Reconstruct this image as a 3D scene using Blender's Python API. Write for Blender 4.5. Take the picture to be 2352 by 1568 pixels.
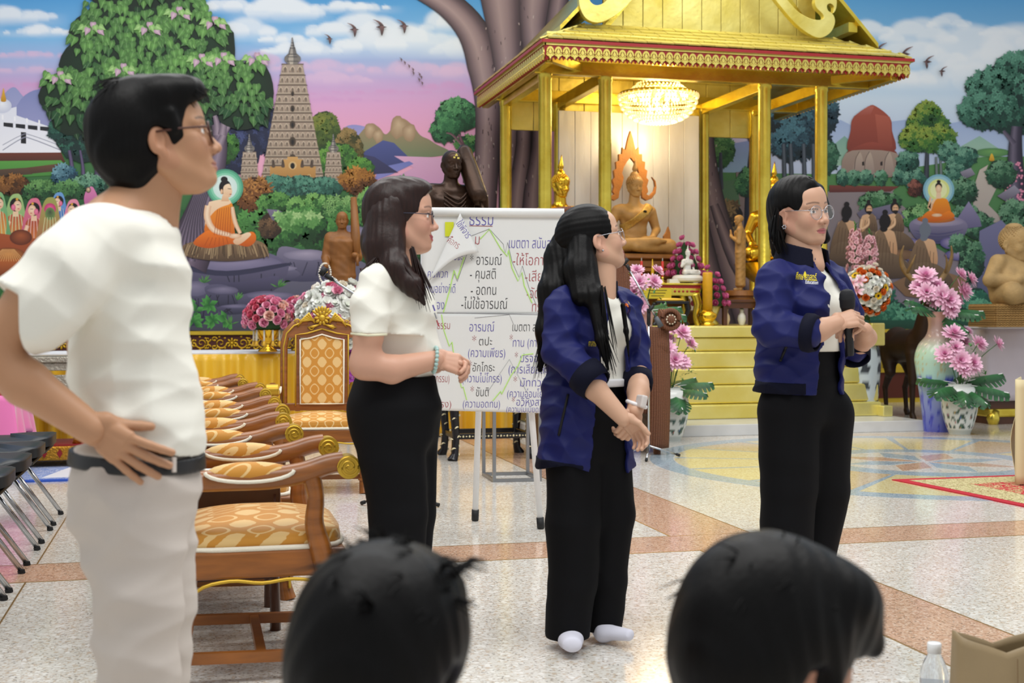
import bpy, bmesh, math, random
import numpy as np
from mathutils import Vector, Matrix, Euler
from mathutils.geometry import tessellate_polygon
from mathutils.bvhtree import BVHTree
R = math.radians
PI = math.pi
scene = bpy.context.scene
for o in list(bpy.data.objects):
    bpy.data.objects.remove(o)
C = scene.collection
rnd = random.Random(7)

# ------------------------------------------------------------------ camera
TH = R(14)                     # the hall is turned 14 degrees against the lens axis
F, CX, HY, CH = 2940., 1176., 725., 1.15   # focal length in px, centre column, horizon row, eye height
cs, sn = math.cos(TH), math.sin(TH)
cam_d = bpy.data.cameras.new('camera')
cam = bpy.data.objects.new('camera', cam_d)
C.objects.link(cam)
cam.location = (0, 0, CH)
cam.rotation_euler = (R(90), 0, -TH)
cam_d.sensor_width = 36
cam_d.lens = F / 2352 * 36
cam_d.shift_y = -(784 - HY) / 2352
cam_d.clip_end = 200
cam_d.dof.use_dof = True
cam_d.dof.focus_distance = 6.0
cam_d.dof.aperture_fstop = 4.5
scene.camera = cam
# ------------------------------------------------------------------ light
world = bpy.data.worlds.new('daylight')
scene.world = world
world.use_nodes = True
bgn = world.node_tree.nodes['Background']
bgn.inputs[0].default_value = (0.93, 0.97, 1.0, 1)
bgn.inputs[1].default_value = 0.55
def area(name, loc, rot, sx, sy, power, col=(1, 1, 1)):
    l = bpy.data.lights.new(name, 'AREA')
    l.shape = 'RECTANGLE'; l.size = sx; l.size_y = sy; l.energy = power; l.color = col
    o = bpy.data.objects.new(name, l); C.objects.link(o)
    o.location = loc; o.rotation_euler = rot
    return o
area('ceiling_lamp', (1.0, 2.2, 5.6), (0, 0, 0), 6.5, 2.2, 240, (1, .985, .96))
area('ceiling_lamp', (2.5, 7.6, 5.8), (0, 0, 0), 9, 2.2, 280, (1, .985, .96))
area('ceiling_lamp', (3.0, 11.2, 6.2), (R(28), 0, 0), 11, 1.6, 170, (1, .985, .96))
scene.view_settings.view_transform = 'Standard'
scene.view_settings.look = 'None'
scene.view_settings.gamma = 1
scene.view_settings.use_curve_mapping = False
scene.view_settings.exposure = 0.2

# ------------------------------------------------------------------ pixel <-> place
def W(px, py, d):
    xc = (px - CX) / F * d
    return Vector((xc * cs + d * sn, -xc * sn + d * cs, CH - (py - HY) / F * d))
def G(px, py, z=0.):
    return W(px, py, (CH - z) * F / (py - HY))
def WY(px, py, Y):
    u = (px - CX) / F
    return W(px, py, Y / (cs - u * sn))
def depth_at(px, Y):
    return Y / (cs - (px - CX) / F * sn)

# ------------------------------------------------------------------ materials
MATS = {}
def srgb(h):
    if isinstance(h, str):
        h = h.lstrip('#'); h = [int(h[i:i + 2], 16) / 255 for i in (0, 2, 4)]
    return tuple(c / 12.92 if c <= .04045 else ((c + .055) / 1.055) ** 2.4 for c in h[:3])
def mat(name, col='#808080', rough=.5, metal=0., noise=None, bump=None, coat=0., emit=None, vcol=False,
        trans=0., alpha=1., sheen=0., col2=None, stretch=None, ior=1.45, spec=.5, sss=0.):
    if name in MATS:
        return MATS[name]
    m = bpy.data.materials.new(name); m.use_nodes = True
    nt = m.node_tree; b = nt.nodes['Principled BSDF']; L = nt.links
    b.inputs['Roughness'].default_value = rough
    b.inputs['Metallic'].default_value = metal
    b.inputs['IOR'].default_value = ior
    b.inputs['Specular IOR Level'].default_value = spec
    if coat: b.inputs['Coat Weight'].default_value = coat; b.inputs['Coat Roughness'].default_value = .08
    if trans: b.inputs['Transmission Weight'].default_value = trans
    if alpha < 1: b.inputs['Alpha'].default_value = alpha
    if sheen: b.inputs['Sheen Weight'].default_value = sheen; b.inputs['Sheen Roughness'].default_value = .4
    if sss: b.inputs['Subsurface Weight'].default_value = sss; b.inputs['Subsurface Radius'].default_value = (.012, .005, .003)
    c = srgb(col)
    b.inputs['Base Color'].default_value = (*c, 1)
    if emit:
        b.inputs['Emission Color'].default_value = (*srgb(emit[0]), 1); b.inputs['Emission Strength'].default_value = emit[1]
    src = None
    if vcol:
        a = nt.nodes.new('ShaderNodeAttribute'); a.attribute_name = 'Col'; src = a.outputs['Color']
    def coords(scale):
        t = nt.nodes.new('ShaderNodeTexCoord'); mp = nt.nodes.new('ShaderNodeMapping')
        L.new(t.outputs['Object'], mp.inputs['Vector'])
        s = stretch or (1, 1, 1)
        mp.inputs['Scale'].default_value = s
        n = nt.nodes.new('ShaderNodeTexNoise'); n.inputs['Scale'].default_value = scale; n.inputs['Detail'].default_value = 5
        L.new(mp.outputs[0], n.inputs['Vector'])
        return n
    if noise:
        n = coords(noise[0]); mx = nt.nodes.new('ShaderNodeMix'); mx.data_type = 'RGBA'
        rp = nt.nodes.new('ShaderNodeMapRange'); rp.inputs['From Min'].default_value = .32; rp.inputs['From Max'].default_value = .68
        L.new(n.outputs['Fac'], rp.inputs['Value']); L.new(rp.outputs[0], mx.inputs['Factor'])
        if col2: c2 = srgb(col2)
        else: c2 = tuple(v * (1 - noise[1]) for v in c)
        if src:
            mm = nt.nodes.new('ShaderNodeMix'); mm.data_type = 'RGBA'; mm.blend_type = 'MULTIPLY'; mm.inputs['Factor'].default_value = 1
            L.new(src, mm.inputs[6]); k = 1 - noise[1]; mm.inputs[7].default_value = (k, k, k, 1)
            L.new(src, mx.inputs[6]); L.new(mm.outputs[2], mx.inputs[7])
        else:
            mx.inputs[6].default_value = (*c, 1); mx.inputs[7].default_value = (*c2, 1)
        src = mx.outputs[2]
    if src: L.new(src, b.inputs['Base Color'])
    if bump:
        n = coords(bump[0]); bp = nt.nodes.new('ShaderNodeBump'); bp.inputs['Strength'].default_value = bump[1]; bp.inputs['Distance'].default_value = bump[2] if len(bump) > 2 else .01
        L.new(n.outputs['Fac'], bp.inputs['Height']); L.new(bp.outputs[0], b.inputs['Normal'])
    MATS[name] = m
    return m
def VC(rough=.6, **k):
    return mat('painted_%d_%s' % (rough * 100, '_'.join('%s%s' % (a, k[a]) for a in sorted(k))), '#ffffff', rough, vcol=True, **k)

# ------------------------------------------------------------------ objects
def tag(o, label=None, cat=None, group=None, kind=None):
    if label: o['label'] = label
    if cat: o['category'] = cat
    if group: o['group'] = group
    if kind: o['kind'] = kind
    return o
def thing(name, label, cat, loc=(0, 0, 0), rz=0., group=None, scale=1.):
    o = bpy.data.objects.new(name, None); C.objects.link(o)
    o.location = loc; o.rotation_euler = (0, 0, rz); o.scale = (scale,) * 3; o.empty_display_size = .1
    return tag(o, label, cat, group)
def link(name, me, parent=None, m=None):
    o = bpy.data.objects.new(name, me); C.objects.link(o)
    if parent: o.parent = parent
    if m is not None and not me.materials: me.materials.append(m)
    return o
def copy_tree(o, parent=None):
    c = o.copy(); C.objects.link(c); c.parent = parent
    for ch in list(o.children): copy_tree(ch, c)
    return c

def frame_of(a, b, up=(0, 0, 1)):
    t = (Vector(b) - Vector(a)).normalized(); u = Vector(up)
    if abs(t.dot(u)) > .98: u = Vector((1, 0, 0)) if abs(t.x) < .9 else Vector((0, 1, 0))
    s = t.cross(u).normalized(); u = s.cross(t).normalized()
    return t, s, u

class MB:
    """collects shapes; build() links them as one mesh object"""
    def __init__(s): s.v = []; s.f = []; s.c = []; s.mi = []; s.cur = (1, 1, 1); s.m = 0; s.tf = None
    def col(s, c): s.cur = srgb(c) if isinstance(c, str) else c; return s
    def vadd(s, p, c=None):
        if s.tf is not None: p = s.tf @ Vector(p)
        s.v.append((p[0], p[1], p[2])); s.c.append(c or s.cur); return len(s.v) - 1
    def face(s, *i): s.f.append(tuple(i)); s.mi.append(s.m)
    def box(s, c, size, rot=None, taper=1.):
        hx, hy, hz = (x / 2 for x in size); i0 = len(s.v); c = Vector(c)
        Rm = Euler(rot).to_matrix() if rot is not None else None
        for z in (-hz, hz):
            k = taper if z > 0 else 1
            for x, y in ((-hx, -hy), (hx, -hy), (hx, hy), (-hx, hy)):
                p = Vector((x * k, y * k, z)); p = Rm @ p if Rm else p
                s.vadd(c + p)
        for q in ((3, 2, 1, 0), (4, 5, 6, 7), (0, 1, 5, 4), (1, 2, 6, 5), (2, 3, 7, 6), (3, 0, 4, 7)): s.face(*(i0 + k for k in q))
        return s
    def beam(s, a, b, w, h, up=(0, 0, 1)):
        t, sd, u = frame_of(a, b, up); i0 = len(s.v)
        for p in (Vector(a), Vector(b)):
            for x, y in ((-1, -1), (1, -1), (1, 1), (-1, 1)): s.vadd(p + sd * x * w / 2 + u * y * h / 2)
        for q in ((0, 1, 2, 3), (7, 6, 5, 4), (0, 4, 5, 1), (1, 5, 6, 2), (2, 6, 7, 3), (3, 7, 4, 0)): s.face(*(i0 + k for k in q))
        return s
    def tube(s, pts, r, n=10, flat=1., cap=True, up=(0, 0, 1), closed=False):
        P = [Vector(p) for p in pts]; m = len(P); rs = r if hasattr(r, '__len__') else [r] * m; i0 = len(s.v); pu = Vector(up); ov = P[-1] - P[0] if not closed else Vector((0, 0, 0))
        if ov.length > 1e-9 and abs(ov.normalized().dot(pu.normalized())) > .8: pu = Vector((1, 0, 0)) if abs(ov.normalized().x) < .6 else Vector((0, 1, 0))
        for k, p in enumerate(P):
            if closed: t = P[(k + 1) % m] - P[k - 1]
            else: t = P[min(k + 1, m - 1)] - P[max(k - 1, 0)]
            if t.length < 1e-9: t = Vector((0, 0, 1))
            t.normalize()
            sd = t.cross(pu)
            if sd.length < 1e-4: sd = t.cross(Vector((1, 0, 0)) if abs(t.x) < .9 else Vector((0, 1, 0)))
            sd.normalize(); u = sd.cross(t); 
            for j in range(n):
                a = 2 * PI * j / n
                s.vadd(p + sd * math.cos(a) * rs[k] + u * math.sin(a) * rs[k] * flat)
        for k in range(m if closed else m - 1):
            for j in range(n):
                a = i0 + k * n + j; b = i0 + k * n + (j + 1) % n; k2 = (k + 1) % m
                s.face(a, b, i0 + k2 * n + (j + 1) % n, i0 + k2 * n + j)
        if cap and not closed:
            s.face(*range(i0 + n - 1, i0 - 1, -1)); e = i0 + (m - 1) * n; s.face(*range(e, e + n))
        return s
    def lathe(s, prof, c=(0, 0, 0), n=24, cols=None, sq=None, a0=0., cap=True, wob=None):
        """prof: (r,z) from bottom up; sq = superellipse square-ness"""
        i0 = len(s.v); c = Vector(c); m = len(prof)
        for k, (r, z) in enumerate(prof):
            for j in range(n):
                a = 2 * PI * j / n + a0; ca, sa = math.cos(a), math.sin(a); q = 1.
                if sq: q = 1 / (abs(ca) ** sq + abs(sa) ** sq) ** (1 / sq)
                rr = r * q * (wob(a, z) if wob else 1)
                s.vadd(c + Vector((ca * rr, sa * rr, z)), cols[k] if cols else None)
        for k in range(m - 1):
            for j in range(n):
                s.face(i0 + k * n + j, i0 + k * n + (j + 1) % n, i0 + (k + 1) * n + (j + 1) % n, i0 + (k + 1) * n + j)
        if cap:
            s.face(*range(i0 + n - 1, i0 - 1, -1)); e = i0 + (m - 1) * n; s.face(*range(e, e + n))
        return s
    def ball(s, c, r, n=12, m=8, rot=None):
        r = r if hasattr(r, '__len__') else (r, r, r); i0 = len(s.v); c = Vector(c); Rm = Euler(rot).to_matrix() if rot is not None else None
        def put(x, y, z):
            p = Vector((x * r[0], y * r[1], z * r[2])); p = Rm @ p if Rm else p
            return s.vadd(c + p)
        put(0, 0, -1)
        for k in range(1, m):
            t = -PI / 2 + PI * k / m
            for j in range(n): put(math.cos(t) * math.cos(2 * PI * j / n), math.cos(t) * math.sin(2 * PI * j / n), math.sin(t))
        e = put(0, 0, 1)
        for j in range(n):
            s.face(i0, i0 + 1 + (j + 1) % n, i0 + 1 + j); b = i0 + 1 + (m - 2) * n; s.face(b + j, b + (j + 1) % n, e)
        for k in range(m - 2):
            b = i0 + 1 + k * n
            for j in range(n): s.face(b + j, b + (j + 1) % n, b + n + (j + 1) % n, b + n + j)
        return s
    def prism(s, pts, fn, t0, t1):
        """2-D outline pts extruded: fn(x,y,t)->3-D"""
        i0 = len(s.v); n = len(pts)
        for t in (t0, t1):
            for x, y in pts: s.vadd(fn(x, y, t))
        tri = tessellate_polygon([[Vector((x, y, 0)) for x, y in pts]])
        for a, b, c in tri: s.face(i0 + a, i0 + b, i0 + c); s.face(i0 + n + c, i0 + n + b, i0 + n + a)
        for k in range(n): s.face(i0 + k, i0 + (k + 1) % n, i0 + n + (k + 1) % n, i0 + n + k)
        return s
    def grid(s, nu, nv, fn, colfn=None, close_u=False):
        i0 = len(s.v)
        for b in range(nv + 1):
            for a in range(nu + (0 if close_u else 1)):
                u, v = a / nu, b / nv; s.vadd(fn(u, v), colfn(u, v) if colfn else None)
        w = nu if close_u else nu + 1
        for b in range(nv):
            for a in range(nu):
                a2 = (a + 1) % w; s.face(i0 + b * w + a, i0 + b * w + a2, i0 + (b + 1) * w + a2, i0 + (b + 1) * w + a)
        return s
    def raw(s, V, Fc, cols=None):
        i0 = len(s.v)
        for k, p in enumerate(V): s.vadd(p, tuple(cols[k]) if cols is not None else None)
        for q in Fc: s.face(*(i0 + int(x) for x in q))
        return s
    def mesh(s, name, mats, smooth=False, solid=0., sharp=None):
        me = bpy.data.meshes.new(name); me.from_pydata(s.v, [], s.f); 
        mats = mats if isinstance(mats, (list, tuple)) else [mats]
        for m in mats: me.materials.append(m)
        if len(mats) > 1: me.polygons.foreach_set('material_index', s.mi)
        at = me.color_attributes.new('Col', 'FLOAT_COLOR', 'POINT')
        a = np.ones((len(s.v), 4), np.float32); a[:, :3] = np.array(s.c, np.float32).reshape(-1, 3); at.data.foreach_set('color', a.ravel())
        me.update()
        bm = bmesh.new(); bm.from_mesh(me); bmesh.ops.recalc_face_normals(bm, faces=bm.faces); bm.to_mesh(me); bm.free()
        if smooth:
            me.shade_smooth()
            if sharp: me.set_sharp_from_angle(angle=R(sharp))
        return me
    def build(s, name, mats, parent=None, smooth=False, sharp=None, bevel=0., solid=0., subsurf=0):
        me = s.mesh(name, mats, smooth, sharp=sharp); o = link(name, me, parent)
        if solid:
            md = o.modifiers.new('thick', 'SOLIDIFY'); md.thickness = solid; md.offset = 0
        if bevel:
            md = o.modifiers.new('bev', 'BEVEL'); md.width = bevel; md.segments = 2; md.limit_method = 'ANGLE'; md.angle_limit = R(40)
        if subsurf:
            md = o.modifiers.new('sub', 'SUBSURF'); md.levels = subsurf; md.render_levels = subsurf
        return o

def sp(pts, n=4):
    P = [Vector(p) for p in pts]; o = []; m = len(P)
    for i in range(m - 1):
        p0, p1, p2, p3 = P[max(i - 1, 0)], P[i], P[i + 1], P[min(i + 2, m - 1)]
        for k in range(n):
            t = k / n; o.append(.5 * (2 * p1 + (p2 - p0) * t + (2 * p0 - 5 * p1 + 4 * p2 - p3) * t * t + (3 * p1 - p0 - 3 * p2 + p3) * t ** 3))
    return o + [P[-1]]
def sr(rs, n=4):
    o = []
    for i in range(len(rs) - 1): o += [rs[i] + (rs[i + 1] - rs[i]) * k / n for k in range(n)]
    return o + [rs[-1]]
# ------------------------------------------------------------------ smooth solid modelling: blended distance fields meshed by surface nets
def _v(p): return np.array(p, np.float32)
class SDF:
    def __init__(s): s.ops = []
    def cone(s, a, b, ra, rb=None, k=.02, flat=1., side=None, sub=False, g=0):
        rb = ra if rb is None else rb; s.ops.append(('cone', _v(a), _v(b), ra, rb, k, flat, None if side is None else _v(side), sub, g)); return s
    def chain(s, pts, rs, k=.02, flat=1., side=None, g=0, kk=.014):
        for i in range(len(pts) - 1): s.cone(pts[i], pts[i + 1], rs[i], rs[i + 1], k if i == 0 else min(k, kk), flat, side, g=g)
        return s
    def ell(s, c, r, k=.02, rot=None, sub=False, g=0):
        r = r if hasattr(r, '__len__') else (r, r, r)
        Rm = None if rot is None else np.array(Euler(rot).to_matrix() if not isinstance(rot, Matrix) else rot.to_3x3(), np.float32)
        s.ops.append(('ell', _v(c), _v(r), Rm, k, sub, g)); return s
    def box(s, c, h, rnd_=.005, k=.01, rot=None, sub=False, g=0):
        Rm = None if rot is None else np.array(Euler(rot).to_matrix() if not isinstance(rot, Matrix) else rot.to_3x3(), np.float32)
        s.ops.append(('box', _v(c), _v(h), rnd_, Rm, k, sub, g)); return s
    def bounds(s):
        lo = np.full(3, 1e9); hi = -lo
        for o in s.ops:
            if o[0] == 'cone':
                if o[8]: continue
                r = max(o[3], o[4]) * max(1, o[6]); l = np.minimum(o[1], o[2]) - r; h = np.maximum(o[1], o[2]) + r
            else:
                if o[-2]: continue
                r = float(np.max(o[2])) if o[3 if o[0] == 'ell' else 4] is not None else o[2]; l = o[1] - r; h = o[1] + r
            lo = np.minimum(lo, l); hi = np.maximum(hi, h)
        return lo, hi
    def mesh(s, h, post=None, onion=0., cuts=(), pre=None):
        """returns V (N,3), quads (M,4). post(P,D)->D changes the field; cuts: (point, normal) planes, keeps the side the normal points away from"""
        lo, hi = s.bounds(); lo = lo - 3 * h - .005; hi = hi + 3 * h + .005
        n = np.ceil((hi - lo) / h).astype(int) + 1
        ax = [(lo[i] + h * np.arange(n[i])).astype(np.float32) for i in range(3)]
        D = np.full(n, .08, np.float32)
        for o in s.ops:
            if o[0] == 'cone':
                _, a, b, ra, rb, k, flat, side, sub, g = o; r = max(ra, rb) * max(1, flat); l = np.minimum(a, b) - r; u = np.maximum(a, b) + r
            else:
                k, sub = o[-3], o[-2]; c = o[1]
                rot = o[3] if o[0] == 'ell' else o[4]; r = o[2] if rot is None else float(np.linalg.norm(o[2])) ; l = c - r; u = c + r
            m = k + 3 * h + onion * 2 + .004
            i0 = np.maximum(np.floor((l - m - lo) / h).astype(int), 0); i1 = np.minimum(np.ceil((u + m - lo) / h).astype(int) + 1, n)
            if np.any(i1 <= i0): continue
            sl = tuple(slice(i0[i], i1[i]) for i in range(3))
            X = ax[0][sl[0]][:, None, None]; Y = ax[1][sl[1]][None, :, None]; Z = ax[2][sl[2]][None, None, :]
            if o[0] == 'cone':
                ab = b - a; L2 = float(ab @ ab) + 1e-12
                t = ((X - a[0]) * ab[0] + (Y - a[1]) * ab[1] + (Z - a[2]) * ab[2]) / L2
                t = np.clip(t, 0, 1); rr = ra + t * (rb - ra)
                qx, qy, qz = X - (a[0] + t * ab[0]), Y - (a[1] + t * ab[1]), Z - (a[2] + t * ab[2])
                if side is None: d = np.sqrt(qx * qx + qy * qy + qz * qz) - rr
                else:
                    T = ab / math.sqrt(L2); sd = side - (side @ T) * T; sd /= np.linalg.norm(sd); nn = np.cross(T, sd)
                    qs = qx * sd[0] + qy * sd[1] + qz * sd[2]; qn = qx * nn[0] + qy * nn[1] + qz * nn[2]; qa = qx * T[0] + qy * T[1] + qz * T[2]
                    q = np.sqrt(qs * qs + (qn / flat) ** 2 + (qa / (.6 * min(1, flat))) ** 2); d = (q - rr) * min(1, flat)
            elif o[0] == 'ell':
                qx, qy, qz = X - o[1][0], Y - o[1][1], Z - o[1][2]; Rm = o[3]; r = o[2]
                if Rm is not None: qx, qy, qz = (Rm[0, i] * qx + Rm[1, i] * qy + Rm[2, i] * qz for i in range(3))
                k0 = np.sqrt((qx / r[0]) ** 2 + (qy / r[1]) ** 2 + (qz / r[2]) ** 2); k1 = np.sqrt((qx / r[0] ** 2) ** 2 + (qy / r[1] ** 2) ** 2 + (qz / r[2] ** 2) ** 2)
                d = np.where(k0 < .05, -float(np.min(r)), k0 * (k0 - 1) / np.maximum(k1, 1e-6))
            else:
                qx, qy, qz = X - o[1][0], Y - o[1][1], Z - o[1][2]; Rm = o[4]; hb = o[2]; rd = o[3]
                if Rm is not None: qx, qy, qz = (Rm[0, i] * qx + Rm[1, i] * qy + Rm[2, i] * qz for i in range(3))
                ex, ey, ez = np.abs(qx) - hb[0] + rd, np.abs(qy) - hb[1] + rd, np.abs(qz) - hb[2] + rd
                d = np.sqrt(np.maximum(ex, 0) ** 2 + np.maximum(ey, 0) ** 2 + np.maximum(ez, 0) ** 2) + np.minimum(np.maximum(np.maximum(ex, ey), ez), 0) - rd
            A = D[sl]
            if sub:
                d = -d; e = np.clip(.5 - .5 * (d - A) / -k, 0, 1) if False else np.clip(.5 + .5 * (d - A) / k, 0, 1); D[sl] = A * (1 - e) + d * e + k * e * (1 - e)
            else:
                e = np.clip(.5 + .5 * (A - d) / k, 0, 1); D[sl] = A * (1 - e) + d * e - k * e * (1 - e)
        P = (ax[0][:, None, None], ax[1][None, :, None], ax[2][None, None, :])
        if pre is not None: D = pre(P, D)
        if onion: D = np.abs(D + onion) - onion
        if post is not None or cuts:
            if post is not None: D = post(P, D).astype(np.float32)
            for c, nrm in cuts:
                nr = np.array(nrm, np.float32); nr /= np.linalg.norm(nr)
                D = np.maximum(D, (P[0] - c[0]) * nr[0] + (P[1] - c[1]) * nr[1] + (P[2] - c[2]) * nr[2])
        return nets(D, lo, h)
def nets(D, lo, h):
    S = D < 0; n = np.array(D.shape)
    c = np.zeros(n - 1, np.int8)
    for i in (0, 1):
        for j in (0, 1):
            for k in (0, 1): c += S[i:n[0] - 1 + i, j:n[1] - 1 + j, k:n[2] - 1 + k]
    I = np.argwhere((c > 0) & (c < 8)); ids = np.full(n - 1, -1, np.int32); ids[I[:, 0], I[:, 1], I[:, 2]] = np.arange(len(I))
    acc = np.zeros((len(I), 3), np.float32); cnt = np.zeros(len(I), np.float32)
    for a in range(3):
        b_, c_ = (a + 1) % 3, (a + 2) % 3
        for u in (0, 1):
            for w in (0, 1):
                o0 = np.zeros(3, int); o0[b_] = u; o0[c_] = w; o1 = o0.copy(); o1[a] = 1
                p, q = I + o0, I + o1; A = D[p[:, 0], p[:, 1], p[:, 2]]; B = D[q[:, 0], q[:, 1], q[:, 2]]
                x = (A < 0) != (B < 0); t = np.where(x, A / np.where(x, A - B, 1), 0)
                acc[:, b_] += np.where(x, u, 0); acc[:, c_] += np.where(x, w, 0); acc[:, a] += t; cnt += x
    V = (I + acc / np.maximum(cnt, 1)[:, None]) * h + lo
    Q = []
    for a in range(3):
        b_, c_ = (a + 1) % 3, (a + 2) % 3
        s0 = [slice(0, None)] * 3; s1 = [slice(0, None)] * 3; s0[a] = slice(0, n[a] - 1); s1[a] = slice(1, n[a])
        E = np.argwhere(S[tuple(s0)] != S[tuple(s1)])
        E = E[(E[:, b_] > 0) & (E[:, c_] > 0) & (E[:, b_] < n[b_] - 1) & (E[:, c_] < n[c_] - 1)]
        ins = S[E[:, 0], E[:, 1], E[:, 2]]
        def cell(db, dc):
            x = E.copy(); x[:, b_] -= db; x[:, c_] -= dc; return ids[x[:, 0], x[:, 1], x[:, 2]]
        q = np.stack([cell(1, 1), cell(0, 1), cell(0, 0), cell(1, 0)], 1); q[~ins] = q[~ins][:, ::-1]; Q.append(q)
    return V, np.concatenate(Q)
def np_mesh(name, parts, mats, smooth=True):
    """parts: list of (V,Q,cols|None)"""
    Vs, Qs, Cs = [], [], []; n = 0
    for V, Q, c in parts:
        Vs.append(V); Qs.append(Q + n); n += len(V)
        Cs.append(np.ones((len(V), 3)) if c is None else (np.tile(np.array(srgb(c) if isinstance(c, str) else c), (len(V), 1)) if not hasattr(c, 'shape') else c))
    V = np.concatenate(Vs).astype(np.float32); Q = np.concatenate(Qs).astype(np.int32); Cc = np.concatenate(Cs)
    me = bpy.data.meshes.new(name); me.vertices.add(len(V)); me.vertices.foreach_set('co', V.ravel())
    me.loops.add(Q.size); me.loops.foreach_set('vertex_index', Q.ravel()); me.polygons.add(len(Q))
    me.polygons.foreach_set('loop_start', np.arange(0, Q.size, 4, dtype=np.int32)); me.polygons.foreach_set('loop_total', np.full(len(Q), 4, np.int32))
    at = me.color_attributes.new('Col', 'FLOAT_COLOR', 'POINT'); a = np.ones((len(V), 4), np.float32); a[:, :3] = Cc; at.data.foreach_set('color', a.ravel())
    me.update(); me.validate()
    if smooth: me.shade_smooth()
    me.materials.append(mats)
    return me
def xform(V, M):
    A = np.array(M, np.float32); return V @ A[:3, :3].T + A[:3, 3]
def vnoise(x, y, z, seed=0):
    """cheap smooth noise -1..1 from sines"""
    return (np.sin(x * 1.0 + seed * 1.3 + 1.7 * np.sin(y * .9 + seed)) + np.sin(y * 1.3 + seed * 2.1 + 1.3 * np.sin(z * 1.1 + .5 * seed)) + np.sin(z * 1.15 + .7 * seed + 1.5 * np.sin(x * .8 + 1.9 * seed))) / 3

# ------------------------------------------------------------------ lettering (built-in font, drawn as flat shapes)
def text_mesh(txt, size=1., bold=0.):
    cu = bpy.data.curves.new('t', 'FONT'); cu.body = txt; cu.size = size; cu.resolution_u = 3; cu.offset = bold
    o = bpy.data.objects.new('t', cu); C.objects.link(o)
    dg = bpy.context.evaluated_depsgraph_get(); me = bpy.data.meshes.new_from_object(o.evaluated_get(dg))
    V = np.array([v.co[:] for v in me.vertices]).reshape(-1, 3); Fc = [tuple(p.vertices) for p in me.polygons]
    bpy.data.objects.remove(o); bpy.data.curves.remove(cu); bpy.data.meshes.remove(me)
    return V, Fc
# ------------------------------------------------------------------ room shell
YW=15.3
ZM=.965
def terrazzo(name,base,chips,rough=.13):
 if name in MATS:return MATS[name]
 m=mat(name,base,rough,spec=.6);nt=m.node_tree;b=nt.nodes['Principled BSDF'];L=nt.links
 t=nt.nodes.new('ShaderNodeTexCoord');prev=None
 for i,(sc,th,colr)in enumerate(chips):
  v=nt.nodes.new('ShaderNodeTexVoronoi');v.inputs['Scale'].default_value=sc;L.new(t.outputs['Object'],v.inputs['Vector'])
  cr=nt.nodes.new('ShaderNodeValToRGB');cr.color_ramp.interpolation='CONSTANT'
  sp=nt.nodes.new('ShaderNodeSeparateColor');L.new(v.outputs['Color'],sp.inputs[0]);L.new(sp.outputs[0],cr.inputs[0])
  cr.color_ramp.elements[0].color=(0,0,0,1);cr.color_ramp.elements[1].position=th;cr.color_ramp.elements[1].color=(1,1,1,1)
  mx=nt.nodes.new('ShaderNodeMix');mx.data_type='RGBA';L.new(cr.outputs[0],mx.inputs['Factor'])
  if prev:L.new(prev,mx.inputs[6])
  else:mx.inputs[6].default_value=(*srgb(base),1)
  mx.inputs[7].default_value=(*srgb(colr),1);prev=mx.outputs[2]
 n=nt.nodes.new('ShaderNodeTexNoise');n.inputs['Scale'].default_value=1.1;L.new(t.outputs['Object'],n.inputs['Vector'])
 mx=nt.nodes.new('ShaderNodeMix');mx.data_type='RGBA';mx.blend_type='MULTIPLY';mx.inputs['Factor'].default_value=1
 rp=nt.nodes.new('ShaderNodeMapRange');rp.inputs['To Min'].default_value=.86;rp.inputs['To Max'].default_value=1.06;L.new(n.outputs['Fac'],rp.inputs['Value'])
 L.new(prev,mx.inputs[6]);L.new(rp.outputs[0],mx.inputs[7]);L.new(mx.outputs[2],b.inputs['Base Color'])
 return m
T_white=terrazzo('terrazzo_cream','#dcd8d0',[(120,.74,'#cbc2b6'),(95,.87,'#c9b9a6'),(150,.945,'#9a938a'),(70,.9,'#ebe8e2')])
T_pink=terrazzo('terrazzo_salmon','#c9a287',[(120,.7,'#d9bca6'),(95,.86,'#b38d74'),(150,.94,'#8f7462')])
T_blue=terrazzo('terrazzo_blue','#9fb1bd',[(120,.7,'#b9c6cd'),(95,.85,'#8299aa')])
T_yellow=terrazzo('terrazzo_straw','#dccd97',[(120,.7,'#e6dcb6'),(95,.86,'#c6b27a')])
T_tan=terrazzo('terrazzo_tan','#cdb48f',[(120,.7,'#dac9ac'),(95,.86,'#b3966f')])
M_brass=mat('brass_strip','#b5905a',.35,.8)
fl=MB();fl.box((2,6,-.05),(34,24,.1));floor=fl.build('floor',T_white);tag(floor,kind='structure')
def inlay(name,pts,m,lift=.0012):
 b=MB();b.prism(pts,lambda x,y,t:(x,y,t),0.,lift);return b.build(name,m,floor)
inlay('salmon_band',[(-13,5.87),(17,5.87),(17,6.27),(-13,6.27)],T_pink)
inlay('salmon_band',[(2.42,-5),(2.86,-5),(2.86,5.87),(2.42,5.87)],T_pink)
inlay('salmon_band',[(2.42,6.27),(2.86,6.27),(2.86,15.2),(2.42,15.2)],T_pink)
b=MB()
for x,y0,y1 in((-.7,-5,5.86),(-.7,6.28,15),(2.414,-5,5.86),(2.866,-5,5.86),(2.414,6.28,15),(2.866,6.28,15)):b.box((x,(y0+y1)/2,.0008),(.007,y1-y0,.0016))
for y in(5.864,6.276):b.box((2,y,.0008),(30,.007,.0016))
b.build('brass_strip',M_brass,floor)
RC,RO=Vector((5.6,9.0)),2.16
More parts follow.
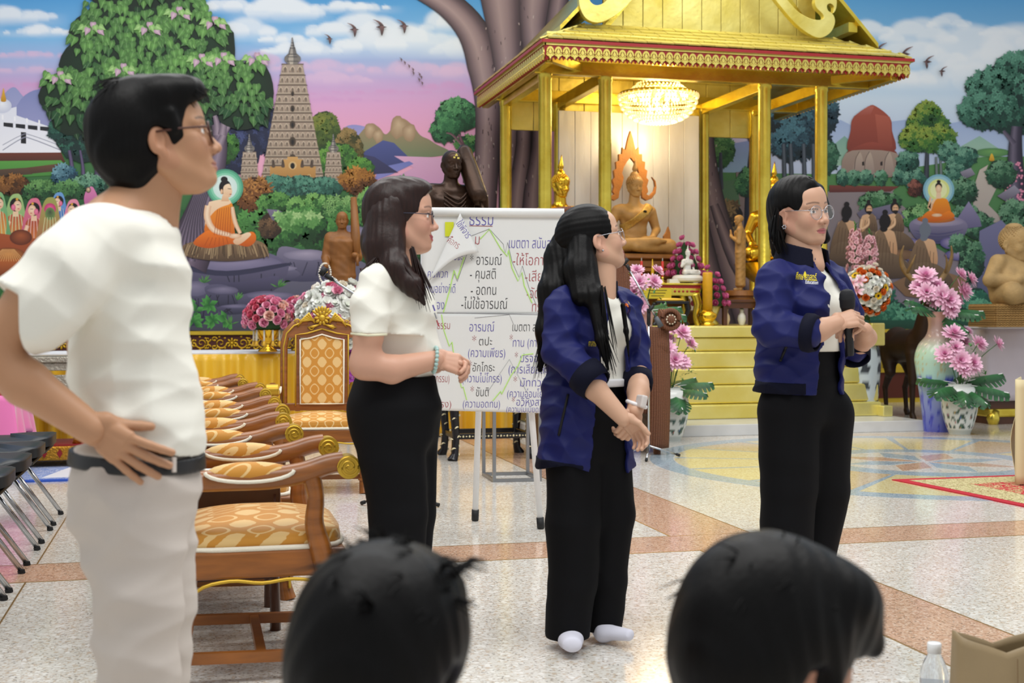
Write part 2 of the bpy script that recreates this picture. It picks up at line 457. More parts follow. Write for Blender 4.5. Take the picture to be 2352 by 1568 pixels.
def ring(r0,r1,a0=0,a1=360,n=96):
 o=[(RC.x+r1*math.cos(R(a0+(a1-a0)*k/n)),RC.y+r1*math.sin(R(a0+(a1-a0)*k/n)))for k in range(n+1)]
 if r0<=0:return o
 return o+[(RC.x+r0*math.cos(R(a1-(a1-a0)*k/n)),RC.y+r0*math.sin(R(a1-(a1-a0)*k/n)))for k in range(n+1)]
for k in range(4):inlay('blue_ring_segment',ring(RO-.19,RO,90*k,90*k+90,28),T_blue,.0014)
for k in range(16):inlay('straw_sector',ring(.95,RO-.2,22.5*k+1,22.5*k+21.5,8),T_yellow if k%4!=1 else T_tan,.0013)
for k in range(16):inlay('blue_ray',[(RC.x+r*math.cos(R(22.5*k+a)),RC.y+r*math.sin(R(22.5*k+a)))for r,a in((.95,-.9),(1.96,-.9),(1.96,.9),(.95,.9))],T_blue,.0013)
inlay('blue_hub_ring',ring(.72,.94,0,180,30),T_blue,.0014);inlay('blue_hub_ring',ring(.72,.94,180,360,30),T_blue,.0014)
for k in range(8):inlay('hub_petal',[(RC.x+r*math.cos(R(45*k+a)),RC.y+r*math.sin(R(45*k+a)))for r,a in((.05,0),(.4,-20),(.7,0),(.4,20))],T_pink if k%2 else T_blue,.0013)
for x0,y0,x1,y1,m in((6.1,10.9,7.4,11.3,T_tan),(7.9,8.2,8.8,9.4,T_yellow),(7.85,9.5,9.2,10.1,T_blue),(7.9,10.2,9.4,11.0,T_tan),(8.9,8.0,10.2,9.3,T_tan)):
 inlay('floor_slab',[(x0,y0),(x1,y0),(x1,y1),(x0,y1)],m,.0012)
M_wall=mat('wall_paint','#cfc9bb',.75,noise=(3,.05))
M_gilt=mat('gilt_paint','#dcbb3c',.34,.55,noise=(9,.12),bump=(30,.08))
M_giltd=mat('gilt_relief','#cfa72b',.36,.6,bump=(60,.1))
M_mar=mat('maroon_paint','#4a1c14',.55)
M_navy=mat('ornament_blue','#1f2f78',.4)
w=MB();w.box((2,YW+.16,4),(30,.2,8));wall=w.build('wall_back',M_wall);tag(wall,kind='structure')
trim=MB();trim.box((2,YW+.02,.43),(30,.1,.86));dado=trim.build('trim_1',M_gilt);tag(dado,kind='structure')
yw=YW-.03
def trimbar(z0,z1,d,m,nm):b=MB();b.box((2,yw-d/2,(z0+z1)/2),(30,d,z1-z0));return b.build(nm,m,dado)
trimbar(.93,.972,.05,M_gilt,'gilt_moulding');trimbar(.705,.735,.04,M_gilt,'gilt_moulding');trimbar(.40,.45,.05,M_gilt,'gilt_moulding')
trimbar(.735,.93,.012,M_mar,'maroon_frieze');trimbar(.06,.40,.015,mat('dado_brown','#5b2413',.5),'brown_panel')
bm1=MB()
def spiral(b,cx,cz,r0,turns,dirn,a0,w0=.011,y=0.):
 pts=[];n=22
 for k in range(n+1):
  t=k/n;a=a0+dirn*turns*2*PI*t;r=r0*(1-.86*t)
  pts.append((cx+r*math.cos(a),y,cz+r*math.sin(a)))
 b.tube(pts,[w0*(1-.55*k/n)for k in range(n+1)],5)
for sgn in(-1,1):
 spiral(bm1,sgn*.125,.0,.068,1.35,sgn,PI if sgn>0 else 0)
 spiral(bm1,sgn*.2,.045,.032,1.1,-sgn,0);spiral(bm1,sgn*.2,-.045,.032,1.1,sgn,0)
 for a in range(7):bm1.ball((sgn*.125+.075*math.cos(a*.9),0,.075*math.sin(a*.9)),(.016,.006,.011),6,4)
for k in range(8):a=k*PI/4;bm1.ball((.042*math.cos(a),-.002,.042*math.sin(a)),(.026,.008,.012),6,4,rot=(0,-a,0))
bm1.ball((0,-.006,0),(.02,.012,.02),8,6)
me_scroll=bm1.mesh('scroll',M_giltd,True)
for k in range(30):
 o=link('scroll_ornament',me_scroll,dado);o.location=(-5.2+k*.47,yw-.018,.833)
bm2=MB()
for sgn in(-1,1):
 bm2.tube([(sgn*.02,0,-.11),(sgn*.05,0,-.06),(sgn*.035,0,0),(sgn*.06,0,.05),(sgn*.045,0,.1)],[.006,.012,.009,.01,.004],5)
 spiral(bm2,sgn*.075,-.045,.03,1.,sgn,PI,.007);spiral(bm2,sgn*.085,.04,.022,1.,sgn,PI,.006)
me_deer=bm2.mesh('scroll_blue',M_navy,True)
for k in range(40):o=link('blue_ornament',me_deer,dado);o.location=(-5.2+k*.36,yw-.022,.575)
# ------------------------------------------------------------------ the painted mural
mural=thing('wall_mural','painted temple mural of a tower, broad trees and seated robed figures covering the back wall','mural',(2,YW,ZM))
MO=Vector((2,YW,ZM))
def lerp3(a,b,t):return tuple(a[i]+(b[i]-a[i])*t for i in range(3))
def cc(c):return srgb(c)if isinstance(c,str)else c
class Paint(MB):
 def __init__(s,lay):super().__init__();s.lay=lay;s.q=0;s.z=0.
 def nx(s):s.q+=1;s.z=1e-5*s.q
 def pt(s,x,y,c):
  p=WY(x,y,YW-.002-.003*s.lay-s.z)-MO;s.v.append(p[:]);s.c.append(cc(c));return len(s.v)-1
 def poly(s,pts,c,c2=None):
  s.nx();c=cc(c);c2=cc(c2)if c2 else c;ys=[p[1]for p in pts];y0,y1=min(ys),max(ys)+1e-6;i0=len(s.v)
  for x,y in pts:s.pt(x,y,lerp3(c,c2,(y-y0)/(y1-y0)))
  for t in tessellate_polygon([[Vector((x,-y,0))for x,y in pts]]):s.face(*(i0+q for q in t))
  return s
 def smooth(s,pts,c,c2=None,n=5):
  o=[];m=len(pts)
  for i in range(m):
   p0,p1,p2,p3=(Vector(pts[(i+j-1)%m])for j in range(4))
   for k in range(n):
    t=k/n;q=.5*(2*p1+(p2-p0)*t+(2*p0-5*p1+4*p2-p3)*t*t+(3*p1-p0-3*p2+p3)*t**3);o.append((q.x,q.y))
  return s.poly(o,c,c2)
 def blob(s,cx,cy,rx,ry,c,ce=None,n=18,wob=0.,dx=0.,dy=-.3,rot=0.):
  """radial shading: highlight c, edge ce"""
  s.nx();ce=ce or c;i=s.pt(cx+dx*rx,cy+dy*ry,c);ph=rnd.random()*6;ca,sa=math.cos(rot),math.sin(rot)
  for k in range(n):
   a=2*PI*k/n;q=1+wob*math.sin(3*a+ph)*.6+wob*rnd.uniform(-.6,.6);x,y=rx*q*math.cos(a),ry*q*math.sin(a)
   s.pt(cx+x*ca-y*sa,cy+x*sa+y*ca,ce)
  for k in range(n):s.face(i,i+1+(k+1)%n,i+1+k)
  return s
 def ribbon(s,pts,ws,cols,n=None):
  """painted ribbon with a cross-wise colour ramp"""
  s.nx();cols=[cc(c)for c in cols];m=len(cols);P=[Vector(p)for p in pts];ws=ws if hasattr(ws,'__len__')else[ws]*len(P)
  if len(P)>2:
   Q=[];w2=[]
   for i in range(len(P)-1):
    p0,p1,p2,p3=P[max(i-1,0)],P[i],P[i+1],P[min(i+2,len(P)-1)]
    for k in range(4):
     t=k/4;Q.append(.5*(2*p1+(p2-p0)*t+(2*p0-5*p1+4*p2-p3)*t*t+(3*p1-p0-3*p2+p3)*t**3));w2.append(ws[i]+(ws[i+1]-ws[i])*t)
   Q.append(P[-1]);w2.append(ws[-1]);P,ws=Q,w2
  i0=len(s.v)
  for k,p in enumerate(P):
   t=(P[min(k+1,len(P)-1)]-P[max(k-1,0)]).normalized();nn=Vector((-t.y,t.x))
   for j in range(m):q=p+nn*ws[k]*(.5-j/max(m-1,1));s.pt(q.x,q.y,cols[j])
  for k in range(len(P)-1):
   for j in range(m-1):a=i0+k*m+j;s.face(a,a+1,a+m+1,a+m)
  return s
 def line(s,pts,w,c):return s.ribbon(pts,w,[c,c])
 def heart(s,x,y,L,a,c,c2):
  """bodhi leaf hanging from (x,y), pale rib"""
  s.nx();ca,sa=math.cos(a),math.sin(a);i=s.pt(x+.35*L*-sa,y+.35*L*ca,c2)
  o=((0,0),(.3,-.06),(.44,.16),(.4,.42),(.2,.72),(0,1.12),(-.2,.72),(-.4,.42),(-.44,.16),(-.3,-.06));n=len(o)
  for u,v in o:s.pt(x+L*(u*ca-v*sa),y+L*(u*sa+v*ca),c)
  for k in range(n):s.face(i,i+1+k,i+1+(k+1)%n)
  if L>15:s.line([(x,y),(x-sa*L*.95,y+ca*L*.95)],.9,lerp3(cc(c2),(1,1,.8),.12))
 def leaf(s,x,y,L,w,a,c,c2=None,n=1):
  s.nx()if n else 0;c2=c2 or c;ca,sa=math.cos(a),math.sin(a);i0=len(s.v)
  for u,v,cl in((0,0,c),(.45,-w,c2),(1,0,c2),(.45,w,c)):s.pt(x+L*(u*ca-v*sa),y+L*(u*sa+v*ca),cl)
  s.face(i0,i0+1,i0+2,i0+3)
 def foliage(s,cx,cy,rx,ry,dark,mid,light,n=120,L=10,w=.28,tuft=5):
  """crown of leaf tufts, lit from the upper left as the painter did"""
  dark,mid,light=(tuple(v*f for v in cc(c))for c,f in((dark,.62),(mid,.74),(light,.9)))
  s.blob(cx,cy,rx,ry,lerp3(dark,mid,.35),dark,26,.09);q0=s.q;s.q+=20
  for k in range(n):
   a=rnd.random()*2*PI;r=math.sqrt(rnd.random())*.98;x,y=cx+rx*r*math.cos(a),cy+ry*r*math.sin(a)
   t=.55-.5*math.sin(a)*r-.22*math.cos(a)*r+rnd.uniform(-.3,.3);t=max(0,min(1,t))
   c=lerp3(dark,mid,t*2)if t<.5 else lerp3(mid,light,t*2-1);d=lerp3(c,dark,.35);b0=rnd.random()*6
   s.z=1e-5*(q0+1+k%18)
   for j in range(tuft):s.leaf(x,y,L*rnd.uniform(.75,1.1),w,b0+j*2*PI/tuft,d,c,0)
  return s
 def done(s,name):return s.build(name,VC(.62),mural)
def sky_colour(X,Y):
 def ramp(st):
  ys=[a for a,_ in st];cols=np.array([srgb(c)for _,c in st]);return np.stack([np.interp(Y,ys,cols[:,i])for i in range(3)],-1)
 Lc=ramp([(-400,'#3f86c4'),(0,'#4f9bd6'),(90,'#7db6e4'),(150,'#a9b2dc'),(190,'#c3a5d2'),(240,'#d8a2cc'),(300,'#e3a3c2'),(420,'#e6a8c0')])
 Rc=ramp([(-400,'#3f86c4'),(0,'#589fd6'),(80,'#78b3e0'),(150,'#a6cdee'),(230,'#cfe0f2'),(300,'#c4d2ea'),(420,'#c0cbe6')])
 f=np.clip((X-1500)/300,0,1)[...,None];col=Lc*(1-f)+Rc*f
 def cloud(cx,cy,w,h,top,seed,dens=1.):
  nonlocal col;r=random.Random(seed);cov=np.zeros(X.shape)
  for k in range(int(5+w/16)):
   u=r.uniform(-1,1);px,pr=cx+u*w/2,h*(.3+.7*(1-abs(u))*r.uniform(.5,1));py=cy-pr*.35+r.uniform(-.1,.15)*h
   d=np.sqrt(((X-px)/1.5)**2+(Y-py)**2);up=np.clip((pr-d)/(pr*.28),0,1);fade=np.clip(1-(Y-py)/(pr*.9),0,1)
   cov=np.maximum(cov,up*fade*r.uniform(.65,1))
  cov=np.maximum(cov,.35*np.clip(1-((X-cx)/(w*.7))**2,0,1)*np.clip(1-((Y-cy)/(h*.5))**2,0,1))
  a=(np.clip(cov,0,1)*dens)[...,None];col=col*(1-a)+np.array(srgb(top))*a
 i=0
 for c in((20,45,200,34),(90,78,160,20),(640,34,190,44),(565,78,120,42),(520,20,120,26),(800,22,190,22),(840,78,260,44),(930,112,300,52),(700,122,190,30),(1040,64,120,46),(1060,122,140,34),(660,96,120,22),(-150,60,240,50)):
  i+=1;cloud(*c,'#e3eaf3',i)
 for c in((740,160,230,24),(930,166,260,26),(1060,172,120,30),(760,188,190,22),(1030,204,130,18),(600,148,80,30),(60,130,220,14),(90,165,260,14),(60,200,240,12),(880,215,340,10),(760,232,300,9)):
  i+=1;cloud(*c,'#d9b9d8' if c[1]<195 else '#cf9ccb',i,.8)
 for c in((1990,82,120,34),(2110,92,150,46),(2230,126,170,66),(2300,82,90,22),(2085,140,240,46),(2200,190,300,46),(2335,130,110,80),(2180,60,90,26),(2050,190,200,34),(2260,160,160,50),(2480,110,260,60)):
  i+=1;cloud(*c,'#eef3f9',i,.8)
 return col
s=Paint(0);xs=np.concatenate([np.arange(-900,-10,60),np.arange(-10,2360,5),np.arange(2362,3300,60)]);ys=np.concatenate([np.arange(-520,-5,40),np.arange(-5,430,4.),np.arange(432,760,60)])
XX,YY=np.meshgrid(xs,ys);col=sky_colour(XX,YY);nx=len(xs)
U=(XX-CX)/F;dd=(YW-.001)/(cs-U*sn);XC=U*dd
Vx=np.stack([XC*cs+dd*sn-MO.x,np.full_like(XC,-.001),CH-(YY-HY)/F*dd-MO.z],-1).reshape(-1,3)
ii=(np.arange(len(ys)-1)[:,None]*nx+np.arange(nx-1)).ravel();Q=np.stack([ii,ii+1,ii+nx+1,ii+nx],1)
link('painted_sky',np_mesh('painted_sky',[(Vx,Q,col.reshape(-1,3))],VC(.62),False),mural)
s=Paint(1)
s.smooth([(0,240),(30,200),(60,225),(95,205),(140,260),(140,340),(0,340)],'#8f97c4','#b7b0d4');s.smooth([(40,240),(90,205),(150,230),(150,340),(20,340)],'#7d86b8','#a5a4cd')
s.smooth([(770,320),(800,288),(850,295),(900,330),(780,345)],'#8f8fc6','#a9a0cf')
s.smooth([(812,330),(848,285),(870,292),(888,308),(918,272),(945,285),(965,310),(985,320),(1000,330),(1035,352),(960,362),(830,360)],'#a08365','#6f7f5f')
for x,y,r in((850,300,14),(915,292,20),(940,305,16),(868,312,12)):s.blob(x,y,r,r*1.3,'#c2a98a','#9a7f62',14,.15)
s.poly([(830,352),(880,322),(905,328),(950,372),(935,378),(820,395)],'#4d5690','#39406f')
s.poly([(1900,300),(1930,275),(1960,290),(2080,275),(2110,295),(2200,280),(2230,270),(2352,300),(2700,280),(2700,400),(1900,400)],'#9fb3da','#bccbe2')
s.poly([(2200,340),(2250,312),(2300,345),(2300,380),(2200,380)],'#8fb3a4','#a4c4ad');s.poly([(1905,340),(1940,312),(1975,345),(1975,380),(1905,380)],'#7da69b','#96b9a2')
s.poly([(1620,320),(1680,330),(1740,320),(1740,420),(1620,420)],'#8e98c6','#9cc0d4')
s.poly([(905,358),(1020,362),(1075,372),(1075,480),(830,480),(880,420),(950,385)],'#d6a6c6','#c58fbb')
s.poly([(870,385),(940,370),(950,376),(900,400),(860,415)],'#6d78b8','#8a86c2');s.poly([(835,355),(860,360),(915,396),(860,400),(835,420)],'#3c3d63','#2f2f52')
s.poly([(-900,330),(0,330),(250,345),(420,400),(600,420),(760,400),(860,440),(1100,470),(1100,760),(-900,760)],'#3f7440','#24492f')
s.poly([(1620,395),(1900,400),(2060,390),(2260,360),(3300,350),(3300,760),(1620,760)],'#55884f','#2e5a44')
s.done('painted_landscape')
s=Paint(3)
s.poly([(-200,255),(0,255),(38,245),(38,265),(140,300),(140,352),(-200,352)],'#dfe1ee','#eeeef5')
s.blob(5,243,22,17,'#eceef5','#c7cbdf');s.smooth([(2,232),(5,215),(8,202),(11,215),(14,232)],'#e0b23c','#b98420')
for k in range(6):s.poly([(8+k*28,281+k*3),(30+k*28,283+k*3),(30+k*28,293+k*3),(8+k*28,290+k*3)],'#23242c');s.poly([(4+k*28,263+k*4),(8+k*28,264+k*4),(8+k*28,275+k*4),(4+k*28,274+k*4)],'#f2f2f8')
s.poly([(48,303),(60,304),(60,330),(48,329)],'#1e1d22');s.line([(6,345),(50,318),(70,318),(140,345)],2,'#8d8fa3');s.line([(6,333),(50,310),(70,310),(140,335)],1.5,'#8d8fa3')
s.poly([(-200,352),(140,350),(150,372),(-200,372)],'#6d3527','#4b2c22');s.poly([(-200,372),(140,368),(170,400),(-200,420)],'#5a9a45','#3c7a38')
s.poly([(60,385),(140,375),(140,392),(60,400)],'#6b4a38','#47352a');s.poly([(-100,395),(60,385),(75,400),(-100,412)],'#5c4636','#40332b')
s.done('painted_white_shrine')
s=Paint(4)
def tower(s,cx,y0,y1,w0,w1,rows,base='#a5917e',lite='#c9b8a4',dark='#64554a'):
 s.poly([(cx-w0,y0),(cx+w0,y0),(cx+w1,y1),(cx-w1,y1)],'#a8978a',base)
 for k in range(rows):
  t0,t1=(k/rows)**.92,((k+1)/rows)**.92;ya,yb=y0+(y1-y0)*t0,y0+(y1-y0)*t1;w=w0+(w1-w0)*(t0+t1)/2;h=yb-ya
  s.poly([(cx-w-2,yb-h*.16),(cx+w+2,yb-h*.16),(cx+w+2,yb),(cx-w-2,yb)],lite,dark)
  s.poly([(cx-w,ya),(cx+w,ya),(cx+w,ya+h*.1),(cx-w,ya+h*.1)],dark)
  n=max(3,int(2*w/(h*.62))|1)
  for j in range(n):
   x=cx-w+2*w*(j+.5)/n;q=w/n*.66
   s.poly([(x-q,ya+h*.8),(x-q,ya+h*.4),(x,ya+h*.16),(x+q,ya+h*.4),(x+q,ya+h*.8)],lite,base)
   s.poly([(x-q*.6,ya+h*.8),(x-q*.6,ya+h*.46),(x,ya+h*.28),(x+q*.6,ya+h*.46),(x+q*.6,ya+h*.8)],dark,'#85766a')
   s.poly([(x-q*1.25,ya+h*.62),(x-q*.95,ya+h*.62),(x-q*.95,ya+h*.8),(x-q*1.25,ya+h*.8)],dark)
def spire(s,cx,y0,y1,w):
 prof=[(0,.03),(.15,.1),(.28,.2),(.3,.12),(.36,.3),(.5,.42),(.6,.5),(.62,.62),(.72,.95),(.8,1.),(.88,.9),(.95,.6),(1,.62)]
 s.poly([(cx-r*w,y0+t*(y1-y0))for t,r in prof]+[(cx+r*w,y0+t*(y1-y0))for t,r in reversed(prof)],'#4c4d55','#7d7771')
 s.poly([(cx-r*w*.4-w*.1,y0+t*(y1-y0))for t,r in prof]+[(cx+r*w*.1,y0+t*(y1-y0))for t,r in reversed(prof)],'#8b8a8c','#b3a99c')
 for t in(.2,.3,.4,.62,.72,.88):s.line([(cx-w*.8*t,y0+t*(y1-y0)),(cx+w*.8*t,y0+t*(y1-y0))],1.6,'#3b3a3e')
tower(s,672,146,418,23,73,13);spire(s,672,86,148,19)
for k in range(5):s.blob(672,215+k*33+k*k*1.2,4+k*1.3,6+k*1.7,'#2a2522','#57493c',12);s.blob(672,217+k*33+k*k*1.2,2+k*.6,3.5+k,'#18161a','#2b2726',8)
s.poly([(620,415),(620,382),(650,382),(650,366),(660,366),(660,360),(684,360),(684,366),(696,366),(696,382),(725,382),(725,415)],'#c99c5f','#a5773f')
for x in(628,650,694,716):s.smooth([(x-4,383),(x,366),(x+4,383)],'#3f3530','#5b4a3d')
s.blob(672,380,9,9,'#201a16','#e2c08a',14);s.blob(672,381,5,7,'#151314');
for x in(634,710):s.blob(x,404,4,4,'#1d1814','#e0bd84',10)
for cx in(573,766):tower(s,cx,348,425,15,22,5);spire(s,cx,308,350,12)
s.done('painted_stone_tower')
s=Paint(2)
for cx,cy,rx,ry in((545,290,60,50),(600,300,60,60),(540,350,60,50)):s.foliage(cx,cy,rx,ry,'#232a4a','#343f68','#4a5688',60,8)
s.foliage(745,300,38,42,'#3b4f24','#5f7a30','#8a8f3c',150,7);s.foliage(800,345,34,50,'#3d4420','#7a6a38','#a88a55',120,7);s.foliage(770,370,50,44,'#2c5228','#4b8a3a','#79b04a',150,8);s.foliage(830,395,30,34,'#2c5228','#4b8a3a','#6aa845',80,7)
s.foliage(515,340,34,38,'#274f25','#3f7d35','#6aa843',100,7)
for cx,cy,rx,ry in((330,300,90,50),(430,310,70,60),(300,370,80,50)):s.foliage(cx,cy,rx,ry,'#142c2a','#23493f','#3d6b55',90,9)
for cx,cy in((920,440),(900,500),(960,520),(870,560),(930,590),(440,600),(800,600)):s.foliage(cx,cy,46,34,'#1c3f28','#37733f','#6aa85a',70,10)
s.done('painted_woods')
s=Paint(6)
s.ribbon([(822,470),(820,430),(818,400)],[6,5,3],['#5f4038','#8a6a58']);s.foliage(820,415,40,28,'#54321a','#94591f','#d39440',110,12,.2)
for x in(640,690,740):s.foliage(x,430+rnd.uniform(-6,6),46,26,'#1f4a41','#3a7a68','#6aa88f',110,6)
s.foliage(585,450,38,40,'#4c2c18','#8a5426','#c98c48',90,16,.16);s.foliage(630,470,40,30,'#1f4726','#3d7d3a','#74b058',90,8);s.foliage(720,475,60,30,'#2a5c30','#4d9145','#8cc46a',130,8);s.foliage(790,480,50,30,'#2a5c30','#5a9a50','#9ccb7c',100,9,.2)
s.foliage(850,470,30,40,'#2a5c30','#4d9145','#8cc46a',60,9)
s.poly([(560,500),(760,500),(800,560),(640,590),(560,560)],'#4f8a45','#2f5c3a')
for cx,cy,n in((590,520,70),(640,540,60),(740,545,90),(700,520,50),(830,520,60)):s.foliage(cx,cy,52,36,'#17351f','#2f6a35','#61a552',n,15,.26,6)
s.foliage(620,520,26,30,'#3a2a20','#6b5138','#8a6a4a',30,8);s.poly([(612,480),(640,482),(690,512),(660,516),(625,505)],'#7a728c','#54506a')
for x,y in((690,500),(665,515),(720,505),(650,500)):s.foliage(x,y,20,14,'#3d7d3a','#79b866','#b7dd95',14,12,.3,5)
s.done('painted_shrubs')
s=Paint(8)
s.smooth([(400,650),(560,660),(690,640),(760,590),(830,600),(900,640),(1000,680),(1100,760),(760,757),(400,757),(380,700)],'#6d6a80','#3a3e50',3)
def rock(pts,c,c2,lite):
 s.smooth(pts,c,c2);xs_=[p[0]for p in pts];ys_=[p[1]for p in pts];cx,cy=sum(xs_)/len(xs_),min(ys_);w=(max(xs_)-min(xs_))*.4;h=max(ys_)-cy
 s.blob(cx,cy+h*.22,w,h*.18,lite,c,18,.06)
 for k in range(5):x=cx+w*rnd.uniform(-.9,.9);s.line([(x,cy+h*.45),(x+rnd.uniform(-18,18),cy+h*.9)],2,lerp3(cc(c2),(0,0,0),.4))
rock([(640,570),(700,575),(770,600),(760,640),(650,640)],'#7b7690','#3e3d58','#a59cb4');rock([(600,612),(650,608),(690,630),(640,645)],'#76718c','#3e3d58','#9a94ac');rock([(790,520),(850,530),(850,580),(795,575)],'#77728c','#4a486a','#948fae')
rock([(405,600),(480,582),(600,578),(655,600),(662,620),(640,660),(560,690),(450,680),(400,660)],'#6c6786','#26263c','#938bab')
s.smooth([(410,606),(520,622),(655,604),(655,612),(520,634),(410,616)],'#34344e');s.smooth([(430,640),(540,648),(640,634),(600,676),(480,672)],'#55516f','#2b2b42')
rock([(400,640),(450,650),(500,700),(480,740),(400,740)],'#5b5874','#2b2c42','#827c98');rock([(470,660),(520,655),(560,690),(500,705)],'#5b5874','#2b2c42','#827c98');rock([(550,680),(620,668),(680,690),(690,712),(640,720),(560,710)],'#605c7a','#25263a','#8b85a0');rock([(500,705),(560,698),(580,715),(520,722)],'#5a5774','#2a2b40','#7d7895');rock([(700,715),(730,712),(735,725),(705,728)],'#5a5774','#2a2b40','#7d7895')
for cx,cy in((420,650),(425,690),(450,715),(480,700),(490,735),(445,740),(520,735)):
 for j in range(9):a=rnd.random()*6.3;s.leaf(cx,cy,rnd.uniform(16,26),.3,a,'#1f5a2a','#4f9a48')
for cx,cy in((470,650),(545,690),(640,660),(530,745)):
 for j in range(10):s.leaf(cx,cy,rnd.uniform(16,24),.09,-PI*rnd.uniform(.1,.9),'#2c5a30','#5d9a4d')
s.done('painted_rocks')
s=Paint(9)
s.ribbon([(498,285),(505,330),(490,400),(470,480),(450,540),(420,600)],[26,34,52,80,100,120],['#2d2432','#6d5d70','#8d7d8e','#5d4f62','#332a3a'])
for a in([(505,330),(525,290),(560,262),(575,250)],[(500,310),(495,270),(470,225)],[(510,310),(520,255),(530,230)]):s.ribbon(a,[20,11,6,4][:len(a)],['#54465a','#9a8a98','#5d4f62'])
for k in range(9):x=395+k*11;s.ribbon([(470-12+k*4,420),(440+k*5-10,500),(x,600-abs(k-4)*5)],[8,14,20],['#221c2c','#85768c','#332a3e'])
CL=[(330,25,135,62),(255,60,90,60),(420,70,95,60),(300,110,120,70),(215,135,70,70),(480,100,62,70),(380,150,110,60),(150,205,54,56),(240,205,80,70),(330,200,90,60),(450,190,80,70),(520,180,60,60),(580,200,45,78),(180,250,60,50),(560,250,55,34),(330,-70,150,80)]
for cx,cy,rx,ry in CL:s.blob(cx,cy+14,rx+4,ry,'#12321c','#0c2114',22,.08)
for k in range(70):cx,cy,rx,ry=rnd.choice(CL);a=rnd.uniform(.1,3.0);s.heart(cx+rx*1.0*math.cos(a),cy+10+ry*math.sin(a)*.95,rnd.uniform(14,20),rnd.uniform(-.6,.6),'#123018','#1c4a28')
s.done('painted_bodhi_trunk')
s=Paint(11)
for cx,cy,rx,ry in CL:
 n=int(rx*ry/92);L0=21
 pts=[(rnd.uniform(-1,1),rnd.uniform(-1,1))for _ in range(n)]
 for u,v in sorted((p for p in pts if p[0]**2+p[1]**2<1),key=lambda p:p[1]):
  t=.62-.38*v-.15*abs(u)+rnd.uniform(-.18,.18)-(.3 if cy>215 else 0)
  c=lerp3(srgb('#24562f'),srgb('#78b25a'),max(0,min(1,t)));s.heart(cx+rx*u,cy+ry*v-8,L0*rnd.uniform(.8,1.15),u*-.7+rnd.uniform(-.25,.25),lerp3(c,(.005,.03,.01),.55),c)
for cx,cy in((210,55),(340,55),(490,42),(460,128),(510,125),(587,125),(135,168),(280,150),(408,20)):
 for j in range(7):a=-1.3+j*.43;s.heart(cx+18*math.sin(a)+(j%2)*4,cy+8-12*math.cos(a)+(j%3)*6,17,-a*.8,*(('#b08fa8','#d3b6c6')if j in(2,3,5)else('#7fae62','#a8cf86')))
s.done('painted_bodhi_leaves')
s=Paint(7)
for cx,cy,rx,ry in((190,320,60,50),(150,300,40,30),(220,290,60,40)):s.foliage(cx,cy,rx,ry,'#10302e','#1f524a','#3f7f66',110,9)
for x,w in((165,12),(190,9),(226,20),(252,7)):s.ribbon([(x-6,345),(x,380),(x+2,412)],[w*.6,w*.8,w*1.3],['#2d2540','#66597c','#2d2540'])
for cx,cy,rx,c in((30,425,40,('#3a2412','#76471e','#b57a3d')),(95,440,44,('#10301c','#2f6a3c','#77ad62')),(148,402,28,('#1a3c52','#33677f','#7fb0bf')),(205,425,40,('#1f4a3e','#3f7f68','#89bb98')),(160,440,36,('#153420','#2f6a3c','#6fa862'))):s.foliage(cx,cy,rx,24,*c,70,9,.25)
s.poly([(-300,470),(300,455),(420,480),(430,760),(-300,760)],'#2b5c34','#1d3f2a')
s.done('painted_grove')
s=Paint(10)
def lady(x,y,k,veil,dress,faceR=True,back=False):
 q=1 if faceR else-1
 s.smooth([(x-14*k,y-12*k),(x,y-24*k),(x+14*k,y-14*k),(x+26*k,y+50*k),(x+30*k,y+100*k),(x-30*k,y+100*k),(x-26*k,y+40*k)],veil[0],veil[1])
 if not back:
  s.smooth([(x-18*k,y+30*k),(x,y+20*k),(x+18*k,y+30*k),(x+16*k,y+75*k),(x-16*k,y+75*k)],dress[0],dress[1]);s.poly([(x-5*k,y+10*k),(x+5*k,y+10*k),(x+7*k,y+26*k),(x-7*k,y+26*k)],'#e8c3a2')
  s.blob(x,y,13*k,15*k,'#191214','#120d10');s.blob(x+4*q*k,y+3*k,9*k,12*k,'#f4d9bd','#dfb291');s.blob(x-5*q*k,y+6*k,5*k,7*k,'#e888a8','#d0587f');s.line([(x+2*q*k,y+0*k),(x+8*q*k,y+0*k)],1.3*k,'#2a1a18');s.line([(x+4*q*k,y+9*k),(x+8*q*k,y+9*k)],1.8*k,'#b83a40')
  s.ribbon([(x-14*k,y+36*k),(x-20*k,y+62*k),(x-4*q*k,y+84*k)],[9*k,8*k,6*k],['#dcae8d','#f2d2b4','#d3a27f']);s.blob(x+3*q*k,y-12*k,3*k,3*k,'#f0c24a','#b57a1e')
 else:s.blob(x,y+2,13*k,13*k,'#e35c94','#b8336a');s.blob(x,y+12*k,11*k,14*k,'#3d4a3a','#6f8a4f')
 for j in range(5):xx=x-22*k+11*k*j;s.line([(xx*.5+x*.5,y+20*k),(xx,y+98*k)],1.5,lerp3(cc(veil[0]),(1,1,.7),.4))
lady(36,470,1.05,('#9fbf7e','#6e9a5d'),('#b4503f','#d08a3c'));lady(-5,465,1.,('#7fb27a','#5a9262'),('#c56a3a','#d8a04a'));lady(135,462,.85,('#6d9bd0','#3d68b4'),('#2f62b0','#5a92d8'),False);lady(78,480,1.05,('#d8738f','#b04a62'),('#a53d30','#d4823c'),False);lady(168,480,.95,('#e08ca6','#c25a7c'),('#6d8a3d','#a3b25a'),False);lady(115,478,1.05,('#9a9f55','#b3524a'),('#a53d30','#d4823c'),back=True)
for x,y in((205,440),(258,450)):s.smooth([(x-8,y),(x+6,y-12),(x+18,y+8),(x+26,y+34),(x-4,y+38),(x-12,y+20)],'#d57fae','#b05a92');s.blob(x-2,y-4,6,7,'#eec7a5','#2a1a1c')
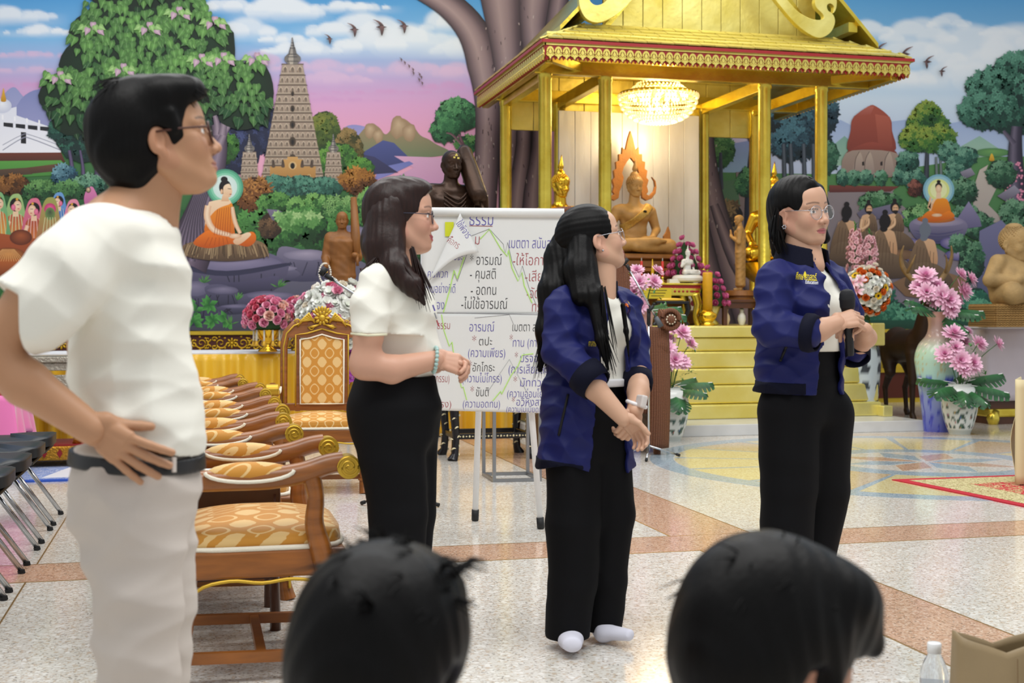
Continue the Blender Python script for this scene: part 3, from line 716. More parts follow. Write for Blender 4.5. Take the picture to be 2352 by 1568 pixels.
s.smooth([(-60,540),(60,545),(120,560),(150,600),(90,640),(-60,640)],'#a8532c','#6d2f1f');s.blob(20,590,42,22,'#c98444','#7c3d1e');s.poly([(-22,595),(60,595),(56,632),(-18,632)],'#b5622f','#7f3c1f');s.blob(48,545,26,18,'#a2542f','#5d2a1a')
for k in range(14):s.line([(20+(k-7)*2,572),(20+(k-7)*6,600)],1.2,'#e0a768')
s.poly([(-300,640),(70,635),(60,760),(-300,760)],'#2f6b34','#1f4428')
for k in range(60):s.leaf(rnd.uniform(-20,90),rnd.uniform(640,700),14,.12,-PI*rnd.uniform(.2,.8),'#2f6b34','#5d9a4b')
s.done('painted_women')
s=Paint(12)
for r,c in((42,'#4f9a7e'),(38,'#63b593'),(33,'#86cbad'),(28,'#e7efee')):s.blob(517,430,r,r,c,c if r>30 else '#c9e2dc',28,dy=0)
s.smooth([(423,562),(470,552),(590,552),(617,580),(600,592),(520,600),(440,592),(422,578)],'#8a6f52','#4f3d30')
for k in range(90):x=rnd.uniform(428,608);s.line([(x,556+rnd.uniform(0,12)),(x+(x-520)*.12,590+rnd.uniform(-8,5))],1.4,rnd.choice(['#b39a76','#6d543e','#3f3126','#9a8262']))
s.smooth([(478,470),(486,462),(512,458),(530,462),(537,500),(533,545),(480,545),(470,520)],'#f0d2b2','#d9ab86')
s.smooth([(494,484),(524,470),(534,470),(538,520),(534,545),(480,545),(470,520)],'#e98f28','#c8611a')
s.smooth([(444,558),(475,530),(500,535),(545,540),(580,532),(588,550),(570,566),(530,560),(480,570)],'#ea7a1e','#b84f14')
s.ribbon([(478,472),(476,500),(492,528),(530,540)],[15,15,13,9],['#d8a884','#f5dcc0','#d8a884']);s.ribbon([(533,475),(540,510),(552,536)],[9,10,8],['#d8a884','#f0d2b2','#cf9c78'])
s.smooth([(536,552),(566,534),(576,540),(548,562)],'#f2d6b8','#d9ab86');s.blob(540,542,15,6,'#f4dabd','#d8a884')
for k in range(7):s.line([(500+k*5,480+k*-1),(492+k*6,540)],1.3,'#a9480f')
for k in range(6):s.line([(480+k*8,545),(470+k*11,564)],1.3,'#a9480f')
s.blob(517,430,14,17,'#1a1316','#130e12');s.blob(515,412,8,7,'#1c1518');s.smooth([(514,428),(526,422),(532,432),(533,442),(528,452),(518,452),(513,446)],'#f3dabb','#deb48f');s.poly([(512,445),(524,448),(526,462),(508,462)],'#e9c7a4','#d9ab86');s.blob(509,440,3,6,'#efd0ae','#cf9c78');s.line([(523,433),(531,434)],1.4,'#2a1a16');s.line([(527,446),(532,446)],1.8,'#b83f3f')
s.done('painted_seated_figure')
s=Paint(5)
s.foliage(1050,265,50,40,'#1c4a2f','#33784a','#66ab6c',130,8);s.foliage(1020,300,34,28,'#1c4a2f','#33784a','#5a9f63',70,8);s.foliage(1075,330,30,20,'#1c4a2f','#3d7d44','#7ab05f',40,8)
s.ribbon([(1072,420),(1070,360),(1055,310)],[18,13,6],['#3e2a34','#7b5660','#3e2a34']);s.ribbon([(1068,340),(1040,310),(1025,305)],[7,5,3],['#4a343c','#85646a'])
G3=['#241b20','#5d4a50','#8f787a','#a58d8c','#7d686c','#3a2c34'];G4=['#2a2026','#7a6468','#9c8484','#6d5960','#241b22']
s.poly([(1145,235),(1250,200),(1250,757),(1145,757)],'#1f171b','#17121a');s.poly([(1590,230),(1625,230),(1650,480),(1760,760),(1560,760)],'#3d2f36','#2a2027')
s.ribbon([(960,-30),(1030,10),(1085,70),(1112,150),(1122,240),(1118,360),(1108,490),(1090,757)],[50,62,72,78,62,56,62,90],G3[::-1])
s.ribbon([(1150,-40),(1160,60),(1168,140),(1172,260),(1165,490),(1150,757)],[110,84,72,52,36,60],G3[::-1]);s.ribbon([(1235,-40),(1228,60),(1240,140)],[90,66,70],G3[::-1]);s.ribbon([(1290,-40),(1275,60),(1262,130)],[44,46,60],G4)
s.ribbon([(1198,240),(1202,330),(1185,490),(1180,757)],[30,34,46,80],G4[::-1]);s.ribbon([(1238,240),(1236,340),(1222,490),(1230,757)],[26,30,48,90],G4[::-1])
s.ribbon([(1612,200),(1618,330),(1630,430),(1660,560),(1730,760)],[44,46,54,66,80],G4[::-1]);s.ribbon([(1600,300),(1604,460),(1624,600),(1660,760)],[20,30,50,70],G4);s.ribbon([(1640,470),(1690,600),(1770,720),(1800,760)],[20,34,44,50],G4[::-1])
for k in range(120):
 x,y=rnd.choice([(rnd.uniform(1095,1140),rnd.uniform(60,460)),(rnd.uniform(1150,1230),rnd.uniform(0,460)),(rnd.uniform(1600,1650),rnd.uniform(240,600))]);s.line([(x,y),(x+rnd.uniform(-1.5,1.5),y+rnd.uniform(4,10))],rnd.uniform(1,2.2),rnd.choice(['#c2b0aa','#4a3a40','#3a2d33','#b09c98']))
s.done('painted_giant_trunk')
s=Paint(3)
s.poly([(1640,420),(1760,400),(1900,430),(1900,760),(1640,760)],'#557a58','#4a4a4c');s.poly([(1690,395),(1720,395),(1740,470),(1750,640),(1660,640),(1700,470)],'#8b7a78','#6d5f66')
s.foliage(1655,345,32,40,'#2a5634','#4f8a48','#83b266',90,8);s.ribbon([(1655,350),(1657,435)],[7,10],['#2a2d3a','#4a4d5a'])
for cx,cy,rx,ry in((1680,270,60,30),(1740,270,60,40),(1640,262,30,18)):s.foliage(cx,cy,rx,ry,'#101f24','#1c3138','#3a5458',110,8)
s.ribbon([(1750,260),(1742,350),(1735,450),(1735,560)],[40,42,48,54],['#101522','#2a3450','#1a2236','#0c101a']);s.ribbon([(1700,275),(1725,320),(1742,345)],[6,12,20],['#2a2d3c','#5a5d70'])
for cx,cy,rx,ry in((1830,250,70,40),(1850,300,60,60),(1890,260,34,50),(1820,330,50,40)):s.foliage(cx,cy,rx,ry,'#10262e','#23465a','#4f7f8e',150,11)
s.foliage(1900,360,26,40,'#1f4a3a','#3a7558','#74a884',60,8)
for x in(1800,1816,1846,1868,1880):s.ribbon([(x,330),(x+3,430)],[8,11],['#222a38','#59626c','#222a38'])
for cx,cy in((1670,500),(1690,560),(1660,600),(1720,570)):s.foliage(cx,cy,34,40,'#1c1a1e','#53402f','#a08358',40,14,.24)
for cx,cy in((1880,480),(1960,500),(1860,560),(1770,440),(1720,420)):s.foliage(cx,cy,30,34,'#173a2a','#32744a','#6aa86a',60,9)
s.poly([(1900,440),(2060,428),(2050,440),(2070,470),(2120,510),(2100,540),(2240,620),(2280,760),(1900,760)],'#8b8083','#7c7486');s.poly([(1905,425),(2065,428),(2045,440),(1905,442)],'#7b4038','#5a2d2c')
s.poly([(2250,390),(2270,378),(2262,400),(2290,430),(2270,470),(2320,520),(2352,580),(2352,640),(2250,560),(2235,470),(2240,420)],'#c2b7ac','#8a7d80')
s.blob(2280,350,40,10,'#6fa05a','#4f8050');s.smooth([(2272,368),(2278,352),(2284,368)],'#e6bd3e','#c08a20')
s.done('painted_forest')
s=Paint(5)
s.smooth([(1952,350),(1954,300),(1960,270),(1995,244),(2012,244),(2044,270),(2049,300),(2052,350)],'#a4503f','#7d382f',4);s.poly([(1960,268),(1994,244),(2008,244),(2000,262)],'#b5665a','#9a4a3c');s.poly([(2010,262),(2044,268),(2050,340),(2018,336)],'#b05c4a','#8d4437')
s.smooth([(1950,345),(2003,326),(2054,345),(2056,360),(2003,352),(1948,360)],'#9a4a3c','#6d3028');s.smooth([(1942,352),(2003,344),(2060,352),(2062,375),(2058,405),(1944,405)],'#a08c80','#8a756c',3)
for x in(1962,1985,2030):s.smooth([(x-2,400),(x+2,366),(x+12,348),(x+20,366),(x+22,400)],'#b5a293','#93807a',3);s.line([(x,398),(x+3,366),(x+12,348)],1.6,'#5d4c48')
for x in(1980,2022,2058):s.poly([(x,372),(x+5,370),(x+5,380),(x,380)],'#241c1c')
for x,c in((1935,'#3b7a66'),(1962,'#4a8c6a'),(1990,'#3b7a66'),(2024,'#4f9468'),(2064,'#3b7a66')):s.foliage(x,408,15,18,'#1f4a3e',c,'#8ac0a0',40,6)
for k in range(20):s.blob(2110+k*6%120,420+rnd.uniform(-6,6),8,5,'#4f8a4a','#3a6f42')
s.ribbon([(2130,345),(2128,400),(2126,455)],[8,12,18],['#1d222c','#434a56','#1d222c'])
for cx,cy,rx,ry in((2130,290,50,44),(2105,320,40,30),(2155,320,44,34),(2130,260,30,26)):s.foliage(cx,cy,rx,ry,'#22512c','#4d8a35','#a3b54a',150,8)
for x in(2078,2096,2160,2178,2150):s.ribbon([(x,360),(x+2,412)],[5,8],['#3d4a4e','#7a8684','#3d4a4e'])
for cx,cy in((2080,395),(2100,410),(2180,350),(2200,380),(2220,360),(2085,370),(2195,400)):s.foliage(cx,cy,26,24,'#1c4a40','#3a7a68','#7fb59a',60,7)
s.foliage(2102,432,16,20,'#3d1f1c','#6d3a2d','#a8685a',40,6)
for cx,cy,rx,ry in((2300,200,80,50),(2260,255,60,40),(2330,250,80,60),(2340,170,60,50),(2420,200,90,110)):s.foliage(cx,cy,rx,ry,'#143a34','#2a6652','#66a38a',220,10)
s.ribbon([(2335,290),(2332,360),(2338,470)],[24,34,46],['#2a2838','#6d6478','#3a3448','#232030']);s.ribbon([(2330,330),(2305,300)],[12,7],['#3a3448','#6d6478'])
for k in range(70):x,y=rnd.uniform(2310,2352),rnd.uniform(370,500);s.blob(x,y,3,3,'#e6a3bb','#c9708f',6)
for pts in([(2205,395),(2230,385),(2240,400),(2215,412)],[(2280,400),(2306,385),(2315,405),(2290,412)],[(2290,450),(2330,425),(2345,440),(2310,462)]):s.poly(pts,'#9a95a6','#5c5668')
for cx,cy in((2220,500),(2210,440),(2250,520),(2330,490),(2345,530),(2300,400)):s.foliage(cx,cy,34,32,'#1a3f30','#35704f','#7fb08a',80,8)
s.done('painted_stupa_meadow')
s=Paint(8)
s.poly([(2200,500),(2225,462),(2250,500),(2255,520),(2180,530)],'#8d86a8','#5f5a80');s.poly([(2250,530),(2300,505),(2352,560),(2400,760),(2240,760)],'#76759a','#3f4260')
s.foliage(2110,500,40,30,'#1c4a2c','#3f8a4a','#9acb86',90,9);s.foliage(2020,465,50,26,'#1f4a30','#3f7d4c','#7fb083',110,7)
s.poly([(1968,490),(1995,470),(2020,500),(1990,520)],'#6f6a80','#504c64');s.poly([(2000,480),(2050,468),(2080,500),(2030,515)],'#77728a','#55516c')
s.smooth([(2090,512),(2120,498),(2190,498),(2220,512),(2218,535),(2195,555),(2120,555),(2094,535)],'#8f87a4','#3d3d62');s.blob(2155,510,58,10,'#b3a6b4','#8a82a0',24,dy=0)
for k in range(4):s.smooth([(2096+k*4,528+k*7),(2155,536+k*7),(2215-k*4,526+k*7),(2155,539+k*7)],'#4d4a72')
for cx,cy,rx in((2090,560,22),(2185,558,26),(2205,585,34),(2100,590,20)):s.blob(cx,cy,rx,14,'#a89cc0','#4f4a82',16,.06)
s.foliage(2230,600,30,50,'#173a2e','#356f52','#7fb58a',80,9);s.foliage(2200,560,20,20,'#1c4434','#3d7a55','#86b894',40,8)
for r,c in((36,'#7db0c4'),(31,'#9cc6cf'),(25,'#dbe28f'),(19,'#e9edb4')):s.blob(2156,436,r,r,c,c,26,dy=0)
s.blob(2150,503,44,9,'#d98a3a','#a85a1e');s.smooth([(2140,462),(2150,456),(2164,456),(2176,462),(2180,495),(2136,495)],'#f0cfa8','#dba97f');s.smooth([(2150,458),(2166,455),(2178,462),(2182,497),(2140,497),(2140,480)],'#f0951f','#d2691a')
s.smooth([(2117,500),(2135,484),(2160,492),(2180,484),(2192,498),(2160,507),(2130,508)],'#f0871f','#c45a16');s.ribbon([(2141,466),(2134,478),(2138,452)],[7,7,5],['#f2d2b0','#dba97f']);s.blob(2152,494,12,4,'#f3d5b5','#dba97f')
s.blob(2156,428,8,9,'#1a1316');s.blob(2156,417,4.5,4,'#1a1316');s.blob(2156,434,7,10,'#f3d9ba','#e0b48e');s.poly([(2151,442),(2161,442),(2162,456),(2150,456)],'#ecca a8'.replace(' ',''))
def monk(x,y,k,back=False,grey=False):
 rb,rd='#8a6f56','#4d3c30';hair='#6f7684' if grey else '#1b1518'
 s.smooth([(x-16*k,y+22*k),(x-8*k,y+14*k),(x+8*k,y+14*k),(x+16*k,y+22*k),(x+17*k,y+55*k),(x-17*k,y+55*k)],'#dfb48d','#c08f68')
 if back:s.smooth([(x-15*k,y+20*k),(x-3*k,y+16*k),(x+10*k,y+52*k),(x+12*k,y+62*k),(x-20*k,y+70*k),(x-24*k,y+95*k),(x-28*k,y+60*k)],rb,rd)
 else:s.smooth([(x+3*k,y+15*k),(x+14*k,y+18*k),(x+19*k,y+50*k),(x-8*k,y+55*k)],rb,rd)
 s.smooth([(x-30*k,y+74*k),(x-16*k,y+52*k),(x+16*k,y+52*k),(x+40*k,y+72*k),(x+36*k,y+88*k),(x-24*k,y+90*k)],'#7d6650','#4a3a30')
 for j in range(6):s.line([(x+(-12+j*5)*k,y+(24+j*2)*k),(x+(-18+j*6)*k,y+70*k)],1.2,'#5a4636')
 if not back:s.ribbon([(x-14*k,y+24*k),(x-16*k,y+44*k),(x-1*k,y+36*k),(x,y+22*k)],[7*k,7*k,6*k,4*k],['#cf9f78','#efc9a2','#cf9f78'])
 s.blob(x,y,9*k,12*k,hair,hair);s.blob(x,y-14*k,4.5*k,4.5*k,hair,hair)
 if not back:s.blob(x+1.5*k,y+3*k,6.5*k,9*k,'#e8c09a','#cc9c74');s.smooth([(x-4*k,y+7*k),(x+7*k,y+7*k),(x+2*k,y+15*k)],'#1f1718');s.line([(x-3*k,y+1*k),(x+6*k,y+1*k)],1.2,'#1f1718')
 else:s.blob(x-2*k,y+12*k,6*k,5*k,hair,hair)
for a in((1995,478,1.05),(2055,476,1.1)):monk(*a)
s.blob(2060,585,50,12,'#8a6a4f','#6d513c');s.blob(1960,585,40,12,'#8a6a4f','#6d513c');s.poly([(2050,650),(2130,610),(2220,640),(2210,700),(2080,680)],'#8f6f55','#75583f')
monk(1945,488,1.35,True);monk(2033,508,1.45,True);monk(2125,528,1.5,True,True)
for cx,cy in((2020,690),(2050,720),(2090,735),(1990,730),(2240,690),(2255,720),(2300,740),(2130,740),(2210,735),(2150,715)):s.foliage(cx,cy,34,28,'#17493f','#2f7d64','#6db592',26,15,.28,5)
s.poly([(1900,735),(2420,735),(2420,760),(1900,760)],'#1f5140','#17392f')
s.done('painted_listeners')
def bird(x,y,k,q=1,up=1):
 s=Paint(13);c,d='#5d4548','#3a2a2e'
 s.leaf(x-12*k*q,y+2*k,24*k,.16,0 if q>0 else PI,c,d);s.smooth([(x-2*k,y),(x-8*k*q,y-8*k*up),(x-18*k*q,y-14*k*up),(x-4*k*q,y-10*k*up),(x+5*k*q,y-1*k)],'#8a6a68',d);s.smooth([(x-3*k,y+k),(x-2*k*q,y+10*k*up),(x+1*k*q,y+20*k*up),(x+5*k*q,y+9*k*up),(x+5*k*q,y)],'#7a5c5c',d);s.done('painted_bird')
for x,y,k in((757,88,.7),(814,66,.95),(876,60,1.1),(928,58,.95)):bird(x,y,k)
for x,y,k in((1952,95,1.0),(2020,112,1.0),(2078,122,1.1),(2130,140,.9),(2164,162,.7)):bird(x,y,k,-1)
for x,y in((922,136),(930,143),(940,151),(949,159),(950,167),(964,170),(968,176),(963,182),(970,190)):bird(x,y,.3)
# ------------------------------------------------------------------ gilded pavilion over the shrine
M_gold=mat('gold_leaf','#e6d25c',.26,.84,noise=(5,.16),bump=(14,.12,.02),col2='#cdb23c')
M_goldp=mat('gold_leaf_pale','#e6da84',.38,.72,noise=(3,.2),bump=(16,.16,.02),col2='#d0bd58')
M_golds=mat('gold_leaf_step','#f2e694',.32,.66,noise=(2.2,.25),bump=(9,.22,.02),col2='#e2cf6a')
M_red=mat('red_lacquer','#9a1f22',.45)
M_silver=mat('silver_leaf','#d6d5d3',.42,.4,noise=(2.6,.3),bump=(11,.2,.02),col2='#b5b0a8',stretch=(1,1,.25))
M_marble=mat('white_marble','#d5d6d6',.22,noise=(4,.12),bump=(30,.05))
PX=[3.42,4.05,5.80,6.45];PYF,PYR=12.35,14.0
pav=thing('shrine_pavilion','gilded open pavilion with round gold columns, fretted eaves and tiled roof','pavilion',(5.0,13.2,0))
def PL(p):return Vector(p)-Vector((5.0,13.2,0))
def pbox(nm,x0,x1,y0,y1,z0,z1,m,parent=pav,bevel=.006):
 b=MB();b.box(PL(((x0+x1)/2,(y0+y1)/2,(z0+z1)/2)),(x1-x0,y1-y0,z1-z0));return b.build(nm,m,parent,bevel=bevel)
pbox('marble_platform',3.1,7.08,11.40,15.0,0,.108,M_marble)
zs=[.108,.26,.45,.62,.79,.93,1.05];ys=[12.02,12.06,12.09,12.12,12.15,12.12]
for k in range(6):pbox('base_tier',3.16+.012*k,6.97-.012*k,ys[k],14.75,zs[k],zs[k+1]-(.004 if k<5 else 0),M_golds,bevel=.018)
pbox('end_block',6.84,7.0,12.0,12.3,.84,1.075,M_golds,bevel=.012);pbox('end_block',6.92,7.03,11.9,12.2,.108,.22,M_golds,bevel=.01)
cb=MB();cb.lathe([(.078,0),(.078,.06),(.066,.08),(.066,2.46),(.074,2.47),(.074,2.52)],n=24);me_col=cb.mesh('column',M_gold,True,sharp=40)
for y in(PYF,PYR):
 for x in PX:o=link('column',me_col,pav);o.location=PL((x,y,1.05))
for y in(PYF,PYR):pbox('eave_beam',3.3,6.98,y-.05,y+.05,3.565,3.70,M_gold)
for x in PX:pbox('cross_beam',x-.045,x+.045,12.4,13.95,3.50,3.62,M_gold)
pbox('outrigger_beam',3.28,3.36,11.85,14.6,3.575,3.69,M_gold);pbox('outrigger_beam',6.98,7.06,11.85,14.6,3.575,3.69,M_gold)
for x,y in((3.3,12.3),(7.03,12.3)):b=MB();b.beam(PL((x,11.85,3.64)),PL((x+(.75 if x<5 else-.75),12.6,3.64)),.06,.08);b.build('corner_rafter',M_gold,pav)
for k in range(13):pbox('ceiling_board',3.3+k*.284,3.3+k*.284+.278,11.85,14.6,3.86,3.885,M_goldp,bevel=.004)
for k in range(10):pbox('gable_back_board',3.45+k*.3,3.45+k*.3+.294,14.02,14.06,3.25,3.86,M_goldp,bevel=.004)
for k in range(9):pbox('screen_plank',3.96+k*.186,3.96+k*.186+.183,13.72-.004*(k%2),13.76,1.05,3.44,M_silver,bevel=.004)
EX0,EX1,EY0,EY1,EZ0,EZ1=3.26,7.12,11.75,14.70,3.61,3.765
fr=MB()
hw=.0405
def arch(b,y,inner,outer,z0,n=8):
 for k in range(n):
  a0,a1=PI*k/n,PI*(k+1)/n
  b.prism([(outer*math.cos(a0),z0+outer*1.5*math.sin(a0)),(outer*math.cos(a1),z0+outer*1.5*math.sin(a1)),(inner*math.cos(a1),z0+inner*1.5*math.sin(a1)),(inner*math.cos(a0),z0+inner*1.5*math.sin(a0))],lambda x,z,t:(x,t,z),y,y+.012)
arch(fr,-.022,.024,.038,-.105)
fr.prism([(-.018,-.112),(.018,-.112),(.014,-.092),(0,-.066),(-.014,-.092)],lambda x,z,t:(x,t,z),-.022,-.006)
for x in(-.026,0,.026):fr.ball((x,-.016,-.118),(.013,.01,.011),6,4)
fr.prism([(-.04,-.13),(-.02,-.146),(0,-.128),(.02,-.146),(.04,-.13),(.034,-.116),(-.034,-.116)],lambda x,z,t:(x,t,z),-.02,-.004)
fr.prism([(-.018,-.14),(0,-.172),(.018,-.14),(0,-.126)],lambda x,z,t:(x,t,z),-.024,-.006)
fr.m=1;fr.prism([(-.04,-.12),(-.04,-.145),(-.022,-.176),(0,-.15),(.022,-.176),(.04,-.145),(.04,-.12)],lambda x,z,t:(x,t,z),.002,.012)
me_fr=fr.mesh('fringe',[M_goldp,M_red],True,sharp=35)
def fascia(p0,p1,nunits,ang):
 b=MB();b.beam(PL(p0)-Vector((0,0,.066)),PL(p1)-Vector((0,0,.066)),.02,.132);f=b.build('fascia_board',M_red,pav)
 b=MB();b.beam(PL(p0)-Vector((0,0,.022)),PL(p1)-Vector((0,0,.022)),.046,.03);b.build('gilt_rail',M_goldp,f)
 b=MB();b.beam(PL(p0)+Vector((0,0,.004)),PL(p1)+Vector((0,0,.004)),.06,.014);b.build('red_edge',M_red,f)
 d=Vector(p1)-Vector(p0)
 for k in range(nunits):
  o=link('fringe_piece',me_fr,f);o.location=PL(Vector(p0)+d*((k+.5)/nunits))+Vector((0,0,0));o.rotation_euler=(0,0,ang);o.scale=(d.length/nunits/.081,1,1)
fascia((EX0,EY0,EZ1),(EX1,EY0,EZ1),48,0);fascia((EX0,EY1,EZ1),(EX0,EY0,EZ1),37,-PI/2);fascia((EX1,EY0,EZ1),(EX1,EY1,EZ1),37,PI/2)
UX0,UX1,UY0,UY1,UZ=3.78,6.50,12.22,14.25,4.045
def slope(a,b,c,d,nm='roof_slope'):
 m=MB();i=[m.vadd(PL(p))for p in(a,b,c,d)];j=[m.vadd(PL(p)-Vector((0,0,.03)))for p in(a,b,c,d)]
 m.face(*i);m.face(*reversed(j))
 for k in range(4):m.face(i[k],j[k],j[(k+1)%4],i[(k+1)%4])
 return m.build(nm,M_goldp,pav)
e=.04
E4=[(EX0-e,EY0-e,EZ1+.01),(EX1+e,EY0-e,EZ1+.01),(EX1+e,EY1+e,EZ1+.01),(EX0-e,EY1+e,EZ1+.01)]
U4=[(UX0,UY0,UZ),(UX1,UY0,UZ),(UX1,UY1,UZ),(UX0,UY1,UZ)]
for k in range(4):b=MB();b.beam(PL(E4[k])-Vector((0,0,.012)),PL(E4[(k+1)%4])-Vector((0,0,.012)),.016,.03);b.build('red_lip',M_red,pav)
SL=[slope(E4[k],E4[(k+1)%4],U4[(k+1)%4],U4[k])for k in range(4)]
tb=MB();tb.prism([(-.5,0),(.5,0),(.5,1),(-.5,1)],lambda x,y,t:(x*.132,y*.15,t+.012*(1-y)),0,.014);me_tile=tb.mesh('tile',M_goldp)
import itertools
for side,rows in((0,5),(3,5),(1,5)):
 A,B,Cc,Dd=(Vector(E4[side]),Vector(E4[(side+1)%4]),Vector(U4[(side+1)%4]),Vector(U4[side]));ex=(B-A).normalized();mid=(A+B)/2;upv=((Dd+Cc)/2-mid)
 upv-=ex*upv.dot(ex);ul=upv.length;up=upv.normalized();nz=ex.cross(up)
 for r in range(rows):
  t=r/rows;p0=A.lerp(Dd,t);p1=B.lerp(Cc,t);q0=A.lerp(Dd,t+.8/rows);q1=B.lerp(Cc,t+.8/rows)
  x0,x1=(q0-mid).dot(ex)-.03,(q1-mid).dot(ex)+.03;n=max(1,int((x1-x0)/.136));
  for k in range(n):
   x=x0+(x1-x0)*(k+.5)/n
   o=link('roof_tile',me_tile,SL[side]);M=Matrix((ex,up,nz)).transposed().to_4x4();M.translation=PL(mid+ex*x+up*(ul*t)+nz*(.004+.002*(k%2)));o.matrix_local=M;o.scale=((x1-x0)/n/.136,ul/rows/.14,1)
YG=12.32
for k in range(11):
 x0=4.02+k*.214;pbox('gable_board',x0,x0+.209,YG,YG+.03,4.0,4.9 if 2<k<8 else 4.6,M_goldp,bevel=.004)
pbox('gable_sill',3.95,6.42,YG-.05,YG+.02,3.99,4.06,M_goldp)
for sg in(-1,1):
 b=MB();b.beam(PL((5.19+sg*1.18,YG-.04,4.03)),PL((5.19+sg*.2,YG-.04,5.2)),.05,.09,up=(0,1,0));b.build('gable_frame',M_gold,pav)
 b=MB();a0,a1=Vector((5.19+sg*1.72,0,3.98)),Vector((5.19+sg*.05,0,5.75));i=[]
 for y in(11.98,14.4):
  for p,dz in((a0,0),(a1,0),(a1,-.07),(a0,-.05)):i.append(b.vadd(PL((p.x,y,p.z+dz))))
 for q in((0,1,2,3),(7,6,5,4),(0,4,5,1),(1,5,6,2),(2,6,7,3),(3,7,4,0)):b.face(*(i[t]for t in q))
 b.build('upper_roof_slope',M_gold,pav)
 for k in range(3):b=MB();b.beam(PL((5.19+sg*1.45,12.02,4.14-k*.0)),PL((5.19+sg*1.45,14.3,4.14)),.1,.1)if k==0 else b;(b.build('purlin',M_gold,pav)if k==0 else None)
def pxoutline(nm,pts,Y,th,m=M_goldp):
 n=len(pts);P=[]
 for i in range(n):
  p0,p1,p2,p3=(Vector(pts[(i+j-1)%n])for j in range(4))
  for k in range(4):
   t=k/4;q=.5*(2*p1+(p2-p0)*t+(2*p0-5*p1+4*p2-p3)*t*t+(3*p1-p0-3*p2+p3)*t**3);w_=WY(q.x,q.y,Y);P.append((w_.x,w_.z))
 b=MB();b.prism(P,lambda x,z,t:PL((x,t,z)),Y,Y+th);return b.build(nm,m,pav,bevel=.012)
pxoutline('barge_board',[(1775,-60),(1800,-12),(1828,22),(1848,36),(1866,44),(1882,46),(1892,42),(1890,32),(1876,18),(1872,2),(1880,-14),(1900,-22),(1920,-8),(1921,18),(1914,30),(1916,16),(1908,8),(1900,12),(1902,24),(1914,34),(1918,52),(1908,74),(1888,86),(1866,82),(1832,58),(1798,20),(1770,-18),(1752,-60)],11.95,.07)
pxoutline('barge_board',[(1500,-60),(1470,-22),(1440,12),(1412,36),(1384,50),(1360,50),(1341,36),(1331,10),(1332,-16),(1346,-34),(1358,-26),(1352,-10),(1358,6),(1372,12),(1390,4),(1420,-26),(1440,-60)],11.95,.07)
tag(pav,kind=None)
CHX,CHY,CZ=4.92,13.15,3.50
ch=thing('crystal_chandelier','lit crystal chandelier hanging under the gilded pavilion ceiling','chandelier',(CHX,CHY,CZ))
M_cry=mat('glowing_crystal','#fff2d0',.06,emit=('#ffd98a',.55),spec=.9);M_cry2=mat('faint_glow_crystal','#f4eee2',.05,trans=.6,spec=.9,emit=('#ffe2a8',.12));M_bulb=mat('lamp_glow','#fff0cc',.4,emit=('#ffe0a0',11))  # beads and prisms emit to imitate bulb light caught in the crystal
b=MB();b.tube([(0,0,.1),(0,0,.37)],.012,8);b.lathe([(.09,.345),(.1,.36),(.05,.375)],n=16);b.build('rod',M_gold,ch)
b=MB();b.lathe([(.40,.045),(.425,.045),(.425,.075),(.40,.075)],n=40);b.lathe([(.17,.13),(.185,.13),(.185,.15),(.17,.15)],n=24);b.build('hoop',M_gold,ch,True)
b=MB()
for r,z,n in((.18,.02,10),(.3,.05,14),(.1,-.1,6),(.1,.12,6)):
 for k in range(n):a=2*PI*k/n;b.ball((r*math.cos(a),r*math.sin(a),z),(.026,.026,.04),8,6)
b.build('lamp_bulbs',M_bulb,ch)['kind']='stuff'
b=MB()
for j in range(9):
 t=j/8;r=.41*math.cos(t*PI/2)**.8+.015;z=.02-.27*math.sin(t*PI/2);n=max(5,int(2*PI*r/.036))
 for k in range(n):a=2*PI*(k+.5*(j%2))/n;b.ball((r*math.cos(a),r*math.sin(a),z),(.0145,.0145,.017),6,4)
for j in range(6):
 t=j/5;r=.19+.21*t;z=.25-.2*t**.6;n=int(2*PI*r/.042)
 for k in range(n):a=2*PI*(k+.5*(j%2))/n;b.ball((r*math.cos(a),r*math.sin(a),z),.012,6,4)
for k in range(14):
 a=2*PI*k/14
 for j in range(9):b.ball((.19*math.cos(a),.19*math.sin(a),.25+.012*j),.01,6,4)
b.build('bead_basket',M_cry,ch,True)['kind']='stuff'
pb=MB();pb.lathe([(.002,-.045),(.011,-.03),(.009,0),(.003,.012)],n=6);me_pr=pb.mesh('prism',M_cry2)
for k in range(44):o=link('crystal_prism',me_pr,ch);a=2*PI*k/44;o.location=(.435*math.cos(a),.435*math.sin(a),.05)
for i,(dx,dy,dz,e)in enumerate(((0,0,-.32,26),(.0,-.42,.24,20))):
 l=bpy.data.lights.new('chandelier_light','POINT');l.energy=e;l.color=(1,.8,.5);l.shadow_soft_size=.2;o=bpy.data.objects.new('chandelier_light',l);C.objects.link(o);o.parent=ch;o.location=(dx,dy,dz)
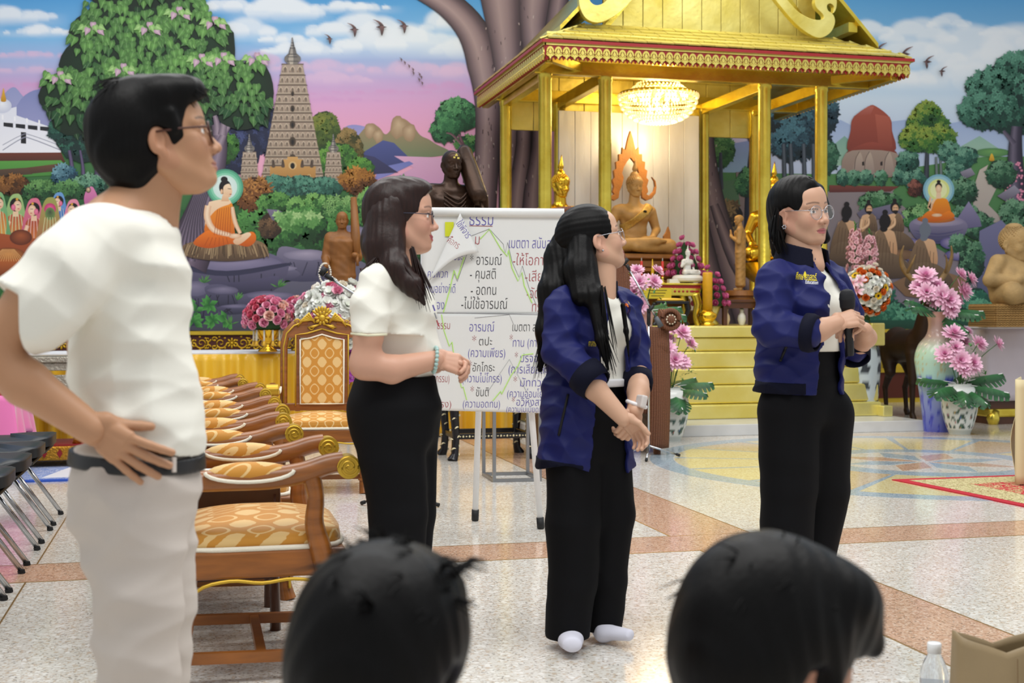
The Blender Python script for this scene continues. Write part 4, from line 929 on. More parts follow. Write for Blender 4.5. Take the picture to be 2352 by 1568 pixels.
# ------------------------------------------------------------------ furniture
M_teak=mat('teak','#9a5c24',.38,noise=(7,.35),stretch=(1,1,6),coat=.25,bump=(40,.04));M_teakd=mat('teak_dark','#56301a',.42,noise=(7,.3),stretch=(1,6,1),coat=.2)
M_goldpaint=mat('gold_paint','#c9a437',.38,.55);M_trim=mat('cream_braid','#e9e2d0',.8,bump=(220,.5,.004))
M_white=mat('white_enamel','#e6e8ea',.3);M_black=mat('black_rubber','#17181a',.55);M_chrome=mat('chrome','#b9bcc0',.16,.95);M_steel=mat('dull_steel','#8d8f92',.35,.85)
def brocade(name,c1,c2,su,sv,rot=False):
 """lozenge ogee pattern of leaf motifs from object coordinates"""
 m=mat(name,c1,.62,sheen=.3);nt=m.node_tree;b=nt.nodes['Principled BSDF'];L=nt.links
 t=nt.nodes.new('ShaderNodeTexCoord');sp=nt.nodes.new('ShaderNodeSeparateXYZ');L.new(t.outputs['Object'],sp.inputs[0])
 def mth(op,a,bb=None,v=None):
  n=nt.nodes.new('ShaderNodeMath');n.operation=op
  L.new(a,n.inputs[0])if not isinstance(a,float)else setattr(n.inputs[0],'default_value',a)
  if bb is not None:(L.new(bb,n.inputs[1])if not isinstance(bb,float)else setattr(n.inputs[1],'default_value',bb))
  return n.outputs[0]
 u=mth('MULTIPLY',sp.outputs[0],su);w=mth('ADD',sp.outputs[2],sp.outputs[1])if rot else sp.outputs[2];v=mth('MULTIPLY',w,sv)
 cu=mth('COSINE',mth('ADD',u,v));cv=mth('COSINE',mth('SUBTRACT',u,v));nz=nt.nodes.new('ShaderNodeTexNoise');nz.inputs['Scale'].default_value=90;L.new(t.outputs['Object'],nz.inputs['Vector'])
 f=mth('MULTIPLY',cu,cv);f2=mth('ADD',f,mth('MULTIPLY',nz.outputs['Fac'],.3));f=mth('ABSOLUTE',mth('ADD',f,.42))
 g=mth('GREATER_THAN',f2,.5);h=mth('LESS_THAN',f,.12);f3=mth('MAXIMUM',g,h)
 mx=nt.nodes.new('ShaderNodeMix');mx.data_type='RGBA';L.new(f3,mx.inputs['Factor']);mx.inputs[6].default_value=(*srgb(c1),1);mx.inputs[7].default_value=(*srgb(c2),1);L.new(mx.outputs[2],b.inputs['Base Color'])
 return m
M_broc=brocade('gold_brocade','#c5882f','#deba7c',31.,23.,True)
def spiral_disc(b,c,r,axis,th=.035):
 """scroll end: disc with a raised spiral; axis = outward normal"""
 t,s_,u=frame_of((0,0,0),axis);c=Vector(c);b.tube([c-t*th/2,c+t*th/2],r,24,up=u)
 for sg in(1,-1):
  pts=[]
  for k in range(40):q=k/39;a=q*2*PI*2.3;rr=r*(.96-.84*q);pts.append(c+t*sg*(th/2+.002)+(s_*math.cos(a)+u*math.sin(a)*sg)*rr)
  b.tube(pts,[r*.085]*40,5)
def arm_chair():
 """carved armchair, front towards -y"""
 root=thing('carved_armchair','x','armchair');W2,D2=.31,.27
 b=MB();b.box((0,0,.375),(.60,.52,.085));o=b.build('seat_rail',M_teak,root,bevel=.008)
 b=MB();pts=[(-.29,-.262,.20),(-.285,-.262,.28),(-.25,-.262,.322),(-.17,-.262,.325),(-.08,-.262,.335),(0,-.262,.328),(.08,-.262,.335),(.17,-.262,.325),(.25,-.262,.322),(.285,-.262,.28),(.29,-.262,.20)]
 b.tube(sp(pts),.006,6)
 for sx in(-1,1):b.tube(sp([(sx*.302,-.25,.05),(sx*.302,-.245,.2),(sx*.302,-.2,.3),(sx*.302,-.1,.326),(sx*.302,0,.318),(sx*.302,.1,.328),(sx*.302,.2,.3),(sx*.302,.24,.2)]),.006,6)
 b.build('gold_beading',M_goldpaint,root,True)
 for sx in(-1,1):
  b=MB();P=[(sx*.265,-.225,.36),(sx*.275,-.24,.28),(sx*.272,-.238,.16),(sx*.268,-.232,.07),(sx*.275,-.245,0)];b.tube(sp(P),sr([.044,.036,.026,.026,.034]),10);b.tube([(sx*.268,-.233,.1),(sx*.268,-.233,.085)],.034,10);b.build('front_leg',M_teak,root,True,sharp=50)
  b=MB();b.tube([(sx*.265,.225,.36),(sx*.268,.235,.18),(sx*.28,.262,0)],[.032,.027,.024],8);b.build('rear_leg',M_teak,root,True,sharp=50)
 for x in(-.262,.262):b=MB();b.beam((x,-.22,.075),(x,.23,.085),.026,.034);b.build('stretcher',M_teak,root)
 b=MB();b.beam((-.26,.0,.08),(.26,.0,.08),.03,.03);b.build('stretcher',M_teak,root)
 def cush(u,v):
  a=2*PI*u;ca,sa=math.cos(a),math.sin(a);q=1/(abs(ca)**6+abs(sa)**6)**(1/6.)
  if v<.5:r,z=1,.418+.05*(v/.5)
  else:t=(v-.5)/.5;r,z=1-t**1.0*1.,.468+.05*math.sin(t*PI/2)
  if v<.5:r=.985+.03*math.sin(v*2*PI)
  return(.285*q*ca*r,.255*q*sa*r,z)
 b=MB();b.grid(48,12,cush,close_u=True);b.build('seat_cushion',M_broc,root,True)
 b=MB();b.tube([(.293*math.cos(a)/(abs(math.cos(a))**6+abs(math.sin(a))**6)**(1/6.),.262*math.sin(a)/(abs(math.cos(a))**6+abs(math.sin(a))**6)**(1/6.),.424)for a in(2*PI*k/48 for k in range(48))],.0085,6,closed=True);b.build('braid',M_trim,root,True)
 for sx in(-1,1):
  x=sx*.31
  b=MB();P=[(x,.25,.64),(x,.12,.642),(x,-.02,.645),(x,-.12,.658),(x,-.2,.682),(x,-.25,.69)];b.tube(sp(P),sr([.034,.036,.038,.036,.035,.034]),10,flat=.95);arm=b.build('arm_rest',M_teak,root,True,sharp=50)
  b=MB();spiral_disc(b,(x,-.265,.676),.037,(sx,0,0),.072);b.build('scroll_end',M_goldpaint,arm,True,sharp=50)
  b=MB();b.tube(sp([(x,-.2,.33),(x,-.18,.42),(x,-.16,.5),(x,-.165,.58),(x,-.15,.65)]),sr([.034,.034,.03,.026,.03]),8,flat=.9);b.build('arm_post',M_teak,root,True,sharp=50)
  b=MB();b.ball((x,.04,.662),(.036,.135,.036),14,10);b.build('arm_pad',M_broc,arm,True)
  b=MB()
  for s2 in(-1,1):b.tube([(x+s2*.036,.04-.135*math.cos(t*PI/12),.672-.033*math.sin(t*PI/12))for t in range(13)],.0065,6)
  b.build('braid',M_trim,arm,True)
 def bk(x,z,dy=0.):return(x,.245+(z-.45)*.12+dy,z)
 for sx in(-1,1):
  b=MB();b.tube([bk(sx*.255,.36),bk(sx*.258,.6),bk(sx*.258,.95),bk(sx*.24,1.04),bk(sx*.19,1.09),bk(sx*.1,1.105)],[.027,.026,.026,.026,.027,.03],10);b.build('back_post',M_teak,root,True,sharp=50)
  b=MB();b.tube([bk(sx*.258,.56,-.028),bk(sx*.26,.94,-.028),bk(sx*.24,1.03,-.03),bk(sx*.19,1.083,-.03),bk(sx*.14,1.1,-.03)],.006,6);b.tube([bk(sx*.178,.54,-.03),bk(sx*.178,1.02,-.03),bk(sx*.1,1.03,-.03),bk(0,1.06,-.03)],.006,6);b.build('gold_beading',M_goldpaint,root,True)
  b=MB();b.beam(bk(sx*.165,.5),bk(sx*.165,1.02),.035,.03,up=(0,1,0));b.build('splat_stile',M_teak,root,bevel=.005)
 b=MB();b.beam(bk(-.255,.53),bk(.255,.53),.05,.035,up=(0,1,0));b.build('lower_rail',M_teak,root,bevel=.005)
 b=MB();b.prism([(-.245,1.0),(.245,1.0),(.235,1.05),(.18,1.1),(.08,1.13),(0,1.14),(-.08,1.13),(-.18,1.1),(-.235,1.05)],lambda x,z,t:bk(x,z,t),-.02,.022);b.build('crest_rail',M_teak,root,bevel=.005)
 b=MB();b.prism([(-.145,.55),(.145,.55),(.145,.985),(.08,.995),(0,1.02),(-.08,.995),(-.145,.985)],lambda x,z,t:bk(x,z,t),-.032,.02);b.build('back_panel',M_broc,root,bevel=.012)
 b=MB();b.tube([bk(x,z,-.034)for x,z in((-.147,.55),(0,.55),(.147,.55),(.147,.77),(.147,.987),(.08,.997),(0,1.022),(-.08,.997),(-.147,.987),(-.147,.77))],.006,6,closed=True);b.build('braid',M_trim,root,True)
 b=MB();c=bk(0,1.135,-.035)
 for k in range(10):a=2*PI*k/10;b.ball((c[0]+.036*math.cos(a),c[1],c[2]+.036*math.sin(a)),(.02,.009,.011),8,5,rot=(0,-a,0))
 b.ball(c,(.024,.02,.024),10,8)
 for k in range(7):a=-.9+.3*k;b.ball((c[0]+.062*math.sin(a),c[1],c[2]+.062*math.cos(a)),(.011,.008,.022),8,5,rot=(0,a,0))
 for sx in(-1,1):
  for k in range(5):b.tube([(sx*.05,c[1],1.10+.006*k),(sx*(.09+.012*k),c[1]-.004,1.165-.012*k),(sx*(.135+.008*k),c[1],1.12-.012*k)],[.006,.012,.003],6)
  spiral(b,sx*.165,1.108,.022,1.3,sx,PI,.006,c[1]);spiral(b,sx*.07,1.07,.018,1.2,-sx,PI,.006,c[1]);b.tube([(sx*.02,c[1],1.09),(sx*.06,c[1]-.004,1.075),(sx*.1,c[1],1.07)],[.006,.011,.003],6)
 b.build('crest_carving',M_goldpaint,root,True)
 return root
ac=arm_chair()
row=[(.21,4.36),(.13,5.54),(.165,6.75),(.16,8.17),(.075,9.45)]
lab=['carved teak armchair with gold scroll arms, nearest of the row beside the standing man','carved teak armchair, second in the row counted from the man in cream','carved teak armchair in the middle of the row of five','carved teak armchair, fourth in the row counted from the man in cream','carved teak armchair at the far end of the row by the yellow satin table']
for k,(x,y)in enumerate(row):
 o=ac if k==0 else copy_tree(ac);o.location=(x,y,0);o.rotation_euler=(0,0,R(90));tag(o,lab[k],'armchair','row of carved armchairs')
o=copy_tree(ac);o.location=(.83,8.55,0);o.rotation_euler=(0,0,R(-6));tag(o,'carved teak armchair with brocade back facing the camera behind the row','armchair')
if 'group' in o:del o['group']
def side_table():
 t=thing('side_table','x','table')
 b=MB();b.box((0,0,.565),(.42,.46,.03));b.build('table_top',M_teakd,t,bevel=.008);b=MB();b.box((0,0,.50),(.38,.42,.09));b.build('apron',M_teakd,t,bevel=.004)
 for x in(-.17,.17):
  for y in(-.19,.19):b=MB();b.tube([(x,y,.5),(x,y,.25),(x*1.02,y*1.02,0)],[.022,.016,.02],8);b.build('leg',M_teakd,t,True)
 b=MB();b.box((0,0,.2),(.36,.4,.02));b.build('lower_shelf',M_teakd,t)
 return t
st=side_table();tl=['dark wooden side table with papers beside the nearest carved armchair','dark wooden side table between the second and third carved armchairs','dark wooden side table between the third and fourth carved armchairs','dark wooden side table before the farthest carved armchair']
for k,y in enumerate((4.95,6.145,7.46,8.81)):
 o=st if k==0 else copy_tree(st);o.location=(.12,y,0);tag(o,tl[k],'table','side tables between the armchairs')
b=MB();b.box((0,0,.002),(.3,.21,.004));o=b.build('paper_sheets',M_white);o.location=(.08,4.92,.5805);o.rotation_euler=(0,0,.2);tag(o,'white paper sheets lying on the nearest dark side table','paper')
M_vinyl=mat('black_vinyl','#24282c',.38,noise=(30,.15))
def vinyl_chair():
 t=thing('vinyl_chair','x','chair')
 b=MB();b.grid(32,10,lambda u,v:(lambda a,q:((.235+.0)*q*math.cos(a)*(1 if v<.6 else 1-((v-.6)/.4)),.235*q*math.sin(a)*(1 if v<.6 else 1-((v-.6)/.4)),.415+.05*min(v/.6,1)+(.012*math.sin((v-.6)/.4*PI/2)if v>.6 else 0)+.016*(math.cos(a)>.6)))(2*PI*u,1/(abs(math.cos(2*PI*u))**5+abs(math.sin(2*PI*u))**5)**.2),close_u=True);b.build('seat',M_vinyl,t,True)
 b=MB();b.box((.0,0,.405),(.42,.43,.02));b.build('seat_board',M_black,t,bevel=.01)
 for y in(-.2,.2):
  for x0,x1 in((-.02,.25),(-.1,-.25)):
   b=MB();b.tube([(x0,y,.4),(x1,y,.012)],.0125,10);l=b.build('leg',M_chrome,t,True);b=MB();b.tube([(x1-.004*(x1>0),y,.016),(x1,y,0)],.016,10);b.build('rubber_foot',M_black,l)
  b=MB();b.tube([(-.1,y,.4),(-.2,y,.44),(-.26,y,.6),(-.3,y,.84)],.0125,10);b.build('back_tube',M_chrome,t,True)
 b=MB();b.ball((-.285,0,.72),(.03,.22,.14),16,12);b.build('backrest',M_vinyl,t,True)
 return t
vc=vinyl_chair();vl=['nearest the camera','second from the camera','third from the camera','fourth from the camera','fifth from the camera','farthest of the line']
for k,y in enumerate((4.78,5.32,5.87,6.46,7.05,7.62)):
 o=vc if k==0 else copy_tree(vc);o.location=(-.99,y,0);tag(o,'black vinyl chair on slanted chrome legs at left edge, '+vl[k],'chair','line of black vinyl chairs')
FD=6.85
fo=W(1130,0,FD);fo.z=0
fc=thing('flip_chart','white flip chart easel covered with handwritten Thai notes between two standing women','flip chart',fo,-TH)
def FL(px,py,y=0.):return Vector(((px-1130)/F*FD,y,CH-(py-HY)/F*FD))
M_paper=mat('chart_paper','#e4e5e3',.75,bump=(7,.12,.02));M_board=mat('whiteboard','#e9ecf4',.18)
b=MB();b.box((FL(1128,712)+Vector((0,.035,0))),((1292-966)/F*FD,.014,1.05));b.build('board',M_board,fc,bevel=.004)
for(x0,y0,x1,y1,dy0,dy1)in((1030,560,983,1228,.065,.06),(1190,560,1243,1228,.065,.06),(1112,520,1087,1196,.07,.33)):
 a,c=FL(x0,y0,dy0),FL(x1,y1);c.y=dy1;c.z=.0;a2=a.lerp(c,.96)
 b=MB();b.tube([a,a2],.017,12);l=b.build('leg',M_white,fc,True);b=MB();b.tube([a2,a2.lerp(c,.9),c],[.0205,.0205,.016],12);b.build('rubber_foot',M_black,l,True)
def sheet(nm,x0,x1,y0,y1,ofs,wav,skip=None,bottom=None):
 b=MB();b.grid(24,30,lambda u,v:FL(x0+(x1-x0)*u,y0+(y1-y0)*v+(bottom(u)*v if bottom else 0),ofs-.004*math.sin(u*5+v*2)*v-wav*v*v));return b.build(nm,M_paper,fc,True,solid=.001)
sheet('paper_sheet',968,1291,490,722,.016,.0);lower=sheet('paper_sheet',1000,1286,720,942,.012,.012,bottom=lambda u:8*u)
b=MB();b.tube([FL(964,486,.012),FL(1296,489,.012)],.026,14,flat=.95);b.build('folded_sheets',M_paper,fc,True)
b=MB();b.grid(10,10,lambda u,v:FL(1057+v*((1-u)*-72+u*43),490+v*((1-u)*156+u*90-16*math.sin(u*PI)),-.012-.03*math.sin(u*PI)*v-.012*u));b.build('curled_sheet',M_paper,fc,True,solid=.0012)
b=MB();b.box(FL(1032,526,.008),(20/F*FD,.002,33/F*FD));b.build('sticky_note',mat('note_yellow','#d6dc2c',.7),fc)
INK={'p':mat('ink_violet','#5a50a8',.6),'k':mat('ink_black','#24242a',.6),'r':mat('ink_red','#a8484f',.6),'g':mat('marker_green','#c4ee8a',.7),'e':mat('pencil_grey','#8f9096',.7)}
ink={k:MB()for k in INK}
def ink_y(px,py):
 if py<721:u,v=(px-968)/323,(py-490)/232;y=.016-.004*math.sin(u*5+v*2)*v
 else:u,v=(px-1000)/286,(py-720)/225;y=.012-.004*math.sin(u*5+v*2)*v-.012*v*v
 return y-.0025
def curl_y(px,py):
 dx,dy=px-1057,py-490;a,b_=(dx*90-43*dy)/-13188,(-72*dy-156*dx)/-13188;v=max(a+b_,.01);u=max(0,min(1,b_/v));return-.012-.03*math.sin(u*PI)*v-.012*u-.004
def write(txt,x0,x1,base,c,h=19.,rot=0.):
 V,Fc=text_mesh(txt,1.,-.013)
 if not len(V):return
 w_=V[:,0].max()-V[:,0].min();kx=(x1-x0)/w_;kz=h/.56
 P=[]
 for v in V:
  q=(v[0]-V[0,0]*0-V[:,0].min())*kx;zz=v[1]*kz;px=x0+q+zz*.04;py=base-zz+.006*(px-1130)
  if rot:ca,sa=math.cos(rot),math.sin(rot);px,py=x0+q*ca+zz*sa,base+q*sa-zz*ca
  P.append(FL(px,py,ink_y(px,py)if not rot else curl_y(px,py)))
 ink[c].raw(P,Fc)
for a in(('ธรรม',1078,1132,517,'p',22),('"',1135,1141,512,'r'),('ม',1091,1101,561,'r'),('เมตตา สนับสนุน',1169,1287,569,'p'),('* อารมณ์',1079,1152,608,'k'),('-ให้โอกาส',1178,1262,608,'r'),('- คุมสติ',1079,1138,640,'k'),('-เสียสละ',1206,1282,645,'r'),('- อดทน',1081,1139,677,'k'),('-จัดสรร',1210,1270,684,'r'),('-ไม่ใช้อารมณ์',1059,1165,709,'k'),('ทรัพย์',1222,1270,715,'r'),('สัจจะ',1033,1062,598,'p',14),('คนพวก',982,1028,638,'p',15),('แบบอย่างที่ดี',974,1045,673,'p',16),('ชี้แจง',982,1020,711,'p',17),
    ('ธรรม',1004,1033,756,'r',14),('อารมณ์',1078,1135,761,'p',17),('เมตตา สนับสนุน',1177,1280,760,'k',16),('*',1084,1093,793,'r',18),('ตปะ',1100,1130,793,'k',15),('*',1170,1177,790,'r',18),('ทาน (การให้)',1178,1262,796,'p',16),('(ความเพียร)',1075,1160,820,'p',16),('*',1182,1189,830,'r',18),('ปริจจาคะ',1195,1262,831,'p',15),('*',1076,1083,851,'r',18),('อักโกธะ',1085,1136,853,'k',15),('(การเสียสละ)',1168,1262,857,'p',16),('(ความไม่โกรธ)',1062,1152,878,'p',15),('*',1179,1187,886,'r',18),('มัททวะ',1195,1250,887,'p',15),('*',1080,1088,909,'r',18),('ขันติ',1093,1122,910,'k',16),('(ความอ่อนโยน)',1165,1262,912,'p',14),('(ความอดทน)',1063,1148,936,'p',14),('*',1175,1182,932,'r',17),('อวิหิงสา',1186,1245,931,'p',14),('(ความไม่เบียดเบียน)',1163,1270,946,'p',11),('กรรม)',1001,1032,878,'r',14),('รง)',1012,1036,936,'r',13)):write(*a)
write('ใช้พิจาร',1047,1090,514,'p',13,.95);write('คือกร',1026,1056,556,'r',13,.6)
def pen(c,w_,*pts):ink[c].tube([FL(x,y,ink_y(x,y))for x,y in pts],w_/F*FD/2,4)
pen('r',1.2,(1078,518),(1131,519));pen('e',1,(1070,546),(1124,525),(1156,560),(1160,582),(1166,556),(1176,600),(1192,636),(1200,610),(1215,660),(1232,700));pen('g',3,(1103,548),(1124,526),(1150,570),(1165,588),(1168,574),(1176,615),(1190,645),(1199,625),(1204,655),(1222,695));pen('g',3,(1018,717),(1032,668),(1043,620),(1050,640),(1066,590));pen('e',1,(1022,700),(1043,628),(1050,646),(1072,585))
pen('e',1.2,(975,717),(1285,723));pen('g',2.5,(1014,722),(1020,760),(1032,795),(1038,785),(1046,840));pen('g',2.5,(1055,870),(1060,890),(1064,888),(1072,918));pen('g',2.5,(1132,920),(1150,898),(1152,905),(1174,862),(1190,840),(1200,815),(1225,812));pen('e',.8,(1090,730),(1170,722),(1180,745));pen('e',.8,(1120,900),(1170,825),(1210,900))
for k in ink:ink[k].build('handwriting' if k in 'pkr' else 'drawn_line',INK[k],fc)['kind']='stuff'
q0,q1,q2=G(1135,1107),G(1240,1105),G(1111,1092);q3=q1+(q2-q0);sf=thing('steel_frame_stand','bare square steel tube stand behind the flip chart legs','stand',(q0+q3)/2)
for a,c in((q0,q1),(q1,q3),(q3,q2),(q2,q0)):
 for z in(.012,.62):b=MB();o_=(q0+q3)/2;b.beam(a-o_+Vector((0,0,z)),c-o_+Vector((0,0,z)),.022,.022);b.build('rail',M_steel,sf)
for a in(q0,q1,q2,q3):b=MB();b.beam(a-(q0+q3)/2,a-(q0+q3)/2+Vector((0,0,.63)),.022,.022);b.build('post',M_steel,sf)
M_inlay=mat('mother_of_pearl','#d8cda6',.3,.2);M_lacq=mat('black_lacquer','#141316',.22)
lt=thing('lacquer_table','black lacquer table with mother-of-pearl inlaid legs behind the flip chart','table',(2.33,10.2,0))
b=MB();b.box((0,0,.745),(.7,.6,.05));b.build('table_top',M_lacq,lt,bevel=.01)
for x in(-.31,.31):
 for y in(-.22,.22):
  b=MB();b.tube([(x,y,.72),(x*1.06,y*1.06,.55),(x*.97,y*.97,.2),(x,y,.05),(x*1.08,y*1.08,0)],[.05,.05,.034,.034,.05],10,flat=.9);l=b.build('leg',M_lacq,lt,True,sharp=40)
  b=MB()
  for k in range(24):
   z=.04+.024*k;a=k*1.9;r=.037+.012*max(0,(z-.3)/.4)
   b.tube([(x+(r)*math.cos(a+q*.9),y+r*math.sin(a+q*.9),z+.014*math.sin(q*2.2))for q in(0,.35,.7,1.05)],[.003,.007,.005,.002],5)
  b.build('inlay',M_inlay,l)['kind']='stuff'
for y in(-.22,.22):b=MB();b.beam((-.3,y,.19),(.3,y,.19),.03,.045);b.build('stretcher',M_lacq,lt,bevel=.004)
for x in(-.3,.3):b=MB();b.beam((x,-.22,.19),(x,.22,.19),.03,.045);b.build('stretcher',M_lacq,lt,bevel=.004)
b=MB()
for k in range(22):b.ball((-.27+.0257*k,-.237,.19),(.008,.003,.009 if k%2 else.005),6,4)
b.build('inlay',M_inlay,lt)['kind']='stuff'
M_satin=mat('yellow_satin','#e3b32a',.3,sheen=.3,spec=.7);M_cloth=mat('white_cloth','#dedfe4',.75)
tx0,tx1,ty0,ty1,tz=-2.4,3.0,12.0,12.75,.82
yt=thing('satin_table','long table with white top and gathered yellow satin skirt before the mural','table',(.3,12.38,0))
b=MB();b.box((0,0,tz-.015),(tx1-tx0,ty1-ty0,.03));b.build('table_top',M_cloth,yt,bevel=.008)
def drape(u,v):
 x=tx0+(tx1-tx0)*u-.3;ph=u*37*2*PI;A=.02+.045*v;k=math.sin(ph+.5*math.sin(ph*.37));return(x,-.375-.004-A*(1+k)*.7-.012*v*math.sin(ph*.37+1)-(.02*max(0,math.sin(v*PI))*max(0,k)),tz-.02-(tz-.03)*v)
b=MB();b.grid(600,12,drape);b.build('satin_skirt',M_satin,yt,True,solid=.002)
b=MB();b.box((0,.1,tz/2-.03),(tx1-tx0-.2,.5,tz-.07));b.build('table_frame',M_teakd,yt)
M_pink=mat('pink_satin','#e678b4',.32,sheen=.4);M_redcloth=mat('red_cloth','#a92a2a',.7)
pt=thing('pink_draped_table','low table with red top and ruffled pink satin drape at left edge','table',(-1.64,9.6,.0165))
b=MB();b.box((0,0,.60),(.9,.9,.1));b.build('red_top',M_redcloth,pt,bevel=.02);b=MB();b.box((0,0,.27),(.8,.8,.53));b.build('white_skirt',M_cloth,pt)
def ruff(u,v):
 s_=u*3.6;e=int(s_)%4;t=s_-int(s_)
 P=((-.45,-.45),(.45,-.45),(.45,.45),(-.45,.45));a,c=P[e],P[(e+1)%4];x,y=a[0]+(c[0]-a[0])*t,a[1]+(c[1]-a[1])*t;k=1+(.04+.09*v)+.05*v*math.sin(u*75);return(x*k,y*k,.6-.34*v-.06*v*math.cos(t*2*PI))
b=MB();b.grid(220,10,ruff);b.build('pink_drape',M_pink,pt,True,solid=.003)
M_redgold=mat('red_gilt','#b8862a',.32,.7,bump=(55,.6,.02));M_redp=mat('red_panel','#8c1a1c',.5)
rg=thing('gilt_offering_stand','small red and gilt carved stand on the blue rug','stand',(-1.08,10.4,.0165))
b=MB();b.box((0,0,.10),(.62,.5,.11));b.build('base',M_redgold,rg,bevel=.012);b=MB();b.box((0,0,.16),(.6,.48,.012));b.build('base_top',M_redp,rg)
for x in(-.22,.22):
 for y in(-.17,.17):b=MB();b.tube([(x,y,.16),(x*1.08,y*1.08,.2),(x,y,.3),(x*1.05,y*1.05,.42)],[.03,.035,.022,.035],8);b.build('leg',M_redgold,rg,True)
b=MB();b.box((0,0,.45),(.54,.44,.09));b.build('apron',M_redgold,rg,bevel=.01);b=MB();b.box((0,0,.505),(.6,.5,.025));b.build('top',M_redp,rg,bevel=.006)
for k in range(5):b=MB();b.prism([(-.02,0),(0,.035),(.02,0),(0,-.035)],lambda x,z,t:(x-.22+.11*k,t,z+.1),-.256,-.247);b.build('red_motif',M_redp,rg)
b=MB();b.lathe([(.05,.52),(.055,.6),(.02,.62)],n=14);b.build('yellow_candle_pot',M_satin,rg,True)
svt=thing('silver_table','embossed silver side table at the left of the satin table','table',(-1.15,11.6,0));M_silvt=mat('embossed_silver','#a9a294',.35,.8,bump=(45,.9,.02))
b=MB();b.box((0,0,.78),(.6,.4,.05));b.box((0,0,.72),(.52,.34,.07));b.build('top',M_silvt,svt,bevel=.008)
for x in(-.24,.24):
 for y in(-.15,.15):b=MB();b.box((x,y,.35),(.07,.07,.7));b.build('leg',M_silvt,svt,bevel=.008)
b=MB();b.box((0,-.16,.5),(.42,.02,.3));b.build('panel',M_silvt,svt)
def rug_mat(name,field,pat,pat2,sc):
 m=mat(name,field,.9);nt=m.node_tree;L=nt.links;t=nt.nodes.new('ShaderNodeTexCoord');v=nt.nodes.new('ShaderNodeTexNoise');v.inputs['Scale'].default_value=sc;v.inputs['Distortion'].default_value=2.5;L.new(t.outputs['Object'],v.inputs['Vector'])
 cr=nt.nodes.new('ShaderNodeValToRGB');cr.color_ramp.interpolation='CONSTANT';L.new(v.outputs['Fac'],cr.inputs[0]);e=cr.color_ramp.elements;e[0].color=(*srgb(field),1);e[1].position=.52;e[1].color=(*srgb(pat),1);n=e.new(.6);n.color=(*srgb(pat2),1);n=e.new(.66);n.color=(*srgb(field),1)
 L.new(cr.outputs[0],nt.nodes['Principled BSDF'].inputs['Base Color']);return m
br=thing('blue_rug','blue patterned rug under the gilt stand on the left','rug',(-1.05,10.0,0))
b=MB();b.box((0,0,.006),(2.3,1.25,.012));b.build('border',mat('rug_blue','#2f56b8',.9),br);b=MB();b.box((0,0,.0125),(2.2,1.13,.004));b.build('field',rug_mat('rug_blue_field','#7f95c8','#c9cfe0','#35509a',22),br)
b=MB();b.prism([(.02,-.5),(.2,-.5),(.4,.4),(.22,.4)],lambda x,y,t:(x,y,t),.013,.0155);b.build('stripe',M_cloth,br)
c0=G(2048,1103);rc=thing('red_carpet','red floral carpet with cream leaf border at the right edge','carpet',c0)
ex,ey=(G(2352,1092)-c0).normalized(),(G(2352,1165)-c0).normalized()
def cp(u,v):p=ex*u+ey*v;return(p.x,p.y)
for nm,e0,z,m in(('border',0,.008,mat('carpet_red','#b01f30',.95)),('leaf_band',.055,.0095,rug_mat('carpet_leaf','#c9be92','#8c8a4a','#7d2b2c',30)),('field',.24,.011,rug_mat('carpet_field','#b3202f','#c9b98a','#6d7a3a',17))):
 b=MB();b.prism([cp(e0*1.5,e0*1.5),cp(4.2-e0,e0),cp(4.2-e0,3.2-e0),cp(e0,3.2-e0)],lambda x,y,t:(x,y,t),0 if e0==0 else.002,z);b.build(nm,m,rc)
def wicker(name):
 m=mat(name,'#7a4a30',.55);nt=m.node_tree;L=nt.links;bs=nt.nodes['Principled BSDF'];t=nt.nodes.new('ShaderNodeTexCoord')
 ws=[]
 for ax,sc in(('Z',26),('X',17)):
  w_=nt.nodes.new('ShaderNodeTexWave');w_.wave_type='BANDS';w_.bands_direction=ax;w_.inputs['Scale'].default_value=sc;w_.inputs['Distortion'].default_value=.6;L.new(t.outputs['Object'],w_.inputs['Vector']);ws.append(w_)
 mu=nt.nodes.new('ShaderNodeMath');mu.operation='MULTIPLY';L.new(ws[0].outputs['Fac'],mu.inputs[0]);L.new(ws[1].outputs['Fac'],mu.inputs[1])
 mx=nt.nodes.new('ShaderNodeMix');mx.data_type='RGBA';L.new(mu.outputs[0],mx.inputs['Factor']);mx.inputs[6].default_value=(*srgb('#5f3620'),1);mx.inputs[7].default_value=(*srgb('#96603f'),1);L.new(mx.outputs[2],bs.inputs['Base Color'])
 bp=nt.nodes.new('ShaderNodeBump');bp.inputs['Strength'].default_value=.8;bp.inputs['Distance'].default_value=.01;L.new(mu.outputs[0],bp.inputs['Height']);L.new(bp.outputs[0],bs.inputs['Normal']);return m
M_wick=wicker('brown_wicker')
wo=W(1355,0,10.9);wo.z=0;wc=thing('wicker_armchair','tall-backed brown wicker armchair with rolled arms behind the woman with long black hair','armchair',wo,-TH+.08)
b=MB();b.prism([(-.40,.3),(.38,.3),(.38,1.45),(.36,1.65),(.25,1.86),(.08,2.02),(-.12,2.09),(-.28,2.07),(-.38,1.95),(-.41,1.5)],lambda x,z,t:(x,.3+t+(z-.4)*.1,z),-.03,.03);b.build('back',M_wick,wc,bevel=.02)
b=MB();b.tube([(x,.3+(z-.4)*.1,z)for x,z in((.38,.3),(.38,1.45),(.36,1.65),(.25,1.86),(.08,2.02),(-.12,2.09),(-.28,2.07),(-.38,1.95),(-.41,1.5),(-.40,.3))],.035,8);b.build('back_rim',M_wick,wc,True)
b=MB();b.box((.06,0,.4),(.9,.72,.12));b.build('seat',M_wick,wc,bevel=.03)
